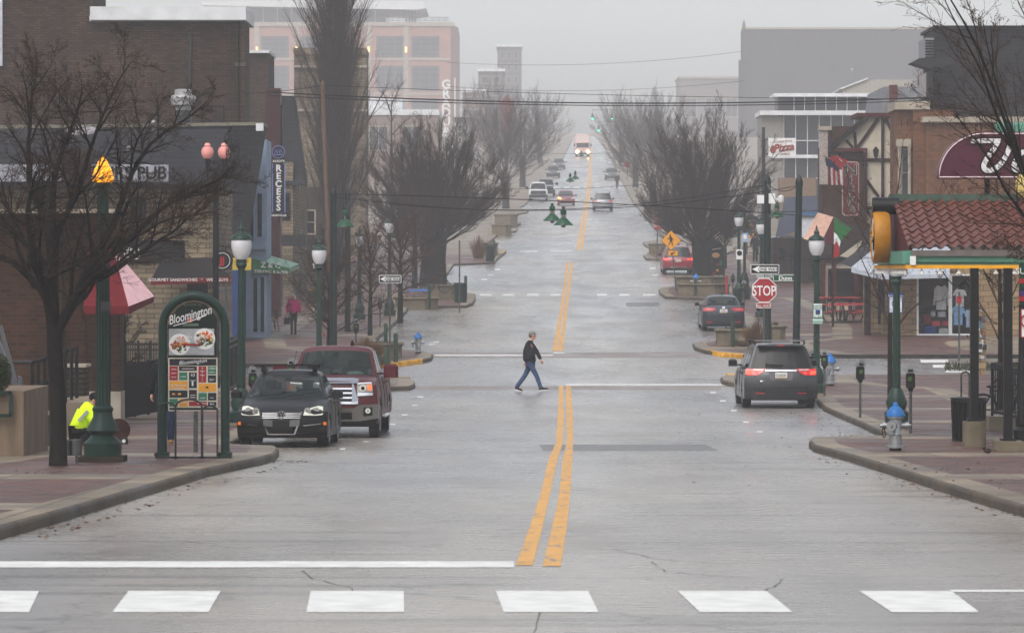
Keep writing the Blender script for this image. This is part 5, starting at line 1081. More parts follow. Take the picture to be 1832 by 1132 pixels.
# overhead cables
CB = M("black_cable", c(20,20,22), .6, var=0)
def cable(label, a, b, sag, r=.012):
    a, b = Vector(a), Vector(b); pts = [a.lerp(b, i/24)-Vector((0,0,4*sag*(i/24)*(1-i/24))) for i in range(25)]; m = MB(); m.tube(pts, r, CB, 5); tag(m.build("overhead_cable"), label, "cable", "overhead cables across the street")
cable("upper thick power line sagging across the street under the fog", P(480,165,150), P(1960,158,150), .50, .024)
cable("lower thick power line just beneath the upper one", P(480,171,150), P(1960,165,152), .46, .018)
cable("thin pale line climbing over the wooden pole top", P(440,168,149), P(577,153,149.8), .05, .012); cable("thin line running right from the wooden pole top", P(577,153,150), P(1960,176,153), .20, .010)
cable("span wire carrying the central pair of lamps, upper strand", P(597,352,132), P(1430,332,125), .62, .012)
cable("span wire carrying the central pair of lamps, lower strand", P(622,352,158), P(1373,330,142), .72, .012)
cable("single dark wire crossing below the second lamp pair", P(597,347,131.9), P(1430,385,125.2), -.1, .014)
cable("low dark wire from the right strain pole to the tudor corner", P(1340,452,140), P(1500,462,165), .1, .014); cable("dark wire from strain pole past the maroon canopy", P(1377,378,141), P(1475,374,166), .05, .014)
cable("hazy wire carrying the second lamp pair", P(800,330,268), P(1290,312,262), .6, .016); cable("thin hazy wire near the far lorry", P(900,268,420), P(1180,266,420), .5, .02)
cable("faint high wire in the fog right of centre", P(800,112,440), P(1330,92,440), .8, .02); cable("faint wire beneath the high one in fog", P(800,155,400), P(1330,145,400), .7, .02)
cable("slack feed wire between the two right strain poles", P(1373,328,142), P(1430,330,125), .25, .014)
for i, (xa, ya, xb, yb, lb) in enumerate(((637,347,618,374,"pale hanger rod of the left pavement lamp"),(1373,330,1389,364,"pale hanger rod of the right pavement lamp"))): 
    m = MB(); m.tube([P(xa,ya,140.5), P(xb,yb,140.2)], .015, STEEL, 5); tag(m.build("hanger_rod"), lb, "hanger rod")
# lit orange lamp post in the left foreground
b0 = G(184, 825, K); k = b0.y/F; t = thing("ornate_lamp", "big fluted green lamp post with a glowing amber lantern in front of the brick bar", "street lamp", b0)
m = MB(); m.box(-.36,.36,-.36,.36,-.05,.09,M("lamp_plinth", c(96,82,66), .85)); m.lathe([(.30,.09),(.31,.30),(.27,.34),(.18,.42),(.2,.46),(.265,.5),(.24,.56),(.16,.72),(.155,.8),(.17,.82),(.17,.86),(.135,.9)], GREENM, 20); m.build('base', t)
H = PZ(332,b0.y)-b0.z; m = MB(); v = []; n = 28
for z, r in ((.88,.125),(H*.55,.115),(H,.09)):
    for j in range(n): g = 2*pi*j/n; rr = r*(1 if j % 2 else .88); v.append((rr*cos(g), rr*sin(g), z))
m.add(v, [(i*n+j, i*n+(j+1) % n, (i+1)*n+(j+1) % n, (i+1)*n+j) for i in range(2) for j in range(n)], GREENM); m.lathe([(.1,H-.05),(.16,H),(.12,H+.06)], GREENM, 16); m.box(-.02,.14,-.14,-.12,2.42,2.58,M("grey_number_tag", c(110,112,116), .6)); m.build('post', t, smooth=20)
AMB = M("glowing_amber_glass", c(255,160,30), .4, var=.6, sc=12, emit=1.1)
m = MB(); m.lathe([(.1,H+.04),(.17,H+.06),(.18,H+.12),(.14,H+.26),(.11,H+.3),(.08,H+.38),(.02,H+.47)], AMB, 12); m.build('lantern', t, smooth=10)
# twin pink globe lamp
d = 118; t = thing("twin_lamp", "black post with two pink glass globes beside the shingled wall", "street lamp", (PX(386,d), d, zg(d)+K)); H = PZ(300,d)-zg(d)-K; PK = M("pink_globe_glass", c(224,150,142), .3, var=.08)
m = MB(); m.tube([(0,0,0),(0,0,H+.25)], .09, BLACK, 8); m.lathe([(.12,0),(.16,.3),(.08,.5)], BLACKM, 10); m.lathe([(.07,H-.15),(.2,H-.02),(.1,H+.1)], BLACKM, 10); m.build('post', t)
for sx in (-.25,.25):
    m = MB(); m.tube([(0,0,H-.05),(sx*.6,0,H-.1),(sx,0,H+.05)], .035, BLACKM, 6); m.lathe([(.02,H-.35),(.06,H-.2),(.09,H+.25),(.1,H+.27)], BLACKM, 10, at=(sx,0,0)); m.build('arm', t)
    m = MB(); m.lathe([(.1,H+.27),(.17,H+.36),(.19,H+.48),(.15,H+.6),(.08,H+.63),(.1,H+.67),(.06,H+.74)], PK, 14, at=(sx,0,0)); m.build('globe', t)
# arched town map board
b0 = G(347, 819, K); d = b0.y; k = d/F; t = thing("map_kiosk", "tall arched green town map board by the left kerb", "map board", b0)
fx0, fx1 = PX(291,d), PX(403,d); cx = (fx0+fx1)/2; r = (fx1-fx0)/2; zs_ = PZ(585,d); zt = PZ(529,d); ry = zt-zs_
m = MB(); pts = [(fx0,d,b0.z)]+[(cx-r*cos(pi*i/16), d, zs_+ry*sin(pi*i/16)) for i in range(17)]+[(fx1,d,b0.z)]; m.tube(pts, .075, GREENM, 12)
for x in (fx0,fx1): m.box(x-.11,x+.11,d-.11,d+.11,b0.z-.02,b0.z+.1,GREENM)
m.build('frame', t, True)
KG = M("kiosk_dark_green", c(18,52,42), .4, var=.1); m = MB(); x0, x1 = PX(300,d), PX(388,d); pz = [(x0,PZ(735,d)),(x1,PZ(735,d)),(x1,PZ(585,d))]+[(cx+(x1-x0)/2*cos(pi*i/12), PZ(585,d)+(PZ(540,d)-PZ(585,d))*sin(pi*i/12)) for i in range(1,12)]+[(x0,PZ(585,d))]
m.prism(pz, d-.03, d+.06, KG, 'y'); m.tube([(cx-r*.86*cos(pi*i/12), d-.04, zs_+ry*.82*sin(pi*i/12)) for i in range(1,12)], .015, M("brass_edge", c(120,100,70), .5), 5); m.build('board', t, True)
m = MB(); m.text("Bloomington", .215, WHITE, P(341,571,d-.045), .006, shear=.4, bold=.001, rot=-.26, sx=.66); m.tube([P(310,583,d-.05),P(325,579,d-.05),P(345,573,d-.05),P(368,564,d-.05)], .008, WHITE, 5); m.text("WELCOME TO", .055, M("pale_green_text", c(130,150,130)), P(342,547,d-.04), .003); px_box(m, 327, 355, 578.5, 583, d-.035, .01, M("pale_green_text", c(1,1,1))); m.build('lettering', t, True)
m = MB(); m.ball(P(340,573,d-.035), .04,.01,.04, M("peach_emblem", c(230,120,40), .5), 10, 6); m.ball(P(338.5,573,d-.038), .02,.01,.035, M("peach_red", c(190,40,50), .5), 8, 6); m.build('emblem', t, True)
FD = [M("food_rice", c(206,160,110), .7, var=.3, sc=40), M("food_orange", c(222,110,30), .6, var=.3, sc=40), M("food_red", c(190,70,36), .6, var=.35, sc=40), M("food_green", c(110,130,40), .6, var=.4, sc=40), M("food_brown", c(96,52,28), .7, var=.4, sc=40)]
m = MB(); px_box(m, 302, 383, 588, 635, d-.05, .02, M("photo_poster_grey", c(176,178,180), .5)); m.build('photo_panel', t, True)
m = MB(); rng = random.Random(9)
for cxx, cyy, rr in ((321,616,19),(366,606,19)):
    pp = P(cxx,cyy,d-.052); m.lathe([(.01,-.002),(rr*k,-.002),(rr*k,.004)], WHITE, 24, at=pp, ax='y')
    for _ in range(46): a = rng.random()*6.28; q = rng.random()**.5*rr*.78*k; mm = FD[int((a/6.28*4+rng.random()*1.4)) % 5]; m.ball(pp+Vector((cos(a)*q,-.006,sin(a)*q)), .022*rng.uniform(.6,1.5), .006, .02*rng.uniform(.6,1.4), mm, 7, 5)
m.build('food_picture', t, True)
m = MB(); m.text("FIND A FULL LIST OF", .062, WHITE, P(342,606,d-.075), .003); m.text("RESTAURANTS AT", .062, WHITE, P(342,612.5,d-.075), .003); px_box(m, 328, 358, 615, 618, d-.07, .01, RED); m.build('lettering', t, True)
TL = dict(r=M("tile_red", c(172,44,58), .5, var=.05), g=M("tile_green", c(66,146,116), .5, var=.05), n=M("tile_navy", c(50,66,84), .5, var=.05), y=M("tile_amber", c(216,152,48), .5, var=.05), p=M("tile_plum", c(78,54,66), .5, var=.05), k=M("tile_slate", c(66,64,72), .5, var=.05))
m = MB(); px_box(m, 301, 389, 640, 735, d-.05, .02, M("map_cream", c(206,200,180), .5)); px_box(m, 303, 387, 641.5, 653.5, d-.056, .01, TL['k'])
for cc, a0, b0_, a1, b1 in (("r",303,655,318,680),("p",320.5,655,352,663),("g",320.5,666,335,679.5),("n",338,666,352,694),("r",355,655,369,684),("g",372,655,386.5,669),("k",372,671,386.5,684),("y",303,681.5,335.5,696),("y",355,686,387,700),("n",303,698,335.5,711),("p",338,697,352,715),("g",355,702.5,370,716),("k",372,702.5,387,716),("g",303,713,318,727),("y",320.5,713,335.5,727),("r",338,718,370,726),("n",372,718.5,387,726),("k",303,729,387,733)): px_box(m, a0, a1, b0_, b1, d-.056, .01, TL[cc])
m.build('map_panel', t, True)
m = MB(); m.text("Bloomington", .09, WHITE, P(345,650,d-.062), .002, shear=.3, rot=-.1)
for s_, x, y, z in (("63",345,673,.07),("120+",379,661,.06),("20+",379,681,.055),("28 MILLION",319,691,.05),("5",362,660,.05),("3",362,667,.05),("2",362,674,.05),("1",362,681,.05),("10,000",328,721,.045),("46+",379.5,724,.05),("10,000",362,713,.035)): m.text(s_, z, WHITE, P(x,y,d-.062), .002)
for x, y, w in ((311,660,9),(311,667,9),(311,674,9),(328,673,10),(345,680,10),(362,663,8),(362,670,8),(379,665,10),(319,694,22),(362,721,18),(345,706,9),(345,710,9),(379,711,6),(311,722,6),(336,659,22)): px_box(m, x-w/2, x+w/2, y, y+.9, d-.061, .004, WHITE)
px_box(m, 318, 324, 703, 706, d-.061, .004, TL['y']); px_box(m, 308, 313, 703, 706, d-.061, .004, TL['y']); px_box(m, 343, 346, 682, 690, d-.061, .004, WHITE); px_box(m, 368, 373, 691, 694, d-.061, .004, TL['p']); m.build('lettering', t, True)
# small map boards further on, right
def kiosk2(label, x0, x1, ya, yb, ybase):
    b0 = G((x0+x1)/2, ybase, K); d = b0.y; t = thing("map_kiosk", label, "map board", b0, 0, "arched map boards on the right pavement"); r = (x1-x0)*d/F/2; cx = PX((x0+x1)/2,d); zs_ = PZ(ya,d)-r
    m = MB(); m.tube([(cx-r,d,b0.z)]+[(cx-r*cos(pi*i/12),d,zs_+r*sin(pi*i/12)) for i in range(13)]+[(cx+r,d,b0.z)], .06, GREENM, 8); m.build('frame', t, True)
    m = MB(); m.prism([(cx-r*.9,PZ(yb,d)),(cx+r*.9,PZ(yb,d)),(cx+r*.9,zs_)]+[(cx+r*.9*cos(pi*i/10),zs_+r*.9*sin(pi*i/10)) for i in range(1,10)]+[(cx-r*.9,zs_)], d-.02, d+.05, KG, 'y'); m.build('board', t, True)
    h = yb-ya; w = x1-x0; m = MB(); px_box(m, x0+w*.16, x1-w*.14, ya+h*.30, ya+h*.52, d-.04, .02, M("photo_dark_wood", c(110,84,66), .6)); m.ball(P((x0+x1)/2,ya+h*.41,d-.05), w*.25*d/F, .02, h*.08*d/F, FD[0], 10, 6); m.build('photo_panel', t, True)
    m = MB(); ks = "rgynpk"; rng = random.Random(3)
    for i in range(4):
        for j in range(5): px_box(m, x0+w*(.12+.2*i), x0+w*(.29+.2*i), ya+h*(.56+.088*j), ya+h*(.635+.088*j), d-.04, .02, TL[ks[rng.randrange(6)]])
    m.text("Bloomington", w*.14*d/F, WHITE, P((x0+x1)/2,ya+h*.24,d-.035), .003, shear=.3, rot=-.15); m.build('map_panel', t, True)
kiosk2("arched map board just right of the vase tree trunk", 1266, 1295, 432, 492, 499)
kiosk2("hazier map board between the two right lamp posts", 1336, 1356, 386, 425, 455)
# hoop bicycle racks by the board
for (xa, xb, yt, lb) in ((283,314,720,"thin steel hoop rack leaning left of the map board"),(314,361,714,"thin steel hoop rack in front of the map panel"),(362,389,726,"thin steel hoop rack under the right side of the map board")):
    b0 = G((xa+xb)/2, 819, K); d = b0.y-.15; m = MB(); x0, x1 = PX(xa,d), PX(xb,d); r = (x1-x0)/2; zt = PZ(yt,d); m.tube([(x0,d,b0.z)]+[(x0+r-r*cos(pi*i/10), d, zt-r*.55+r*.55*sin(pi*i/10)) for i in range(11)]+[(x1,d,b0.z)], .017, M("grey_rack_steel", c(66,72,74), .5, .3), 7); m.bar((x0-.05,d,b0.z+.02),(x1+.05,d,b0.z+.02), .06,.03, M("grey_rack_steel", c(1,1,1))); tag(m.build("bike_rack"), lb, "bike rack", "hoop racks at the map board")
m = MB(); p = G(350,808,K); m.tube([p, p+Vector((0,0,1.0))], .04, STEEL, 8); tag(m.build("steel_post"), "short grey steel post under the map board", "post")
m = MB(); p = G(118,828,K)
for dx in (0,.17): m.lathe([(.085,.12),(.085,.36),(.06,.38)], STEEL, 12, at=(p.x+dx,p.y,p.z)); m.bar((p.x+dx,p.y,p.z-.02),(p.x+dx,p.y,p.z+.14), .04,.04, STEEL)
tag(m.build("electric_outlet"), "twin grey capped sockets at the foot of the left tree", "outlet")
# planter wall, railings, steps at the left edge
d = 66; m = MB(); px_box(m, -260, 42, 700, None, d, 3.5, M("board_marked_concrete", c(148,128,108), .85, var=.25, stretch=(3,3,.5), sc=2)); tag(m.build("planter_wall"), "pale concrete planter wall at the left edge under the shrub", "wall")
m = MB(); m.bar(P(-60,702,65.9), P(20,702,65.9), .04,.06, GREENM); m.bar(P(19,700,65.9), P(19,744,65.9), .06,.04, GREENM); m.bar(P(-60,743,65.9), P(20,743,65.9), .04,.06, GREENM); tag(m.build("frame_sign"), "empty green rectangular frame on the concrete planter wall", "frame")
t = thing("stair_railing", "sloping grey metal stair railing behind the concrete planter", "railing", P(15,720,70)); m = MB(); GR = M("grey_rail_paint", c(110,114,120), .5, .2)
for i in range(6): o = i*.14; m.bar(P(-14+i*3,585+i*6,70+o), P(34+i*.3,712,70+o), .05,.05, GR)
m.bar(P(0,582,70), P(33,700,70), .07,.07, GR); m.tube([P(33,676,70), P(36,676,70), P(36,720,70)], .05, GR, 8); m.build('rails', t, True)
t = thing("ramp_railing", "black pipe railing along the ramp behind the left tree", "railing", P(80,760,73)); m = MB()
for (xa, ya, xb, yb) in ((22,648,60,648),(60,648,138,621),(60,693,138,665),(30,694,60,694),(40,709,62,709)): m.tube([P(xa,ya,73), P(xb,yb,74)], .035, BLACKM, 8)
for x, ya, yb in ((57,648,795),(68,648,745),(80,643,740),(117,628,720),(128,624,715),(137,621,712)): m.tube([P(x,ya,73.5), P(x,yb,73.5)], .035, BLACKM, 8)
m.build('rails', t, True)
m = MB(); px_box(m, 60, 92, 742, None, 72, 2.5, CONC); px_box(m, 92, 152, 720, None, 78, 5, CONC); px_box(m, 40, 60, 752, None, 73.5, 3, CONC); tag(m.build("ramp_wall"), "low concrete ramp wall behind the left tree trunk", "wall")
m = MB(); px_box(m, 112, 152, 655, 712, 82, .8, BR("rubble_stone", c(120,104,86), c(98,84,70), c(60,52,44), .3, .11, False, .9, .03, .4)); px_box(m, 110, 154, 652, 657, 81.9, 1, COPING); tag(m.build("rubble_wall"), "short rubble stone wall against the brick bar", "wall")
# iron fences by the pub patio
def fence(label, x0, x1, ya, yb, d0, d1, n, solid=False, mat=BLACKM):
    t = thing("iron_fence", label, "fence", P((x0+x1)/2, yb, (d0+d1)/2), 0, "black iron fences of the left patio"); m = MB(); A = lambda u, y: P(x0+(x1-x0)*u, y, d0+(d1-d0)*u)
    rise = lambda u, y: A(u, y-(u*14 if d1 > d0 else 0))
    for y in (ya+4, ya+14, yb-4): m.bar(rise(0,y), rise(1,y), .03,.05, mat)
    m.build('rail', t, True); m = MB()
    for i in range(n+1): u = i/n; m.bar(rise(u,ya), rise(u,yb), .03 if not solid else .12, .02, mat)
    m.build('picket', t, True); m = MB()
    for i in range(4): u = i/3; m.bar(rise(u,ya-3), rise(u,yb+3), .07,.07, mat)
    m.build('post', t, True)
fence("dense black iron fence right of the lamp post base, near the pub", 217, 290, 655, 748, 91, 93, 40, True)
fence("tall thin black iron fence across the pub patio", 225, 292, 612, 652, 108, 108, 16)
fence("black iron fence running beside the pavement behind the map board", 405, 436, 610, 700, 95, 108, 26)
m = MB(); px_box(m, 215, 292, 748, None, 90.8, 2, CONC); tag(m.build("kerb_wall"), "low concrete kerb wall under the dense iron fence", "wall")
# crossing far left fence, chalkboard, cafe tables
t = thing("wire_fence", "grey wire and post fence at the far end of the left pavement", "fence", P(540,500,178)); m = MB()
for y in (489,494,502,510): m.tube([P(497,y,178), P(590,y,178)], .02, STEEL, 5)
for x in (505,527,549,571): m.tube([P(x,486,178), P(x,548,178)], .035, STEEL, 6)
m.build('rails', t, True)
d = G(560,548,K).y; t = thing("chalkboard", "small framed chalk menu board on the left pavement", "menu board", P(560,546,d)); m = MB(); px_box(m, 548, 570, 517, 546, d, .05, M("pine_frame", c(176,132,66), .6)); m.build('frame', t, True); m = MB(); px_box(m, 550, 568, 519.5, 543, d-.01, .02, M("chalkboard_black", c(34,44,38), .7)); m.text("MENU", .16, M("chalk_green", c(110,150,60), .8), P(559,527,d-.02), .003); m.text("SUSHI", .13, M("chalk_green", c(1,1,1)), P(559,537,d-.02), .003); m.build('board', t, True)
def cafe_chair(label, x, y, rz):
    t = thing("cafe_chair", label, "chair", G(x,y,K), rz, "dark metal café chairs under the green awning"); m = MB(); m.box(-.2,.2,-.2,.2,.43,.46,BLACKM); m.build('seat', t); m = MB(); m.bbox(-.19,.19,.18,.21,.5,.86,BLACKM,.04); m.build('backrest', t)
    for sx in (-1,1):
        for sy in (-1,1): m = MB(); m.tube([(sx*.18,sy*.18,.44),(sx*.23,sy*.24,0)], .016, BLACKM, 6); m.build('leg', t)
cafe_chair("dark café chair nearest the blue shopfront", 462, 596, .4); cafe_chair("dark café chair right of the café table", 486, 593, -1.2); cafe_chair("dark café chair behind the café table", 478, 588, 2.8)
t = thing("cafe_table", "small dark square café table under the green awning", "table", G(472,592,K)); m = MB(); m.box(-.35,.35,-.35,.35,.7,.73,BLACKM); m.build('tabletop', t); m = MB(); m.tube([(0,0,0),(0,0,.7)], .035, BLACKM, 8); m.box(-.25,.25,-.03,.03,0,.03,BLACKM); m.box(-.03,.03,-.25,.25,.0,.028,BLACKM); m.build('pedestal', t)
# red picnic tables at the tudor pub
RP = M("red_picnic_coating", c(166,34,40), .4, var=.1)
def picnic(label, x, y, rz, round_=False):
    t = thing("picnic_table", label, "picnic table", G(x,y,K), rz, "red picnic tables outside the tudor pub"); m = MB(); m.bbox(-.95,.95,-.38,.38,.72,.77,RP,.05); m.build('tabletop', t)
    for sy in (-1,1): m = MB(); m.bbox(-.95,.95,sy*.72-.14,sy*.72+.14,.42,.46,RP,.05); m.build('bench', t)
    for sx in (-.6,.6): m = MB(); m.tube([(sx,-.75,.43),(sx,-.6,.03),(sx,.6,.03),(sx,.75,.43)], .03, BLACKM, 6); m.tube([(sx,-.3,.03),(sx,-.2,.72)], .03, BLACKM, 6); m.tube([(sx,.3,.03),(sx,.2,.72)], .03, BLACKM, 6); m.build('leg', t)
picnic("red picnic table nearest the shop corner", 1530, 574, .25); picnic("red picnic table nearest the tudor window, behind", 1502, 562, .1); picnic("red picnic table in front at left with its long bench", 1508, 577, 1.2)
# flags
def flag(name, label, pole_a, pole_b, strips, d, cat="flag"):
    t = thing(name, label, cat, P(*pole_a, d)); m = MB(); m.tube([P(*pole_a,d), P(*pole_b,d)], .025, STEEL, 6); m.build('pole', t, True)
    m = MB()
    for pts, mm in strips:
        v = [P(x, y, d+.12*sin(x*.5+y*.13)) for x, y in pts]; n = len(v); v += [p+Vector((0,.015,0)) for p in v]; m.add(v, [tuple(range(n)), tuple(range(2*n-1,n-1,-1))]+[(i,i+n,(i+1)%n+n,(i+1)%n) for i in range(n)], mm)
    m.build('cloth', t, True)
FG, FW, FR, FB = M("flag_green", c(40,136,66), .8), M("flag_white", c(206,206,208), .8), M("flag_red", c(176,44,48), .8), M("flag_blue", c(50,54,96), .8)
flag("flag", "green white and red flag hanging from a slanted pole on the right pavement", (1491,388), (1524,410), [([(1492,389),(1507,398),(1523,409),(1512,423),(1504,432),(1498,421),(1492,415)], FG), ([(1492,415),(1498,421),(1504,432),(1502,442),(1497,431),(1492,438)], FW), ([(1492,438),(1497,431),(1502,442),(1501,458),(1491,462)], FR)], 158)
flag("flag", "striped red white and blue flag drooping left of the pub sign", (1474,279), (1520,300), [([(1476,281),(1494,293),(1505,304),(1503,309),(1488,300),(1478,297)], FB), ([(1482,281),(1496,278),(1517,287),(1511,293),(1505,304),(1494,293)], FR), ([(1493,279),(1497,278),(1513,287),(1506,289)], FW)]+[([(1481+i*4.2,297+i*1.2),(1484.8+i*4.2,298+i*1.2),(1486.5+i*4.2,331),(1483+i*4.2,331)], FR if i % 2 == 0 else FW) for i in range(6)], 175)
# pizza sign
d = 232; t = thing("pizza_sign", "white billboard with red pizza lettering right of the vase tree", "sign", P(1399,280,d)); m = MB(); px_box(m, 1375, 1423, 247, 280, d, .3, WHITE); m.build('board', t, True); m = MB(); PR = M("faded_red_letter", c(168,84,76), .6)
m.text("Pizza", .62, PR, P(1402,270,d-.03), .01, shear=.3, bold=.02, rot=-.12); m.text("CHICAGO STYLE", .16, PR, P(1399,255,d-.03), .008, rot=-.06); m.text("X-PRESS", .15, PR, P(1405,277,d-.03), .008, rot=-.06); m.ball(P(1383,268,d), .18,.03,.25, PR, 8, 6); m.build('lettering', t, True); m = MB(); m.tube([P(1366,300,d+.2), P(1366,228,d+.2)], .1, DKG, 8); m.bar(P(1366,250,d+.2), P(1380,250,d+.2), .08,.08, DKG); m.bar(P(1366,276,d+.2), P(1380,276,d+.2), .08,.08, DKG); m.tube([P(1366,300,d+.2),(PX(1366,d),d+.2,zg(d))], .12, DKG, 8); m.build('post', t, True)
# little post signs on the right pavement lamps
t = plate("dog_sign", "small white sign with dark round emblem on the right vase tree lamp", 1317, 1329, 446, 464, G(1322,535,K).y-.15, WHITE); m = MB(); dd = G(1322,535,K).y-.16; m.ball(P(1323,453,dd), .13,.01,.13, BLACK, 10, 6); m.build('symbol', t, True)
t = plate("parking_notice", "pale blue square notice on the dark post right of the vase tree lamp", 1328, 1338, 417, 433, 206, M("pale_blue_notice", c(150,170,200), .5)); m = MB(); m.ball(P(1333,424,205.98), .1,.01,.13, WHITE, 8, 6); m.build('symbol', t, True)
pole("dark_post", "slim dark green post beside the right vase tree lamp with solar cap", 1332, 375, 207, 5, DKG); 
m = MB(); m.box(-.32,.32,-.2,.2,0,.05,STEEL, X=Matrix.Rotation(.5,4,'Y')); tag(m.build("solar_panel", loc=P(1332,372,207)), "small tilted solar panel on the slim dark post", "solar panel")
m = MB(); m.lathe([(.3,0),(.33,.5),(.2,.7),(.24,.9),(.12,1.3)], DKG, 14); tag(m.build("post_base", loc=G(1332,535,K)), "bulky dark green fluted post base on the right pavement", "post base")
m = MB(); p = G(1300,529,K); m.tube([p, p+Vector((0,0,1.0))], .06, M("red_post_paint", c(176,46,50), .5), 8); tag(m.build("red_post"), "short red post at the end of the right tree planter", "post")
for x, y, yt, lb in ((875,525,424,"thin grey sign post standing in the left litter bin's planter"),(822,560,430,"thin grey sign post behind the litter bin, left"),(1549,590,490,"thin grey post by the shop's stone pier"),(1716,645,522,"thin grey post in front of the shirt window")):
    p = G(x,y,K) if lb[0] == 't' and y > 500 else G(x,y,K); m = MB(); m.tube([p, (PX(x,p.y), p.y, PZ(yt,p.y))], .035, STEEL, 6); tag(m.build("sign_post"), lb, "post", "thin grey posts") if x != 875 else bpy.data.objects.remove(m.build("sign_post"))
m = MB(); m.box(-.09,.09,-.02,.0,0,.24,RED); tag(m.build("small_notice", loc=P(1715.5,542,G(1716,645,K).y-.04)), "tiny red notice on the thin post in front of the shirts", "sign")
# poster-covered pillar
p = G(1755,663,K); d = p.y; t = thing("poster_pillar", "pillar plastered with small posters behind the shelter post", "poster pillar", p); m = MB(); px_box(m, 1746, 1764, 545, None, d, .5, SHOPW); m.build('pillar', t, True); m = MB(); rng = random.Random(8); cs = [c(170,180,190), c(90,110,140), c(140,70,60), c(190,190,186), c(70,64,60), c(100,140,150), c(160,130,90)]
for i in range(44):
    x = rng.uniform(1745,1760); y = rng.uniform(548,640); px_box(m, x, x+rng.uniform(3,7), y, y+rng.uniform(4,9), d-.012-.001*i, .01, M("poster_%s" % "abcdefg"[i % 7], cs[i % 7], .7, var=.5, sc=25))
m.build('poster', t, True)
# ---------------------------------------------------------------- tiled shelter with clock
d = 75.0; Xl = PX(1625,d); Xr = Xl+3.9; D1 = d+6.4; zf = zg(d)+K
t = thing("tiled_shelter", "open shelter with red clay tiled roof, black posts and teal trim", "shelter", (Xl+1.2, d+1.5, zf))
TILE = M("clay_tile", c(136,80,66), .38, var=.3, sc=5, bump=.1)
def tile_roof(y0, z0, y1, z1, flip):
    m = MB(); nx = int((Xr-Xl)/.225)*10; rows = 9; v = []; f = []; n = nx+1
    L = Vector((0, y1-y0, z1-z0)); nrm = Vector((0, -(z1-z0), (y1-y0)))*(1 if y1 > y0 else -1); nrm.normalize()
    if nrm.z < 0: nrm = -nrm
    for r in range(rows):
        for e in (0, 1):
            for i in range(n):
                ph = (i % 10)/10; w = sin(2*pi*ph); prof = .045*(w if w > 0 else w*.6)
                q = Vector((Xl+(Xr-Xl)*i/nx, y0, z0))+L*((r+e*1.03)/rows)+nrm*(prof+.028*(1-e)+.03); v.append(q)
    for r in range(rows*2-1):
        for i in range(nx): f.append((r*n+i, r*n+i+1, (r+1)*n+i+1, (r+1)*n+i))
    m.add(v, f, TILE); return m
ze = PZ(446,d); zr = PZ(361,d+3.2)
m = tile_roof(d-.02, ze, d+3.15, zr, 0); m.build('roof', t, True, smooth=50); m = tile_roof(D1, ze, d+3.25, zr, 0); m.build('roof', t, True, smooth=50)
TEAL = M("teal_trim", c(104,168,146), .45, var=.08); m = MB(); m.box(Xl+.03, Xr, d+.02, D1-.02, ze-.30, ze-.02, TEAL); m.box(Xl-.02, Xr, d-.06, d+.02, ze-.24, ze-.13, TEAL); m.box(Xl-.1, Xl+.03, d+.1, D1-.1, ze-.28, ze-.04, TEAL); m.build('fascia', t, True)
m = MB(); m.box(Xl-.06, Xr, d-.12, D1+.1, ze-.37, ze-.30, YELLOW); m.build('yellow_trim', t, True)
m = MB(); m.box(Xl+.05, Xr, d-.14, d-.03, ze-.13, ze-.02, M("gutter_metal", c(150,140,134), .35, .7)); m.box(Xl+.02, Xl+.13, d-.16, d-.1, ze-.3, ze-.13, WHITE); m.build('gutter', t, True)
m = MB(); m.bar((Xl-.05,d+3.2,zr+.08),(Xr,d+3.2,zr+.08), .26,.14, M("verdigris_ridge", c(96,122,108), .6, var=.25)); m.build('ridge', t, True)
m = MB(); m.prism([(d+.05,ze-.05),(d+3.2,zr-.02),(D1-.05,ze-.05)], Xl+.04, Xl+.1, M("maroon_gable", c(122,40,50), .6), 'x'); m.build('gable', t, True)
for x, yb, fy, fr in ((1743,798,753,21),(1803,806,788,None)):
    dd = G(x,yb,K).y; X0 = PX(x,dd)
    m = MB(); m.box(X0-.075,X0+.075,dd-.075,dd+.075,PZ(fy,dd),ze-.36,BLACKM); m.box(X0-.13,X0+.13,dd-.13,dd+.13,PZ(fy,dd),PZ(fy,dd)+.04,BLACKM); m.build('post', t, True)
    m = MB()
    if fr: m.lathe([(fr*dd/F,zg(dd)+.1),(fr*dd/F,PZ(fy,dd))], PLANT, 20, at=(X0,dd,0))
    else: m.box(X0-.25,X0+.25,dd-.25,dd+.25,zg(dd)+.1,PZ(fy,dd),PLANT)
    m.build('footing', t, True)
for x in (Xr-.4,): m = MB(); m.box(x-.075,x+.075,D1-.7,D1-.55,zg(D1)+K,ze-.36,BLACKM); m.build('post', t, True)
BELL = M("white_bell_shade", c(206,204,198), .4)
for i in range(11):
    m = MB(); m.lathe([(.012,0),(.02,-.03),(.05,-.09),(.055,-.1)], BELL, 10, at=(Xl+.25+i*.355,d-.06,ze-.37)); m.build('bell_lamp', t, True)
for i in range(16):
    m = MB(); m.lathe([(.012,0),(.02,-.03),(.05,-.09),(.055,-.1)], BELL, 10, at=(Xl-.02,d+.25+i*.39,ze-.37)); m.build('bell_lamp', t, True)
m = MB(); ya_ = d+.4
for cx_ in (Xl+1.15, Xl+1.95, Xl+2.75): m.tube([(cx_-.45+.45*i/8, ya_, ze-.42-.28*sin(pi*i/10)) for i in range(9)], .012, BLACKM, 5); m.tube([(cx_-.05+.1*cos(a*.7)*(1-a/12), ya_, ze-.72+.1*sin(a*.7)*(1-a/12)) for a in range(10)], .012, BLACKM, 5)
m.build('scrollwork', t, True)
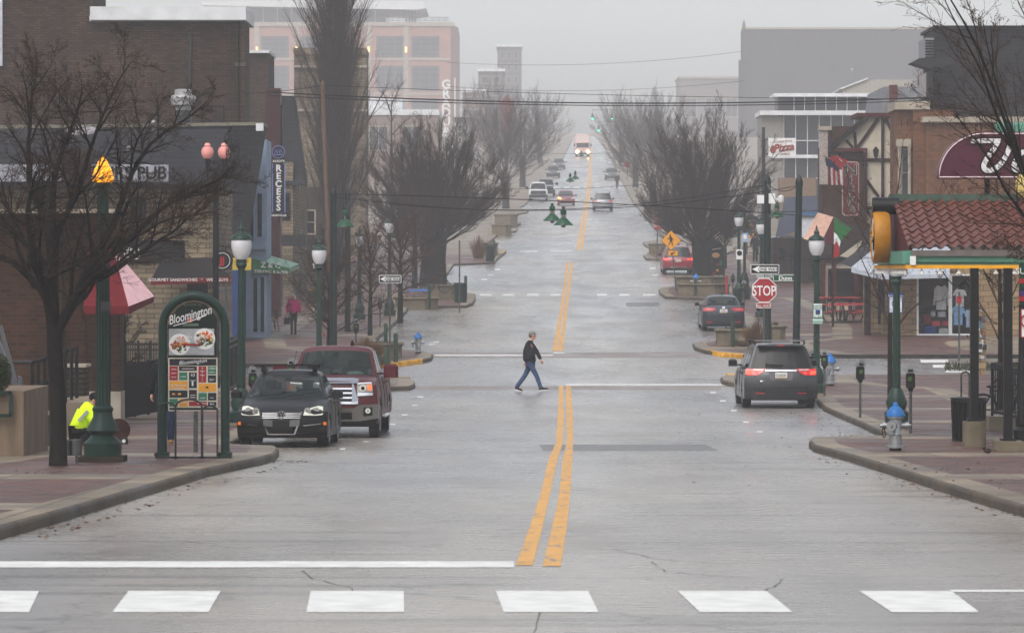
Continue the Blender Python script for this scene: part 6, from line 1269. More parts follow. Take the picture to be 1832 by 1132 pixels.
# clock on its gable end
t = thing("drum_clock", "big yellow drum clock with roman dial on the shelter's gable end", "clock", P(1592,424,d+2.2)); cz = PZ(424,d+2.6); cy = d+2.9; cr = .50
m = MB(); m.lathe([(cr*.9,-.42),(cr,-.42),(cr+.02,-.38),(cr+.02,-.17),(cr*.97,-.1),(cr*.9,-.1)], M("ochre_clock_enamel", c(182,122,22), .45, var=.15), 30, at=(Xl,cy,cz), ax='x', ring=True); m.build('drum', t, True)
m = MB(); m.lathe([(.01,-.385),(cr*.91,-.385)], M("dial_dark", c(40,40,42), .4), 30, at=(Xl,cy,cz), ax='x'); m.build('dial', t, True)
m = MB()
for i in range(12): a = i*pi/6; X = Matrix.Translation((Xl-.39,cy,cz)) @ Matrix.Rotation(a,4,'X'); m.box(-.012,0,-.045,-.02,cr*.6,cr*.84,WHITE,X); m.box(-.012,0,.02,.045,cr*.6,cr*.84,WHITE,X)
m.build('numeral', t, True)
for ey, ez, w in ((-.1,.38,.04),(.22,.1,.05)): m = MB(); m.bar((Xl-.4,cy,cz),(Xl-.4,cy+ey,cz+ez), .015,w, YELLOW); m.build('hand', t, True)
m = MB(); m.lathe([(.17,-.42),(.17,.1)], BLACKM, 12, at=(Xl,cy,cz+cr+.12), ax='x'); m.box(Xl-.4,Xl,cy-.05,cy+.05,cz+cr-.02,cz+cr+.05,BLACKM); m.build('floodlight', t, True)
# maroon script sign above
d = 79; t = thing("script_sign", "large maroon half-round sign with white script letters above the shelter roof", "sign", P(1760,320,d)); MAR = M("maroon_sign_face", c(116,44,72), .4, var=.06, sc=1); zb = PZ(320,d); x0 = PX(1677,d); top = PZ(236,d)
def arch(o): return [(x0+o,zb+o),(PX(1990,d),zb+o),(PX(1990,d),top-o),(PX(1760,d),top-o)]+[(PX(1760,d)-(PX(1760,d)-x0-o)*sin(i*pi/20), zb+o+(top-zb-2*o)*cos(i*pi/20)) for i in range(1,10)]
m = MB(); m.prism(arch(0), d, d+.3, MAR, 'y'); m.build('board', t, True)
m = MB(); pts = arch(.035); pts = pts[3:]+[pts[0], pts[1]]; m.tube([(x, d-.01, z) for x, z in [(PX(1990,d),pts[0][1])]+pts], .014, M("pink_white_neon_tube", c(230,205,208), .4), 6); m.build('border', t, True)
def ribbon(mb, pts, w, mm, y, th=.02):
    if len(pts) > 3:
        q = [pts[0]]+list(pts)+[pts[-1]]; pts = []
        for i in range(1, len(q)-2):
            for j in range(5):
                t_ = j/5; pts.append(tuple(.5*(2*q[i][k]+(q[i+1][k]-q[i-1][k])*t_+(2*q[i-1][k]-5*q[i][k]+4*q[i+1][k]-q[i+2][k])*t_**2+(3*q[i][k]-q[i-1][k]-3*q[i+1][k]+q[i+2][k])*t_**3) for k in (0, 1)))
        pts.append(q[-2])
    L = [P(x,yy,y) for x, yy in pts]; a, b = [], []
    for i, p in enumerate(L):
        tt = (L[min(i+1,len(L)-1)]-L[max(i-1,0)]); nn = Vector((-tt.z,0,tt.x)).normalized()*(w if not isinstance(w, list) else w[i]); a.append(p+nn); b.append(p-nn)
    n = len(L); v = a+b+[q+Vector((0,th,0)) for q in a+b]
    f = [(i,i+1,n+i+1,n+i) for i in range(n-1)]+[(2*n+i,3*n+i,3*n+i+1,2*n+i+1) for i in range(n-1)]+[(i,2*n+i,2*n+i+1,i+1) for i in range(n-1)]+[(n+i,n+i+1,3*n+i+1,3*n+i) for i in range(n-1)]+[(0,n,3*n,2*n),(n-1,3*n-1,4*n-1,2*n-1)]
    mb.add(v, f, mm)
V1 = [(1737,253),(1760,252),(1790,252)]; V2 = [(1786,252),(1777,268),(1765,285),(1760,298),(1766,305),(1780,302),(1793,290),(1803,272),(1810,250)]
V3 = [(1840,275),(1830,272),(1820,283),(1814,297),(1818,304),(1832,303),(1842,290),(1840,275)]; V4 = [(1848,304),(1858,280),(1872,272),(1876,285),(1874,304)]
for nm, dw, dy, mm in (('letter_outline', .03, 0, BLK_T), ('lettering', 0, -.012, M("letter_white", c(214,212,214), .45, var=.08))):
    m = MB()
    for i, (v_, w) in enumerate(((V1,.045),(V2,.05),(V3,.05),(V4,.045))): ribbon(m, v_, w+dw, mm, d-.03+dy-.0015*i, .012)
    m.build(nm, t, True, smooth=0)
m = MB(); m.bar(P(1766,360,d+.1), P(1766,320,d+.1), .1,.1, BLACK); m.bar((PX(1880,d),d+.1,zb-1.2),(PX(1880,d),d+.1,zb), .1,.1, BLACK); m.build('post', t, True)
m = MB(); m.bbox(PX(1782,d),PX(1990,d),d+.05,d+.3,top+.0,PZ(219,d),TEAL,.05); m.build('crest', t, True)
m = MB(); m.ball(P(1834,332,d-1.2), .2,.2,.28, M("pale_yellow_lantern", c(206,184,110), .5, var=.1), 14, 9); m.lathe([(.05,.26),(.06,.34)], BLACKM, 10, at=P(1834,332,d-1.2)); tag(m.build("paper_lantern"), "pale yellow globe lantern at the right edge under the maroon sign", "lantern")
# railing, bicycles and hoop behind the shelter posts
t = thing("patio_railing", "black patio railing panel between the shelter posts", "railing", P(1790,770,83)); m = MB(); A = lambda u, y: P(1775+45*u, y+11*u, 83-1.5*u)
for y in (650,656,735): m.bar(A(0,y), A(1,y), .05,.05, BLACKM)
for i in range(16): m.bar(A(i/15,652), A(i/15,735), .02,.03, BLACKM)
for u in (0,.6): m.bar(A(u,650), A(u,752), .05,.05, BLACKM)
m.bar(P(1778,650,83), P(1900,649,86), .05,.05, BLACKM); m.bar(P(1775,738,84), P(1900,738,86), .05,.05, BLACKM)
for i in range(26): m.bar(P(1805+i*4,650,85), P(1805+i*4,738,85), .02,.02, BLACKM)
m.build('panel', t, True)
m = MB(); px_box(m, 1770, 1990, 745, None, 82.6, 4, CONC); tag(m.build("patio_kerb"), "low concrete kerb under the patio railing", "wall")
b0 = G(1727,720,K); m = MB(); x = b0.x; m.tube([(x-.11,b0.y,b0.z-.02)]+[(x-.11*cos(pi*i/8),b0.y,b0.z+.72+.11*sin(pi*i/8)) for i in range(9)]+[(x+.11,b0.y,b0.z-.02)], .025, M("grey_rack_steel", c(1,1,1)), 8); tag(m.build("bike_rack"), "grey hoop rack above the black litter bin", "bike rack")
RUB = M("tyre_rubber", c(26,26,28), .75, var=.15)
def bicycle(label, loc, rz, col, group="parked bicycles"):
    t = thing("bicycle", label, "bicycle", loc, rz, group)
    for x in (-.52,.52):
        m = MB(); m.tube([(x+.33*cos(2*pi*i/24),0,.35+.33*sin(2*pi*i/24)) for i in range(25)], .022, RUB, 6); m.build('tyre', t); m = MB()
        for i in range(10): g = 2*pi*i/10; m.tube([(x,0,.35),(x+.31*cos(g),0,.35+.31*sin(g))], .004, STEEL, 3)
        m.tube([(x+.31*cos(2*pi*i/20),0,.35+.31*sin(2*pi*i/20)) for i in range(21)], .008, STEEL, 4); m.build('rim', t)
    m = MB()
    for a, b in (((-.52,.35),(-.18,.32)),((-.18,.32),(-.3,.8)),((-.3,.75),(.36,.78)),((-.18,.32),(.38,.7)),((-.52,.35),(-.3,.75)),((.52,.35),(.38,.7)),((.38,.7),(.34,.95))): m.tube([(a[0],0,a[1]),(b[0],0,b[1])], .018, col, 6)
    m.build('frame', t); m = MB(); m.ball((-.32,0,.85), .13,.07,.04, BLACKM, 8, 6); m.build('saddle', t); m = MB(); m.tube([(.28,-.28,.98),(.36,-.2,.97),(.36,.2,.97),(.28,.28,.98)], .016, BLACKM, 6); m.build('handlebar', t); return t
bicycle("black bicycle with front wheel showing left of the patio railing", G(1775,760,K)+Vector((.3,0,0)), .15, BLACKM)
bicycle("bicycle locked behind the patio railing at the right edge", P(1835,738,88)+Vector((0,0,.1)), -.5, STEEL)
p = G(745,538,K); bicycle("dark bicycle on the left planter with big basket", p+Vector((0,0,.35)), .1, M("blue_bike", c(60,90,130), .4)); bicycle("second bicycle tangled behind it beside the bollard", p+Vector((.9,.9,.35)), .6, BLACKM)
m = MB(); m.box(-.5,.5,-.15,.15,.0,.1,M("blue_tarp", c(70,120,190), .6)); tag(m.build("blue_box", loc=p+Vector((.15,-.7,.47))), "flat blue object lying on the planter under the bicycles", "blue box")
# right edge signs and black post
t = plate("no_parking_sign", "white sign with red ring cut by the right picture edge", 1826, 1850, 552, 604, 71, WHITE, RED); m = MB(); m.lathe([(.1,-.01),(.13,-.01),(.13,0),(.1,0)], RED, 18, at=P(1838,574,70.98), ax='y', ring=True); m.build('symbol', t, True)
t = plate("colour_sign", "striped green red and purple street sign at the right edge", 1823, 1850, 470, 545, 71.5, GREEN2); m = MB(); 
for y, mm in ((498,RED),(508,GREEN2),(520,M("purple_paint", c(90,60,130), .5)),(530,RED)): px_box(m, 1823, 1850, y, y+9, 71.45, .04, mm)
m.text("SUBS", .16, WHITE, P(1834,490,71.43), .004); m.build('lettering', t, True)
p = Vector((PX(1829,72),72,zg(72)+K)); t = thing("black_lamp_post", "black fluted post base on a low plinth at the right edge", "post", p); m = MB(); m.box(-.3,.3,-.3,.3,-.05,.1,PLANT); m.build('plinth', t); m = MB(); m.lathe([(.16,.1),(.17,.3),(.11,.36),(.13,.45),(.08,.7),(.06,3.2)], BLACKM, 14); m.build('post', t)
# bird, grass patch
p = G(1767,812,K); m = MB(); m.ball((0,0,.06), .07,.045,.045, M("sparrow_brown", c(86,68,52), .9), 8, 6); m.ball((-.06,0,.1), .03,.028,.028, M("sparrow_brown", c(1,1,1)), 8, 6); m.lathe([(.012,0),(.001,.03)], BLACK, 5, at=(-.12,0,.1), ax='x'); m.prism([(.05,.06),(.16,.05),(.15,.07)], -.015, .015, M("sparrow_brown", c(1,1,1)), 'y'); m.tube([(0,.01,0),(0,.01,.04)], .004, BLACK, 4); tag(m.build("sparrow", loc=p), "small brown bird standing on the pavement near the shelter footing", "bird")
m = MB(); rng = random.Random(2)
for _ in range(1500): x = rng.uniform(1690,1900); y = rng.uniform(652,664); q = G(x,y,K); a = rng.random()*6.28; m.tube([q, q+Vector((cos(a)*.05,sin(a)*.05,rng.uniform(.06,.16)))], [.012,.003], M("short_turf", c(84,92,48), .9, var=.4), 3, cap=False)
m.build("grass")['kind'] = 'stuff'
# ================================================================ VEHICLES
def lerp_tab(t, z):
    if z <= t[0][0]: return t[0][1]
    for (a, ya), (b, yb) in zip(t, t[1:]):
        if z <= b: return ya+(yb-ya)*(z-a)/max(b-a, 1e-6)
    return t[-1][1]
TYRE = RUB; RIMM = M("alloy_rim", c(150,152,156), .3, .8, var=.1); UNDER = M("underbody_black", c(14,14,15), .8)
TRIM = M("black_plastic_trim", c(24,24,26), .55, var=.15); LENS = M("clear_headlamp_lens", c(214,214,200), .15, var=.12, sc=14, coat=.4); LENSD = M("headlamp_inner", c(176,176,168), .2, .2, var=.2, sc=18)
AMBL = M("amber_lens", c(226,110,20), .2, coat=1, emit=.25); REDL = M("red_lens", c(196,16,24), .3, var=.1, coat=.15); REDON = M("lit_brake_lamp", c(255,50,34), .3, emit=3.2, var=.05); PLATE = M("licence_plate", c(212,210,206), .5, var=.05)
DARKGR = M("dark_grille", c(18,18,20), .5, var=.2); LITW = M("lit_headlamp", c(255,226,160), .3, emit=9, var=0); LITA = M("lit_amber_headlamp", c(255,190,90), .3, emit=3, var=0)
WGL = GLASS("windscreen_glass", c(70,84,82), .45); TGL = GLASS("tinted_car_glass", c(24,26,30), .12); INT = M("car_interior", c(46,46,48), .8, var=.2); SEATM = M("seat_fabric", c(64,62,62), .9, var=.2)
class Car:
    def __init__(s, label, cat, loc, rz, paint, L, hw, front, top, rear, zb, wheels, wr, green, hwb, hwt, bF=.2, bR=.15, glassF=None, glassR=None, group=None, name="parked_car", tail_dark=False, rim=None):
        s.t = thing(name, label, cat, loc, rz, group); s.L, s.hw, s.bF, s.bR, s.paint = L, hw, bF, bR, paint
        sl = (zg(loc[1]+2)-zg(loc[1]-2))/4; s.t.rotation_euler = (math.atan(sl)*(1 if abs(rz) < 1.5 else -1), 0, rz)
        s.fz = sorted([(z, y) for y, z in front]); s.rz_ = sorted([(z, y) for y, z in rear])
        bot = []
        for wy in sorted(wheels, reverse=True):
            r = wr*1.16; n = 10; a0 = math.asin(max(-1, min(1, (zb-wr)/r)))
            bot += [(wy+r*cos(a0+(pi-2*a0)*i/n), wr+r*sin(a0+(pi-2*a0)*i/n)) for i in range(n+1)]
        prof = front+top+rear+bot; s.prof = prof
        U = [-1,-.985,-.95,-.86,-.7,-.4,0,.4,.7,.86,.95,.985,1]; n = len(prof); v = []; nf = len(front); ntop = len(front)+len(top)
        zt = max(z for y, z in prof)
        for u in U:
            a = abs(u)
            for i, (y, z) in enumerate(prof):
                w = 1-.045*((z-.6)/.5)**2*(.6 if z < .6 else 1) ; e = (1-a)
                dz = 0
                if nf-2 <= i <= ntop: dz = -.055*a**7-.02*a**2
                if i < nf+1: dz *= 1
                y2 = y+bF*a**3*max(0, 1-y/1.1)-bR*a**3*max(0, 1-(L-y)/.9)
                if i >= ntop+len(rear): z2 = z
                else: z2 = z+dz
                v.append((u*hw*w, y2, z2))
        b = MB(); 
        for k in range(len(U)-1):
            for i in range(n):
                j = (i+1) % n; m = UNDER if (i >= ntop+len(rear)-1) else paint
                if nf+1 <= i < ntop-1 and abs(U[k]+U[k+1])/2 < .9 and any(abs(prof[i][0]-g[0]) < 3 for g in green) and prof[i][0] > green[0][0]-.02 and prof[j][0] < green[-1][0]+.05: m = INT
                b.f.append((k*n+i, k*n+j, (k+1)*n+j, (k+1)*n+i)); b.m.append(b.mi(m))
        b.v = v; b.f.append(tuple(range(n))); b.m.append(b.mi(paint)); b.f.append(tuple(range(len(U)*n-1, (len(U)-1)*n-1, -1))); b.m.append(b.mi(paint))
        s.body = b.build('body', s.t, smooth=35)
        # greenhouse
        gz0, gz1 = green[0][1], max(g[1] for g in green)
        s.hg = lambda z: hwb+(hwt-hwb)*max(0, min(1, (z-gz0)/(gz1-gz0)))
        U = [-1,-.97,-.92,-.82,-.66,-.5,-.25,0,.25,.5,.66,.82,.92,.97,1]; n = len(green); P_ = MB(); Gf, Gr = MB(), MB(); v = []
        for u in U:
            a = abs(u)
            for i, (y, z) in enumerate(green):
                dz = (.03*(1-a*a)-.05*a**8) if z > gz1-.16 else 0
                yy = y+(.14*a**2.5 if i < 2 else 0)-(.10*a**2.5 if i >= n-2 else 0)
                v.append((u*s.hg(z), yy, z+dz))
        for k in range(len(U)-1):
            for i in range(n-1):
                um = abs(U[k]+U[k+1])/2; tgt = P_
                if um < .92 and i == 0: tgt = Gf
                if um < .92 and i == n-2: tgt = Gr
                o = len(tgt.v); q = [v[k*n+i], v[k*n+i+1], v[(k+1)*n+i+1], v[(k+1)*n+i]]
                off = {id(Gf): Vector((0,-.0,0))}.get(id(tgt), Vector((0,0,0)))
                tgt.add(q, [(0,1,2,3)], paint if tgt is P_ else ((glassF or WGL) if tgt is Gf else (glassR or WGL)))
        for kk, sg in ((0,-1),(len(U)-1,1)): P_.add([v[kk*n+i] for i in range(n)], [tuple(range(n)) if sg < 0 else tuple(range(n-1,-1,-1))], paint)
        P_.build('roof', s.t, smooth=30); Gf.build('windscreen', s.t, smooth=60); Gr.build('rear_window', s.t, smooth=60)
        s.green = green
        for wy in wheels:
            for sg in (-1, 1):
                m = MB(); m.lathe([(wr*.66,-.11),(wr*.93,-.11),(wr,-.08),(wr,.08),(wr*.93,.11),(wr*.66,.11)], TYRE, 22, at=(sg*(hw-.125),wy,wr), ax='x'); w = m.build('wheel', s.t)
                m = MB(); m.lathe([(.02,.08),(wr*.18,.09),(wr*.66,.10),(wr*.67,.06),(.02,.05)], UNDER, 18, at=(sg*(hw-.125),wy,wr), ax='x', X=None)
                for i in range(5):
                    a = i*2*pi/5; m.bar((sg*(hw-.02),wy,wr),(sg*(hw-.02),wy+wr*.62*cos(a),wr+wr*.62*sin(a)), .02,.07, rim or RIMM)
                m.tube([(sg*(hw-.02),wy+wr*.63*cos(2*pi*i/20),wr+wr*.63*sin(2*pi*i/20)) for i in range(21)], .02, rim or RIMM, 5); m.build('rim', w)
    def ff(s, x, z, o): u = min(1, abs(x)/s.hw); return Vector((x, lerp_tab(s.fz, z)+s.bF*u**3*max(0, 1-lerp_tab(s.fz, z)/1.1)-o, z))
    def rr(s, x, z, o): u = min(1, abs(x)/s.hw); return Vector((x, lerp_tab(s.rz_, z)-s.bR*u**3+o, z))
    def poly(s, mb, pts, m, rear=False, o=.012, th=.03):
        fn = s.rr if rear else s.ff; n = len(pts); q = []
        for (xa, za), (xb, zb) in zip(pts, pts[1:]+pts[:1]):                    # subdivide edges so they follow the bend
            k = max(1, int(abs(xb-xa)/.12)); q += [(xa+(xb-xa)*i/k, za+(zb-za)*i/k) for i in range(k)]
        n = len(q); cx = sum(p[0] for p in q)/n; cz = sum(p[1] for p in q)/n
        v = [fn(x, z, o) for x, z in q]+[fn(x, z, o-th) for x, z in q]
        return mb.add(v, [tuple(range(n))]+[(i, (i+1) % n, n+(i+1) % n, n+i) for i in range(n)], m)
    def band(s, mb, rows, m, rear=False, o=.012, th=.03):                       # rows: (x, ztop, zbot) left to right
        r2 = []
        for (xa, a, b), (xb, c_, d) in zip(rows, rows[1:]):
            k = max(1, int(abs(xb-xa)/.1)); r2 += [(xa+(xb-xa)*i/k, a+(c_-a)*i/k, b+(d-b)*i/k) for i in range(k)]
        r2.append(rows[-1]); fn = s.rr if rear else s.ff; v = []
        for x, a, b in r2: v += [fn(x, a, o), fn(x, b, o), fn(x, a, o-th), fn(x, b, o-th)]
        f = []
        for i in range(len(r2)-1):
            p, q = i*4, i*4+4; f += [(p, q, q+1, p+1), (p+2, q+2, q, p), (p+1, q+1, q+3, p+3)]
        f += [(0,1,3,2), (len(v)-4, len(v)-2, len(v)-1, len(v)-3)]
        return mb.add(v, f, m)
    def part(s, name, mb, smooth=30): return mb.build(name, s.t, smooth=smooth)
    def disc(s, mb, x, z, r, m, rear=False, o=.02, n=16, ri=0):
        fn = s.rr if rear else s.ff; p = fn(x, z, 0); y = p.y-o if not rear else p.y+o; sg = -1 if not rear else 1
        mb.lathe([(max(ri,.001), y), (r, y), (r, y-sg*.03), (max(ri,.001), y-sg*.03)], m, n, at=(x,0,z), ax='y', ring=ri > 0)
    def mirrors(s, y, z, col, w=.2, h=.14, out=.13, name='wing_mirror'):
        for sg in (-1, 1):
            m = MB(); x = sg*(s.hw+out-.02); m.bbox(x-w*.55, x+w*.55, y-.08, y+.07, z-h*.55, z+h*.55, col, .045); m.box(x-w*.45, x+w*.45, y+.07, y+.075, z-h*.4, z+h*.35, DKGLASS); m.bar((sg*(s.hw-.12), y+.05, z-.06), (x, y+.02, z-.05), .05, .04, TRIM); m.build(name, s.t)
    def sidewindows(s, polys, m):
        for sg in (-1, 1):
            for pts in polys:
                b = MB(); v = [(sg*(s.hg(z)+.006), y, z) for y, z in pts]; n = len(v); v += [(x-sg*.02, y, z) for x, y, z in v]
                b.add(v, [tuple(range(n)), tuple(range(2*n-1,n-1,-1))]+[(i,(i+1)%n,n+(i+1)%n,n+i) for i in range(n)], m); b.build('side_window', s.t)
    def doors(s, ys, z0, z1, handle=True):
        for sg in (-1, 1):
            m = MB()
            for y in ys: m.tube([(sg*s.hw*(1-.045*((z-.6)/.5)**2*(.6 if z < .6 else 1)), y, z) for z in [z0+(z1-z0)*i/6 for i in range(7)]], .007, BLACK, 4)
            m.build('door_seam', s.t)
            if handle:
                for y in ys[1:]: m = MB(); m.bbox(min(sg*s.hw*.96,sg*(s.hw+.02)),max(sg*s.hw*.96,sg*(s.hw+.02)),y-.3,y-.1,z1-.14,z1-.1,s.paint,.01); m.build('door_handle', s.t)
    def plate(s, text, x, z, w=.31, h=.16, rear=True, m=None, o=.035):
        b = MB(); p = (s.rr if rear else s.ff)(x, z, o); sg = 1 if rear else -1
        b.box(x-w/2, x+w/2, p.y-.015, p.y, z-h/2, z+h/2, m or PLATE)
        if text: 
            g = MB(); g.text(text, h*.62, M("plate_navy", c(40,46,80), .5, var=0), (0,0,-h*.24), .003, sx=.78); X = Matrix.Translation((x+.01, p.y+.004, z)) @ Matrix.Rotation(pi if rear else 0, 4, 'Z'); b.add(g.v, g.f, M("plate_navy", c(1,1,1)), X)
            b.box(x-w/2+.005, x+w/2-.005, p.y, p.y+.002, z-h/2+.004, z-h/2+.022, M("plate_gold", c(196,160,60), .5))
        s.part('number_plate', b)
    def seats(s, ys, z0, zt, w=.5):
        for y in ys:
            for sx in (-.37, .37):
                m = MB(); m.bbox(sx-w/2, sx+w/2, y, y+.14, z0, zt-.16, SEATM, .05); m.bbox(sx-.13, sx+.13, y+.02, y+.12, zt-.15, zt, SEATM, .03); m.build('seat', s.t)
def gl(x, y, rz=0, L=0):                                  # location: nearest end's ground point
    p = G(x, y); 
    if rz: q = Vector((p.x+.018*L, p.y+L, zg(p.y+L)));  return q
    return p
# ---- black hatch/saloon, facing us
CB_ = M("black_car_paint", c(16,17,20), .35, var=.1)
k = dof(799)/F; loc = Vector(((507-CX)*k, dof(799)-.75, zg(dof(799)-.75)))
car = Car("small black saloon with roof rack bar, parked nearest on the left", "car", loc, -.02, CB_, 4.55, .885, [(.14,.19),(.04,.26),(.0,.38),(-.0,.56),(.07,.70),(.25,.79),(.6,.87)], [(1.1,.96),(1.25,.97),(2.5,1.0),(3.8,1.03)], [(4.3,1.05),(4.5,.97),(4.55,.7),(4.53,.4),(4.42,.2)], .2, [.88,3.46], .315,
          [(1.05,.94),(1.82,1.36),(2.15,1.45),(3.0,1.465),(3.5,1.39),(4.05,1.05)], .80, .60, .30, .18)
def q(pts): return [((x-530)/518, (1040-y)/518) for x, y in pts]
def mir(pts): return [(-x, z) for x, z in pts][::-1]
hl = q([(748,712),(760,676),(820,640),(885,620),(935,628),(942,700),(930,712),(860,716)])
for pts, sg in ((hl, 1), (mir(hl), -1)):
    m = MB(); car.poly(m, pts, LENS, o=.016); o_ = car.part('headlight', m); m = MB(); car.disc(m, sg*.50, .71, .07, LENSD, o=.03); car.disc(m, sg*.50, .71, .035, CHROME, o=.036); car.disc(m, sg*.66, .72, .06, LENSD, o=.0); m.build('lamp', o_)
m = MB(); car.band(m, [(-.39,.675,.62),(-.37,.685,.56),(.37,.685,.56),(.39,.675,.62)], DARKGR, o=.012)
for z in (.665,.625,.585): car.band(m, [(-.37,z+.007,z-.007),(.37,z+.007,z-.007)], SILVER, o=.02, th=.015)
car.part('grille', m)
m = MB()
for sg in (-1,1): car.poly(m, [(sg*a, z) for a, z in ((.405,.70),(.375,.70),(.335,.56),(.29,.40),(.24,.27),(.27,.255),(.31,.36),(.34,.44))], CHROME, o=.026)
car.band(m, [(-.35,.56,.43),(-.17,.54,.41),(.17,.54,.41),(.35,.56,.43)], M('satin_chrome', c(150,150,152), .3, .9, var=.15), o=.018); car.band(m, [(-.27,.275,.255),(.27,.275,.255)], CHROME, o=.026); car.part('chrome_trim', m)
m = MB(); car.band(m, [(-.33,.405,.36),(-.27,.405,.28),(.27,.405,.28),(.33,.405,.36)], DARKGR, o=.014)
for sg in (-1,1): car.poly(m, [(sg*a, z) for a, z in ((.40,.38),(.74,.40),(.72,.31),(.43,.28))], DARKGR, o=.01)
car.part('lower_grille', m)
m = MB()
for sg in (-1,1): car.band(m, sorted([(sg*.43,.44,.42),(sg*.76,.475,.455)]), CHROME, o=.016)
car.part('bumper_trim', m)
for sg in (-1,1): m = MB(); car.band(m, sorted([(sg*.80,.50,.44),(sg*.86,.50,.44)]), AMBL, o=.02); car.part('side_marker', m)
m = MB(); car.disc(m, 0, .635, .082, M("emblem_back", c(40,44,52), .4), o=.034); car.disc(m, 0, .635, .086, CHROME, o=.04, ri=.07)
y = car.ff(0,.635,0).y-.045
for a, b in (((-.035,.062),(0,.004)),((.035,.062),(0,.004)),((-.065,.03),(-.03,-.06)),((-.03,-.06),(0,-.004)),((0,-.004),(.03,-.06)),((.03,-.06),(.065,.03))): m.bar((a[0],y,.635+a[1]),(b[0],y,.635+b[1]), .012,.014, CHROME)
car.part('emblem', m)
car.plate("", 0, .455, .33, .16, False, TRIM, o=.04)
m = MB(); car.band(m, [(-.8,.245,.19),(.8,.245,.19)], TRIM, o=.01); car.part('bumper_lip', m)
car.mirrors(1.45, 1.02, CB_, .2, .15); car.sidewindows([[(1.5,1.0),(2.1,1.35),(2.5,1.38),(2.5,1.0)],[(2.58,1.0),(2.58,1.38),(3.2,1.36),(3.65,1.08)]], TGL); car.doors([1.4,2.54,3.5], .35, .95); car.seats([2.2], .8, 1.28); car.seats([3.2], .8, 1.22)
m = MB(); m.ball((.37,1.7,.93), .17,.08,.17, M("steering_wheel", c(30,30,32)), 12, 6); m.box(-.06,.06,1.72,1.78,1.27,1.33,BLACK); m.box(-.035,.045,1.70,1.72,1.13,1.27,M("pink_tag", c(206,150,150), .7)); m.box(.5,.62,1.66,1.68,1.14,1.24,M("white_tag", c(200,204,206), .7)); car.part('dashboard', m)
m = MB(); m.bar((-.72,2.2,1.57),(.68,2.2,1.59), .06,.035, BLACK)
for sx in (-.52,.50): m.bar((sx,2.2,1.44),(sx,2.2,1.57), .09,.08, BLACK); m.bar((sx-.02,1.95,1.475),(sx-.02,3.3,1.475), .03,.04, BLACK)
m.bbox(.36,.60,2.1,2.3,1.53,1.6,BLACK,.02); car.part('roof_rack', m)
m = MB(); m.bar((-.62,1.02,.975),(.1,1.28,1.07), .012,.012, BLACK); m.bar((.02,1.0,.975),(.62,1.22,1.05), .012,.012, BLACK); m.tube([(-.02,3.0,1.47),(.06,3.25,1.86)], .005, BLACK, 4); car.part('wiper', m)
# ---- maroon pickup, facing us
CM = M("maroon_car_paint", c(116,24,38), .34, var=.1); d = dof(799)+5.1; k = d/F
pk = Car("maroon pickup truck with big chrome grille, parked behind the black saloon", "pickup truck", Vector(((590.5-CX)*k, d, zg(d))), -.02, CM, 5.84, 1.0, [(.2,.30),(.06,.36),(.0,.46),(-.02,.62),(.0,.80),(.04,1.10),(.1,1.19),(.3,1.25)], [(1.4,1.31),(1.5,1.31),(3.8,1.30),(3.9,1.32)], [(5.78,1.36),(5.84,1.2),(5.84,.7),(5.7,.45)], .42, [1.0,4.65], .40,
         [(1.42,1.27),(2.1,1.78),(2.4,1.87),(3.3,1.88),(3.65,1.83),(3.8,1.3)], .90, .72, .14, .05, name="pickup_truck")
def q(pts): return [((x-1028)/447, (925-y)/447) for x, y in pts]
m = MB(); pk.band(m, [(-.46,1.16,.74),(.46,1.16,.74)], DARKGR, o=.02)
for z in (1.04,.95,.85): pk.band(m, [(-.46,z+.018,z-.018),(.46,z+.018,z-.018)], CHROME, o=.035, th=.02)
for i in range(9): x = -.4+.1*i; pk.band(m, [(x-.006,1.15,.75),(x+.006,1.15,.75)], TRIM, o=.028, th=.01)
pk.part('grille', m)
m = MB(); pk.band(m, [(-.58,1.24,1.15),(-.5,1.26,1.15),(.5,1.26,1.15),(.58,1.24,1.15)], CHROME, o=.04); pk.band(m, [(-.58,.77,.72),(.58,.77,.72)], CHROME, o=.04)
for sg in (-1,1): pk.band(m, sorted([(sg*.585,1.24,.72),(sg*.455,1.16,.76)]), CHROME, o=.042)
pk.part('chrome_grille_frame', m)
hl = q([(1280,405),(1410,398),(1418,420),(1422,490),(1278,492)])
for pts, sg in ((hl,1),(mir(hl),-1)):
    m = MB(); pk.poly(m, pts, LENSD, o=.02); h = pk.part('headlight', m); m = MB(); pk.disc(m, sg*.68, 1.05, .07, LENS, o=.04); pk.disc(m, sg*.68, 1.05, .04, BLACK, o=.046); pk.band(m, sorted([(sg*.77,1.13,1.0),(sg*.865,1.12,1.0)]), AMBL, o=.03); pk.band(m, sorted([(sg*.56,1.16,1.13),(sg*.86,1.175,1.145)]), CHROME, o=.03); m.build('lamp', h)
    m = MB(); pk.band(m, sorted([(sg*.57,.965,.885),(sg*.89,.955,.90)]), CHROME, o=.03); pk.part('light_trim', m)
m = MB(); pk.band(m, [(-1.0,.72,.42),(-.6,.70,.36),(-.5,.63,.36),(.5,.63,.36),(.6,.70,.36),(1.0,.72,.42)], M("brushed_chrome", c(170,168,166), .2, .95, var=.1), o=.05, th=.1); pk.part('bumper', m)
m = MB(); pk.band(m, [(-.46,.54,.40),(.46,.54,.40)], DARKGR, o=.055); pk.band(m, [(-.95,.41,.24),(.95,.41,.24)], TRIM, o=.03); pk.band(m, [(-.16,.52,.40),(.16,.52,.40)], BLACK, o=.06); pk.part('lower_grille', m)
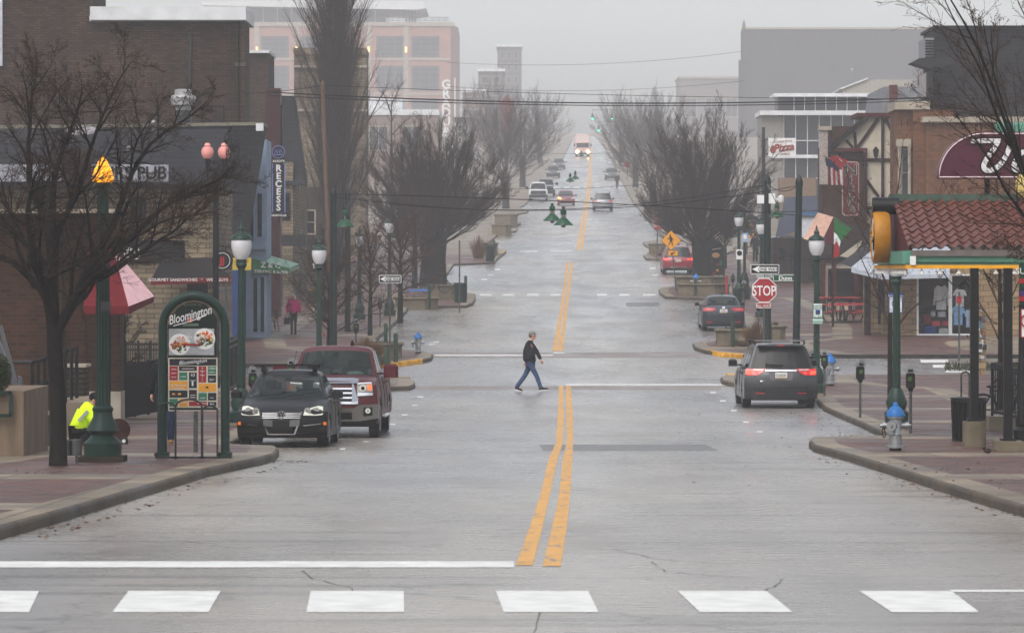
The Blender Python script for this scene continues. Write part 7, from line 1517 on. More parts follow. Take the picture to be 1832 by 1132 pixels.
for sg in (-1,1): m = MB(); pk.band(m, sorted([(sg*.70,.64,.46),(sg*.88,.65,.48)]), BLACK, o=.056); pk.disc(m, sg*.79, .58, .055, LENS, o=.07); pk.disc(m, sg*.79, .58, .025, CHROME, o=.076); pk.part('fog_light', m)
pk.mirrors(1.75, 1.38, CM, .28, .26, .20); pk.sidewindows([[(1.85,1.34),(2.3,1.78),(2.75,1.8),(2.75,1.34)],[(2.85,1.34),(2.85,1.8),(3.4,1.8),(3.55,1.36)]], TGL); pk.doors([1.6,2.8,3.8], .55, 1.25); pk.seats([2.3], 1.0, 1.62, .55)
m = MB(); m.ball((.42,1.72,1.33), .2,.14,.05, M("paper_on_dash", c(170,206,190), .7, var=.3, sc=15), 9, 5); m.box(-.06,.05,2.1,2.16,1.67,1.78,BLACK); m.ball((.0,1.55,1.32), .1,.1,.035, BLACK, 8, 5); pk.part('dashboard', m)
m = MB(); m.lathe([(.04,0),(.035,.08),(.012,.12)], BLACK, 8, at=(.28,3.0,1.9)); pk.part('roof_antenna', m)
for sg in (-1,1): m = MB(); m.bbox(min(sg*.9,sg*1.06),max(sg*.9,sg*1.06),1.7,3.7,.40,.46,CHROME,.02); pk.part('side_step', m)
# ---- grey minivan from behind
def away(x, y, L): p = G(x, y); return Vector((p.x+.018*L*1.0, p.y+L, zg(p.y+L)))
CG = M("gunmetal_car_paint", c(74,72,78), .3, .2, var=.08, coat=.4); RG = [(5.02,1.10),(5.10,.98),(5.15,.80),(5.15,.58),(5.14,.42),(5.02,.27)]
mv = Car("gunmetal grey minivan with lit brake lamps and roof rails", "minivan", away(1391.5,731,5.15), pi+.0, CG, 5.15, .985, [(.2,.24),(.05,.34),(.0,.5),(.04,.72),(.2,.85),(.6,.97)], [(1.0,1.06),(1.2,1.07),(4.6,1.08)], RG, .26, [.98,3.98], .335,
         [(.95,1.03),(2.0,1.58),(2.5,1.70),(4.3,1.72),(4.78,1.70),(5.06,1.08)], .90, .68, .3, .14, TGL, M("tinted_rear_glass", c(40,42,46), .3, var=.1), name="parked_car")
def q(pts): return [((x-690)/474, (1085-y)/474) for x, y in pts]
lp = [(.40,1.08),(.94,1.085),(.945,.92),(.72,.90),(.62,.91),(.50,.97)]
for sg in (-1,1):
    m = MB(); mv.poly(m, [(sg*x,z) for x, z in lp], REDL, True, o=.02); h = mv.part('tail_light', m)
    m = MB(); mv.poly(m, [(sg*x,z) for x, z in ((.78,1.02),(.93,1.02),(.93,.925),(.78,.92))], REDON, True, o=.03, th=.02); mv.poly(m, [(sg*x,z) for x, z in ((.62,.985),(.68,.985),(.68,.94),(.62,.945))], REDON, True, o=.03, th=.02); mv.poly(m, [(sg*x,z) for x, z in ((.45,1.065),(.75,1.07),(.75,1.03),(.5,1.02))], M("clear_lens_pink", c(190,160,158), .2, coat=1), True, o=.03, th=.02); m.build('lamp', h)
    m = MB(); mv.band(m, sorted([(sg*.44,.44,.41),(sg*.68,.44,.41)]), REDL, True, o=.015); mv.part('reflector', m)
m = MB(); mv.band(m, [(-.42,1.055,1.01),(.42,1.055,1.01)], CHROME, True, o=.03); mv.part('chrome_bar', m)
m = MB(); mv.poly(m, [(-.36,1.0),(.36,1.0),(.28,.77),(-.28,.77)], M("plate_recess", c(84,82,90), .35, .3, coat=1), True, o=.006, th=.02); 
for sg in (-1,1): mv.band(m, sorted([(sg*.70,.90,.56),(sg*.715,.90,.56)]), BLACK, True, o=.008, th=.02)
mv.band(m, [(-.70,.565,.55),(.70,.565,.55)], BLACK, True, o=.008, th=.02); mv.part('tailgate', m)
m = MB(); mv.band(m, [(-.95,.545,.30),(-.7,.53,.25),(.7,.53,.25),(.95,.545,.30)], CG, True, o=.05, th=.1); mv.part('bumper', m); m = MB(); mv.band(m, [(-.9,.31,.23),(.9,.31,.23)], TRIM, True, o=.03); mv.part('bumper_lip', m)
mv.plate("151DCR", .0, .90, .32, .16)
m = MB(); p = mv.rr(0,1.085,.03)
for a, b in (((-.045,.03),(-.035,-.035)),((.045,.03),(.035,-.035)),((-.035,0),(.035,0))): m.bar((a[0],5.16,1.115+a[1]),(b[0],5.165,1.115+b[1]), .012,.014, CHROME)
mv.part('emblem', m)
m = MB(); m.bar((-.05,5.09,1.16),(.42,5.07,1.19), .03,.03, BLACK); m.ball((-.03,5.09,1.15), .05,.03,.03, BLACK, 8, 5); mv.part('wiper', m)
m = MB(); m.bbox(-.62,.62,4.72,4.98,1.67,1.715,CG,.02); m.box(-.1,.1,4.97,4.99,1.68,1.705,REDL); mv.part('spoiler', m)
for sg in (-1,1):
    m = MB(); m.tube([(sg*.66,2.5,1.70),(sg*.68,2.6,1.79),(sg*.68,4.3,1.80),(sg*.66,4.5,1.72)], .025, BLACK, 6); mv.part('roof_rail', m)
m = MB(); m.bar((-.66,4.1,1.81),(.66,4.1,1.81), .05,.025, SILVER); mv.part('roof_crossbar', m)
m = MB(); m.ball((.52,5.16,.74), .05,.012,.03, CHROME, 10, 5); mv.part('badge', m)
mv.mirrors(1.75, 1.16, CG, .22, .18, .14); mv.sidewindows([[(1.7,1.1),(2.2,1.55),(2.7,1.6),(2.7,1.1)],[(2.8,1.1),(2.8,1.6),(3.8,1.62),(3.8,1.1)],[(3.9,1.1),(3.9,1.62),(4.6,1.6),(4.8,1.12)]], TGL); mv.doors([1.6,2.75,3.9], .4, 1.05)
# ---- dark blue saloon from behind
CBL = M("slate_blue_car_paint", c(58,68,92), .3, .2, var=.08, coat=.4); RK = [(4.36,1.07),(4.48,1.03),(4.53,.85),(4.55,.55),(4.5,.35),(4.4,.22)]
kb = Car("slate blue saloon parked beyond the junction, right", "car", away(1291,593.5,4.55), pi, CBL, 4.55, .87, [(.14,.2),(.02,.3),(.0,.5),(.07,.68),(.25,.78),(.6,.87)], [(1.1,.96),(1.25,.98),(3.9,1.04)], RK, .2, [.9,3.6], .32,
         [(1.05,.95),(1.85,1.34),(2.2,1.43),(3.0,1.44),(3.4,1.38),(4.12,1.06)], .78, .58, .28, .14)
for sg in (-1,1): m = MB(); kb.poly(m, [(sg*x,z) for x, z in ((.30,.95),(.42,.985),(.82,.985),(.84,.86),(.55,.85),(.42,.87))], REDL, True, o=.02); h = kb.part('tail_light', m); m = MB(); kb.poly(m, [(sg*x,z) for x, z in ((.5,.94),(.7,.95),(.7,.92),(.5,.91))], M("clear_lens_pink", c(1,1,1)), True, o=.028, th=.02); m.build('lamp', h); m = MB(); kb.band(m, sorted([(sg*.45,.42,.38),(sg*.7,.43,.39)]), REDL, True, o=.015); kb.part('reflector', m)
kb.plate("F 0X81", 0, .86, .31, .15); m = MB(); kb.band(m, [(-.80,.30,.22),(.80,.30,.22)], TRIM, True, o=.02); kb.band(m, [(-.8,.62,.605),(.8,.62,.605)], BLACK, True, o=.01); kb.part('bumper', m); m = MB(); kb.poly(m, [(x*.07,1.0+z*.03) for x, z in ((-1,0),(-.5,1),(.5,1),(1,0),(.5,-1),(-.5,-1))], CHROME, True, o=.02); kb.part('emblem', m)
m = MB(); kb.band(m, [(-.46,.81,.74),(-.34,.81,.74)], PLATE, True, o=.012); kb.part('sticker', m); m = MB(); m.prism([(2.95,1.45),(3.15,1.45),(3.12,1.55)], -.015, .015, BLACK, 'x'); kb.part('roof_antenna', m)
kb.mirrors(1.5, 1.03, CBL, .18, .14, .1); kb.sidewindows([[(1.5,1.02),(2.0,1.33),(2.5,1.37),(2.5,1.02)],[(2.58,1.02),(2.58,1.37),(3.2,1.35),(3.7,1.08)]], TGL); kb.doors([1.4,2.54,3.5], .35, .98); kb.seats([3.0], .85, 1.25)
# ---- generic SUV builder for the rest
def suv(label, cat, loc, rz, paint, L=4.6, hw=.92, H=1.69, name="parked_car", lit=False, rails=True, group=None, wr=.36):
    R_ = [(L-.12,1.08),(L-.04,.98),(L,.8),(L,.6),(L-.01,.45),(L-.12,.3)]
    s = Car(label, cat, loc, rz, paint, L, hw, [(.16,.26),(.03,.36),(.0,.55),(.04,.8),(.2,.92),(.5,1.0)], [(1.1,1.06),(1.25,1.08),(L-.6,1.1)], R_, .28, [.95,L-1.0], wr, [(1.08,1.04),(1.9,H-.13),(2.3,H-.01),(L-.9,H),(L-.45,H-.04),(L-.1,1.09)], hw*.91, hw*.70, .25, .12, WGL, TGL, group=group, name=name)
    for sg in (-1,1):
        m = MB(); s.poly(m, [(sg*x*hw,z) for x, z in ((.55,1.02),(.94,1.02),(.95,.90),(.58,.87))], REDL, True, o=.02); h = s.part('tail_light', m)
        if lit: m = MB(); s.poly(m, [(sg*x*hw,z) for x, z in ((.80,1.0),(.93,1.0),(.93,.91),(.80,.9))], REDON, True, o=.03, th=.02); s.poly(m, [(sg*x*hw,z) for x, z in ((.60,.98),(.72,.98),(.72,.91),(.60,.9))], REDON, True, o=.03, th=.02); m.build('lamp', h)
        m = MB(); s.poly(m, [(sg*x*hw,z) for x, z in ((.56,.86),(.9,.92),(.92,.78),(.6,.74))], LENS, o=.016); s.part('headlight', m)
        if rails: m = MB(); m.tube([(sg*hw*.66,2.1,H-.02),(sg*hw*.68,2.3,H+.06),(sg*hw*.68,L-1.0,H+.06),(sg*hw*.66,L-.8,H-.02)], .025, BLACK, 6); s.part('roof_rail', m)
    m = MB(); s.band(m, [(-.5,.84,.72),(.5,.84,.72)], DARKGR, o=.015); s.band(m, [(-.6,.46,.34),(.6,.46,.34)], DARKGR, o=.012); s.part('grille', m)
    m = MB(); s.band(m, [(-hw*.97,.42,.28),(hw*.97,.42,.28)], TRIM, True, o=.03, th=.08); s.band(m, [(-.55*hw,.50,.45),(.55*hw,.50,.45)], CHROME, True, o=.04, th=.05); s.part('bumper', m)
    s.plate("DK 204", 0, .86, .31, .15); s.mirrors(1.6, 1.12, paint, .2, .16, .12); s.sidewindows([[(1.6,1.1),(2.1,H-.15),(2.6,H-.11),(2.6,1.1)],[(2.7,1.1),(2.7,H-.11),(3.5,H-.11),(3.5,1.1)]], TGL); s.doors([1.5,2.65,3.55], .4, 1.05); return s
suv("red crossover with lit tail lamps parked under the right vase tree", "car", away(1211,492,4.9), pi, M("red_car_paint", c(160,26,46), .3, var=.1, coat=.4), 4.9, .92, 1.69, lit=True)
m_sil = M("silver_car_paint", c(150,154,162), .3, .5, var=.06, coat=1)
suv("silver crossover driving away up the road in the middle distance", "car", away(1077.5,378,4.6), pi, m_sil, 4.6, .93, 1.72, name="moving_car", lit=False)
def small(label, x, y, col, d=None, rz=0, lit=False, name="parked_car", kind=0, group=None):
    p = G(x, y)
    if kind == 1:
        s = Car(label, "pickup truck", p, rz, col, 5.8, 1.0, [(.2,.30),(.06,.4),(.0,.6),(.0,.9),(.05,1.12),(.3,1.22)], [(1.4,1.28),(1.5,1.28),(3.8,1.28)], [(5.78,1.34),(5.84,1.2),(5.84,.7),(5.7,.45)], .42, [1.0,4.65], .4, [(1.42,1.24),(2.1,1.78),(2.4,1.89),(3.3,1.9),(3.65,1.83),(3.8,1.28)], .9, .72, .12, .05, TGL, TGL, name="pickup_truck", group=group)
        m = MB(); s.band(m, [(-.8,1.1,.72),(.8,1.1,.72)], DARKGR, o=.02); s.band(m, [(-.98,.68,.4),(.98,.68,.4)], TRIM, o=.03); s.part('grille', m); s.mirrors(1.75,1.36,BLACK,.28,.24,.2)
        for sg in (-1,1): m = MB(); s.band(m, sorted([(sg*.8,1.1,.85),(sg*.96,1.1,.85)]), LENS, o=.03); s.part('headlight', m)
        return s
    s = Car(label, "car", p, rz, col, 4.5, .88, [(.14,.19),(.04,.26),(.0,.38),(-.0,.56),(.07,.70),(.3,.82),(.6,.9)], [(1.1,.98),(1.25,1.0),(3.8,1.06)], [(4.3,1.06),(4.46,.95),(4.5,.7),(4.48,.4),(4.4,.2)], .2, [.88,3.5], .32, [(.95,.95),(1.8,1.38),(2.15,1.48),(2.9,1.49),(3.5,1.40),(4.2,1.06)], .8, .6, .3, .18, WGL, WGL, name=name, group=group)
    for sg in (-1,1):
        m = MB(); s.poly(m, [(sg*x,z) for x, z in ((.45,.68),(.55,.78),(.82,.84),(.82,.70),(.6,.64))], LITA if (lit and sg < 0) else LENS, o=.016); s.part('headlight', m)
        m = MB(); s.poly(m, [(sg*x,z) for x, z in ((.5,.98),(.82,.98),(.82,.85),(.5,.86))], REDL, True, o=.02); s.part('tail_light', m)
    m = MB(); s.band(m, [(-.3,.66,.58),(.3,.66,.58)], DARKGR, o=.014); s.band(m, [(-.5,.42,.26),(.5,.42,.26)], DARKGR, o=.014); s.part('grille', m); s.mirrors(1.45,1.02,col,.2,.15); s.sidewindows([[(1.5,1.0),(2.1,1.38),(2.5,1.4),(2.5,1.0)],[(2.58,1.02),(2.58,1.4),(3.2,1.38),(3.7,1.08)]], TGL); return s
small("red saloon coming towards us with one lamp glowing, middle distance", 1013, 368, M("hazy_red_car_paint", c(150,34,40), .3, var=.1, coat=1), lit=True, name="moving_car")
small("white pickup with dark grille parked in the mist by the left planters", 963, 360, M("white_car_paint", c(205,207,210), .3, var=.04, coat=1), kind=1)
small("pale grey vehicle parked just behind the white pickup", 977, 352, m_sil, kind=1)
g_ = "dim cars parked far up the left kerb"
for x, y, cl, lb in ((990,318,M("dark_car_paint", c(40,42,48), .3, coat=1),"dim dark car parked far up the left kerb, nearest of that row"),(1000,303,M("dark_car_paint", c(1,1,1)),"dim dark car farther up the left kerb, behind the nearest one"),(1095,322,M("dark_car_paint", c(1,1,1)),"dim dark car far up the right kerb near the pink stop sign")): small(lb, x, y, cl, group=g_ if x < 1050 else None)
# ---- lorry in the mist
p = G(1042.5, 281); t = thing("lorry", "red box lorry painted fog-pale with glaring headlights far up the misty road", "lorry", p); LR = M("fog_paled_lorry_red", c(206,172,164), .5); LW = M("pale_lorry_panel", c(206,190,184), .5)  # lorry red paled towards fog, so some haze sits in the paint colour
m = MB(); m.bbox(-1.22,1.22,1.4,8,.9,3.75,LR,.06); m.box(-1.05,1.05,1.36,1.4,1.9,3.5,LW); m.build('cargo_box', t); m = MB(); m.bbox(-1.15,1.15,0,1.4,.6,2.5,LR,.12); m.box(-1.2,1.2,-.08,.1,.4,.7,TRIM); m.build('cab', t); m = MB(); m.box(-1.0,1.0,-.02,.02,1.55,2.3,DKGLASS); m.build('windscreen', t)
for sx in (-.9,.9):
    m = MB(); m.lathe([(.01,-.12),(.26,-.12),(.26,0)], LITW, 14, at=(sx,0,.85), ax='y'); m.build('headlight', t); m = MB(); m.box(sx*1.5-.1,sx*1.5+.1,.2,.3,1.7,2.2,TRIM); m.build('wing_mirror', t)
    for wy in (1.0,6.5): m = MB(); m.lathe([(.3,-.15),(.5,-.15),(.5,.15),(.3,.15)], TYRE, 16, at=(sx*1.05,wy,.5), ax='x'); m.build('wheel', t)
# ---- far traffic lights
for x, y, dd, lb in ((1060,213,700,"faint green traffic light in fog, left of the high pair"),(1095,213,700,"faint green traffic light in fog, right of the high pair"),(1071,234,700,"faint green traffic light in fog, lower than the high pair")):
    t = thing("traffic_light", lb, "traffic light", P(x,y,dd)); m = MB(); m.bbox(-.2,.2,0,.3,-.25,.9,TRIM,.05); m.build('housing', t); m = MB(); m.lathe([(.01,-.06),(.14,-.06),(.14,0)], M("lit_green_lamp", c(40,255,190), .3, emit=4, var=0), 12, ax='y'); m.build('lamp', t); m = MB(); m.tube([(0,.15,.9),(0,.15,1.6),(4,.15,1.7)], .06, STEEL, 5); m.build('arm', t)
# ================================================================ PEOPLE
def skin_geo(nodes, edges, root, sub=1):
    names = list(nodes); me = bpy.data.meshes.new("skin"); me.from_pydata([nodes[n][:3] for n in names], [(names.index(a), names.index(b)) for a, b in edges], [])
    o = bpy.data.objects.new("skin", me); COL.objects.link(o); o.modifiers.new("s", 'SKIN'); 
    if not me.skin_vertices: bpy.context.view_layer.update()
    sv = me.skin_vertices[0].data
    for i, n in enumerate(names): r = nodes[n][3]; sv[i].radius = (r, r) if not isinstance(r, tuple) else r; sv[i].use_root = (n == root)
    if sub: md = o.modifiers.new("u", 'SUBSURF'); md.levels = sub; md.render_levels = sub
    dg = bpy.context.evaluated_depsgraph_get(); ev = o.evaluated_get(dg); m2 = ev.to_mesh(); g = ([tuple(v.co) for v in m2.vertices], [tuple(p.vertices) for p in m2.polygons]); ev.to_mesh_clear()
    bpy.data.objects.remove(o); bpy.data.meshes.remove(me); return g
SKIN = M("skin", c(196,146,122), .6, var=.06)
ARM = [("chest","shL"),("shL","elL"),("elL","wrL"),("chest","shR"),("shR","elR"),("elR","wrR")]
LEG = [("pel","hipL"),("hipL","knL"),("knL","anL"),("pel","hipR"),("hipR","knR"),("knR","anR")]
def human(label, loc, J, top, bot, shoe, hair, face=(1,0,0), hat=None, group=None, coat=None, skin=None, tuck=.0, bare_legs=None, hood=None):
    """J: joint positions in metres about the standing point; face: horizontal facing direction"""
    sk = skin or SKIN; t = thing("person", label, "person", loc, 0, group); V = {k_: Vector(p) for k_, p in J.items()}; fd = Vector(face).normalized(); sd = Vector((-fd.y, fd.x, 0))
    rad = dict(pel=.10, belly=.095, chest=.09, neck=.045, hd=.05, shL=.03, shR=.03, elL=.032, elR=.032, wrL=.03, wrR=.03, hipL=.065, hipR=.065, knL=.05, knR=.05, anL=.04, anR=.04)
    V['belly'] = V['pel'].lerp(V['chest'], .5)
    nd = lambda ks, ex=0, ov={}: {k_: (*V[k_], ov.get(k_, rad[k_]+ex)) for k_ in ks}
    base = ["pel","belly","chest","neck","shL","elL","wrL","shR","elR","wrR","hipL","knL","anL","hipR","knR","anR"]
    g = skin_geo(nd(base), [("pel","belly"),("belly","chest"),("chest","neck")]+ARM+LEG, "pel"); b = MB(); b.add(*g, sk)
    # head: skull, jaw, nose, ears, eyes
    h = V['head']; X = Matrix.Translation(h) @ Matrix(((fd.x, sd.x, 0, 0), (fd.y, sd.y, 0, 0), (0, 0, 1, 0), (0, 0, 0, 1)))
    b.tube([V['neck'], h-Vector((0,0,.06))], [.055,.05], sk, 10)
    b.ball((-.01,0,.02), .098,.078,.105, sk, 16, 12, X); b.ball((.03,0,-.055), .062,.056,.062, sk, 14, 10, X); b.ball((.1,0,-.012), .02,.014,.026, sk, 8, 6, X)
    for s_ in (-1,1): b.ball((-.005,s_*.08,-.01), .022,.012,.032, sk, 8, 6, X); b.ball((.083,s_*.032,.012), .012,.014,.008, M("eye_dark", c(40,34,32), .3), 8, 5, X)
    b.ball((.088,0,-.062), .01,.026,.006, M("lip_tone", c(150,90,84), .6), 8, 5, X)
    for s_, w, e in (("L","wrL","elL"),("R","wrR","elR")):                       # hands: palm, four fingers, thumb
        d_ = (V[w]-V[e]).normalized(); pa = sd*(1 if s_ == "L" else -1); u = d_.cross(pa).normalized(); pl = V[w]+d_*.07
        b.add(*skin_geo({'a': (*V[w], .026), 'b': (*(V[w]+d_*.04), .032), 'c': (*(V[w]+d_*.085), .03)}, [('a','b'),('b','c')], 'a'), sk)
        for i, L in enumerate((.058,.068,.062,.048)):
            q0 = V[w]+d_*.08+u*(.027-.018*i); q1 = q0+d_*L*.55-pa*.008; q2 = q1+d_*L*.3-pa*.024; b.tube([q0-d_*.02, q0, q1, q2], [.0095,.0095,.0085,.0065], sk, 6)
        q0 = V[w]+d_*.03+u*.03; b.tube([q0-u*.012, q0+u*.014+d_*.022, q0+u*.016+d_*.05-pa*.008], [.012,.0105,.008], sk, 6)
    b.build('body', t, smooth=80)
    # clothes follow the body
    lo = V['pel'].lerp(V['chest'], -.16); V['hem'] = lo; rad['hem'] = .148
    ks = ["hem","belly","chest","neck","shL","elL","wrL","shR","elR","wrR"]; g = skin_geo(nd(ks, .022, dict(belly=.175,chest=.185,hem=.168,neck=.085,shL=.105,shR=.105,elL=.076,elR=.076,wrL=.052,wrR=.052)), [("hem","belly"),("belly","chest"),("chest","neck")]+ARM, "belly"); m = MB(); m.add(*g, top); m.build('jacket', t, smooth=80)
    if coat:
        m = MB(); m.add(*skin_geo({'a': (*V['belly'], .155), 'b': (*(V['pel']), .17), 'c': (*(V['pel']-Vector((0,0,coat))), .185)}, [('a','b'),('b','c')], 'b'), top); m.build('coat_skirt', t, smooth=80)
    W_ = dict(V)
    for s_ in 'LR': V['an'+s_] = V['an'+s_]+(V['an'+s_]-V['kn'+s_]).normalized()*.045
    ks = ["pel","hipL","knL","anL","hipR","knR","anR"]; th = .018; g = skin_geo(nd(ks, th, dict(pel=.138,hipL=.104,hipR=.104,knL=.078-tuck,knR=.078-tuck,anL=.07-tuck*1.3,anR=.07-tuck*1.3)), LEG, "pel"); m = MB()
    if not bare_legs: m.add(*g, bot); m.build('trousers', t, smooth=80)
    V = W_
    for s_ in ("L","R"):
        a, tt = V["an"+s_], V["toe"+s_]; dn = Vector((tt.x-a.x, tt.y-a.y, 0)).normalized(); he = a-dn*.05+Vector((0,0,-.055)); ax_ = (tt-he); L_ = ax_.length+.03; ax_.normalize(); sx_ = Vector((-dn.y, dn.x, 0)); up = ax_.cross(sx_); up = up if up.z > 0 else -up
        R_ = Matrix(((ax_.x, sx_.x, up.x, 0), (ax_.y, sx_.y, up.y, 0), (ax_.z, sx_.z, up.z, 0), (0,0,0,1))); XS = Matrix.Translation(he) @ R_; m = MB()
        m.ball((L_*.5,0,.012), L_*.56, .047, .042, shoe, 14, 8, XS); m.ball((L_*.24,0,.045), L_*.26, .043, .06, shoe, 12, 8, XS)
        m.prism([(L_*(.5-.55*cos(q_*pi/8)), .044*sin(q_*pi/8)) for q_ in range(0,16)], -.03, -.008, M("white_sole", c(206,202,196), .7) if shoe.name == 'dark_trainer' else shoe, 'z', XS); m.build('shoe', t, smooth=50)
    m = MB(); HX = X
    if hat == 'cap': m.ball((-.015,0,.065), .108,.088,.082, hair[1], 16, 10, HX); m.prism([(.06,-.075),(.12,-.065),(.165,-.03),(.165,.03),(.12,.065),(.06,.075)], .058, .07, hair[1], 'z', HX); m.build('cap', t); m = MB(); m.ball((-.035,0,.0), .085,.08,.07, hair[0], 12, 8, HX); m.build('hair', t)
    elif hat == 'beanie': m.ball((-.015,0,.05), .112,.094,.095, hair[1], 16, 10, HX); m.build('beanie', t)
    else:
        m.ball((-.025,0,.035), .108,.092,.105, hair[0], 16, 10, HX)
        if hat == 'long': m.ball((-.05,0,-.06), .075,.1,.12, hair[0], 14, 8, HX)
        m.build('hair', t)
    return t
NAVY = M("navy_jacket", c(34,38,54), .8, var=.15, sc=9); JEANS = M("blue_denim", c(70,96,140), .85, var=.2, sc=12); TRN = M("dark_trainer", c(44,38,38), .7); GREYH = M("grey_hair", c(110,104,98), .8); CAPM = M("grey_green_cap", c(150,156,142), .8)
# crossing man, mid stride to the right
def zp(x, y, dy=0): return ((x-430)/512, dy, (1062-y)/512)
p = G(949, 701)
human("man in navy jacket, jeans and pale cap striding across the road", p, dict(pel=zp(425,610), chest=zp(425,370), neck=zp(440,268), head=zp(462,190), shL=zp(405,310,.17), shR=zp(430,310,-.17), elL=zp(345,455,.22), wrL=zp(345,600,.22), elR=zp(535,450,-.22), wrR=zp(590,560,-.22),
      hipL=zp(425,640,.085), hipR=zp(430,640,-.085), knL=zp(345,810,.09), anL=zp(215,985,.09), toeL=zp(290,1040,.09), knR=zp(525,810,-.09), anR=zp(590,1000,-.09), toeR=zp(690,1018,-.09)), NAVY, JEANS, TRN, (GREYH, CAPM), (1,0,0), 'cap')
# woman in pink, walking towards us
p = G(525, 598, K); s_ = 1.02
def st(h, a=.16, f=(0,-1), sw=.12):
    u = h/1.7; return dict(pel=(0,0,.92*u), chest=(0,0,1.28*u), neck=(0,-.01,1.45*u), head=(0,-.02,1.575*u), shL=(.17*u,0,1.38*u), shR=(-.17*u,0,1.38*u), elL=(.25*u,.02,1.12*u), wrL=(.27*u,-.08,.90*u), elR=(-.25*u,.02,1.12*u), wrR=(-.25*u,-.02,.88*u), hipL=(.08*u,0,.88*u), hipR=(-.08*u,0,.88*u), knL=(.085*u,-sw*.6,.48*u), anL=(.09*u,-sw,.09*u), toeL=(.10*u,-sw-.14,.045*u), knR=(-.075*u,.0,.48*u), anR=(-.08*u,sw,.10*u), toeR=(-.09*u,sw-.13,.045*u))
human("woman in bright pink coat and black leggings walking towards us with a bag", p, st(1.6), M("magenta_coat", c(206,24,116), .75, var=.12), M("black_leggings", c(26,26,30), .8), M("black_shoe", c(20,20,22), .7), (M("silver_hair", c(222,208,190), .8),), (0,-1,0), 'long', tuck=.02)
t = thing("carrier_bag", "grey patterned bag hanging from the pink-coated woman's hand", "bag", p+Vector((-.26,-.04,.40))); m = MB(); m.bbox(-.12,.12,-.06,.06,0,.27,M("grey_patterned_bag", c(96,96,104), .8, var=.5, sc=20),.03); m.build('body', t); m = MB(); m.tube([(-.08,0,.26),(-.03,0,.40),(.03,0,.40),(.08,0,.26)], .012, BLACK, 5); m.build('handle', t)
p = G(583, 601, K); human("woman in dark coat and red ankle boots behind the left acorn lamp post", p, st(1.66, sw=.15), M("dark_coat", c(44,40,44), .85), M("tan_tights", c(196,150,122), .7), M("red_boot", c(190,36,44), .5), (M("white_hat_hair", c(196,192,184), .8),), (0,-1,0), 'long', coat=.38, tuck=.025)
p = G(1351, 468, K); human("dark clothed figure seen from behind by the right strain pole", p, st(1.78, sw=.08), M("black_coat", c(30,30,34), .85), M("black_trousers", c(28,28,32), .85), M("black_shoe", c(1,1,1)), (M("dark_hair", c(46,38,34), .8),), (0,1,0), None, coat=.25)
p = G(1104, 338); human("tiny hazy pedestrian on the right far up the road", p, st(1.75, sw=.1), M("black_coat", c(1,1,1)), M("black_trousers", c(1,1,1)), M("black_shoe", c(1,1,1)), (M("dark_hair", c(1,1,1)),), (0,-1,0))
p = G(297, 795, K); human("dark jacketed person in jeans mostly hidden behind the map board", p, st(1.82, sw=.06), M("dark_jacket", c(34,34,40), .85), M("dark_denim", c(46,60,98), .85, var=.2), M("tan_boot", c(160,112,66), .7), (GREYH,), (-.4,-1,0))
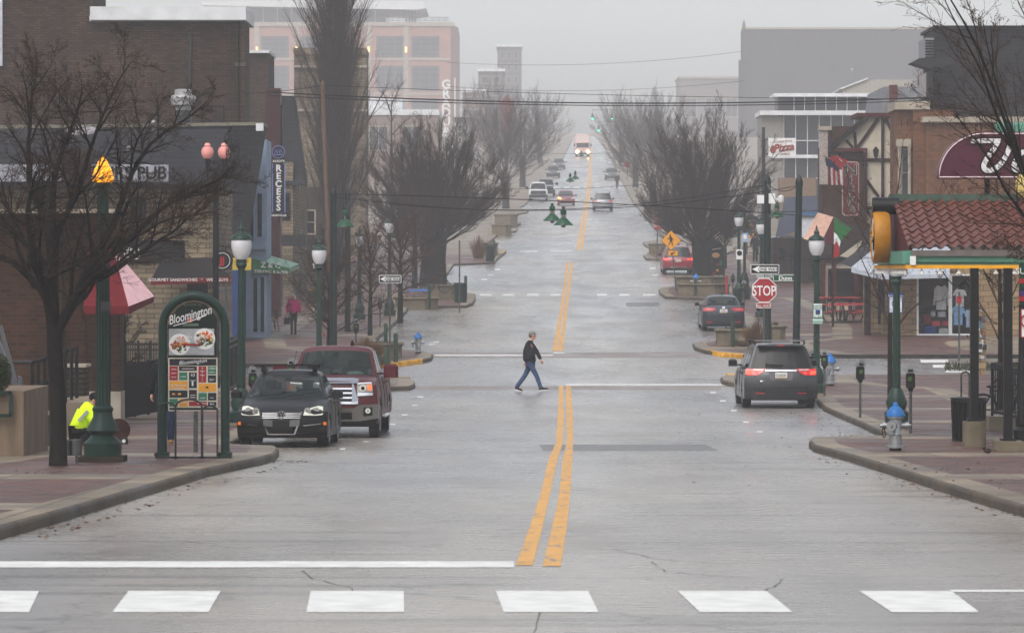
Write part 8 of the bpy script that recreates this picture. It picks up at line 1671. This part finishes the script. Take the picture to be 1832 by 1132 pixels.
# crouching worker
p = G(152, 797, K); k = p.y/F
def wp(x, y, dy=0): return ((x-152)*k, dy, (797-y)*k)
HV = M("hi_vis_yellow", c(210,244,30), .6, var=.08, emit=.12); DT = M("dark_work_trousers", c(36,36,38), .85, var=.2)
human("crouching worker in hi-vis yellow jacket beside the lamp post base", p, dict(pel=wp(138,768), chest=wp(153,736), neck=wp(163,722), head=wp(171,715), shL=wp(150,729,.17), shR=wp(156,732,-.17), elL=wp(172,752,.16), wrL=wp(186,768,.1), elR=wp(170,755,-.2), wrR=wp(184,770,-.1), hipL=wp(137,770,.1), hipR=wp(137,772,-.1), knL=wp(168,768,.15), anL=wp(147,790,.13), toeL=wp(160,793,.13), knR=wp(166,770,-.17), anR=wp(143,789,-.14), toeR=wp(156,793,-.14)), HV, DT, M("brown_work_boot", c(120,78,48), .7), (M("dark_hair", c(1,1,1)), M("black_beanie", c(38,36,38), .85)), (.85,-.3,-.0), 'beanie')
for a, b_, w in (((141,750),(151,725),.05),((152,752),(166,733),.045)):
    pass
m = MB(); m.bar(p+Vector(wp(143,752,-.23)), p+Vector(wp(160,734,-.27)), .02,.055, M("reflective_band", c(176,180,176), .4)); tag(m.build("reflective_strap"), "grey reflective strap across the crouching worker's jacket", "strap")
p = G(206, 792, K)+Vector((0,.6,0)); m = MB(); m.lathe([(.05,-.1),(.22,-.1),(.22,-.07),(.1,-.07),(.1,.07),(.22,.07),(.22,.1),(.05,.1)], M("rust_reel", c(96,56,46), .8, var=.5), 20, at=(p.x,p.y,p.z+.22), ax='y'); tag(m.build("cable_reel"), "rusty cable reel half hidden behind the ornate lamp base", "cable reel")
p = G(222, 794, K); m = MB(); m.bbox(-.07,.07,-.05,.05,0,.12,BLACK,.02, Matrix.Translation(p)); m.lathe([(.01,-.06),(.035,-.06),(.035,-.04)], WHITE, 10, at=(p.x,p.y,p.z+.06), ax='y'); tag(m.build("small_black_box"), "small black box with white dial on the pavement right of the ornate lamp", "box")
m = MB(); m.tube([G(279,816,K)+Vector((0,0,.03)), G(288,812,K)+Vector((0,-.1,.06)), G(296,818,K)+Vector((0,-.1,.04))], .035, M("red_glove", c(130,30,40), .7), 7); tag(m.build("red_cloth"), "dark red cloth wrapped at the foot of the map board", "cloth")
# ================================================================ HAZE
hm, n_, pb = _new("haze_air"); n_.nodes.remove(pb); vol = n_.nodes.new("ShaderNodeVolumePrincipled"); vol.inputs['Color'].default_value = (.955, .963, .995, 1); vol.inputs['Density'].default_value = HAZE_DENSITY; vol.inputs['Anisotropy'].default_value = 0
n_.links.new(vol.outputs[0], n_.nodes["Material Output"].inputs['Volume'])
m = MB(); m.box(-260, 260, -60, 1120, zg(90)-1.6, 72, hm); o = m.build("haze", smooth=0); o['kind'] = 'stuff'
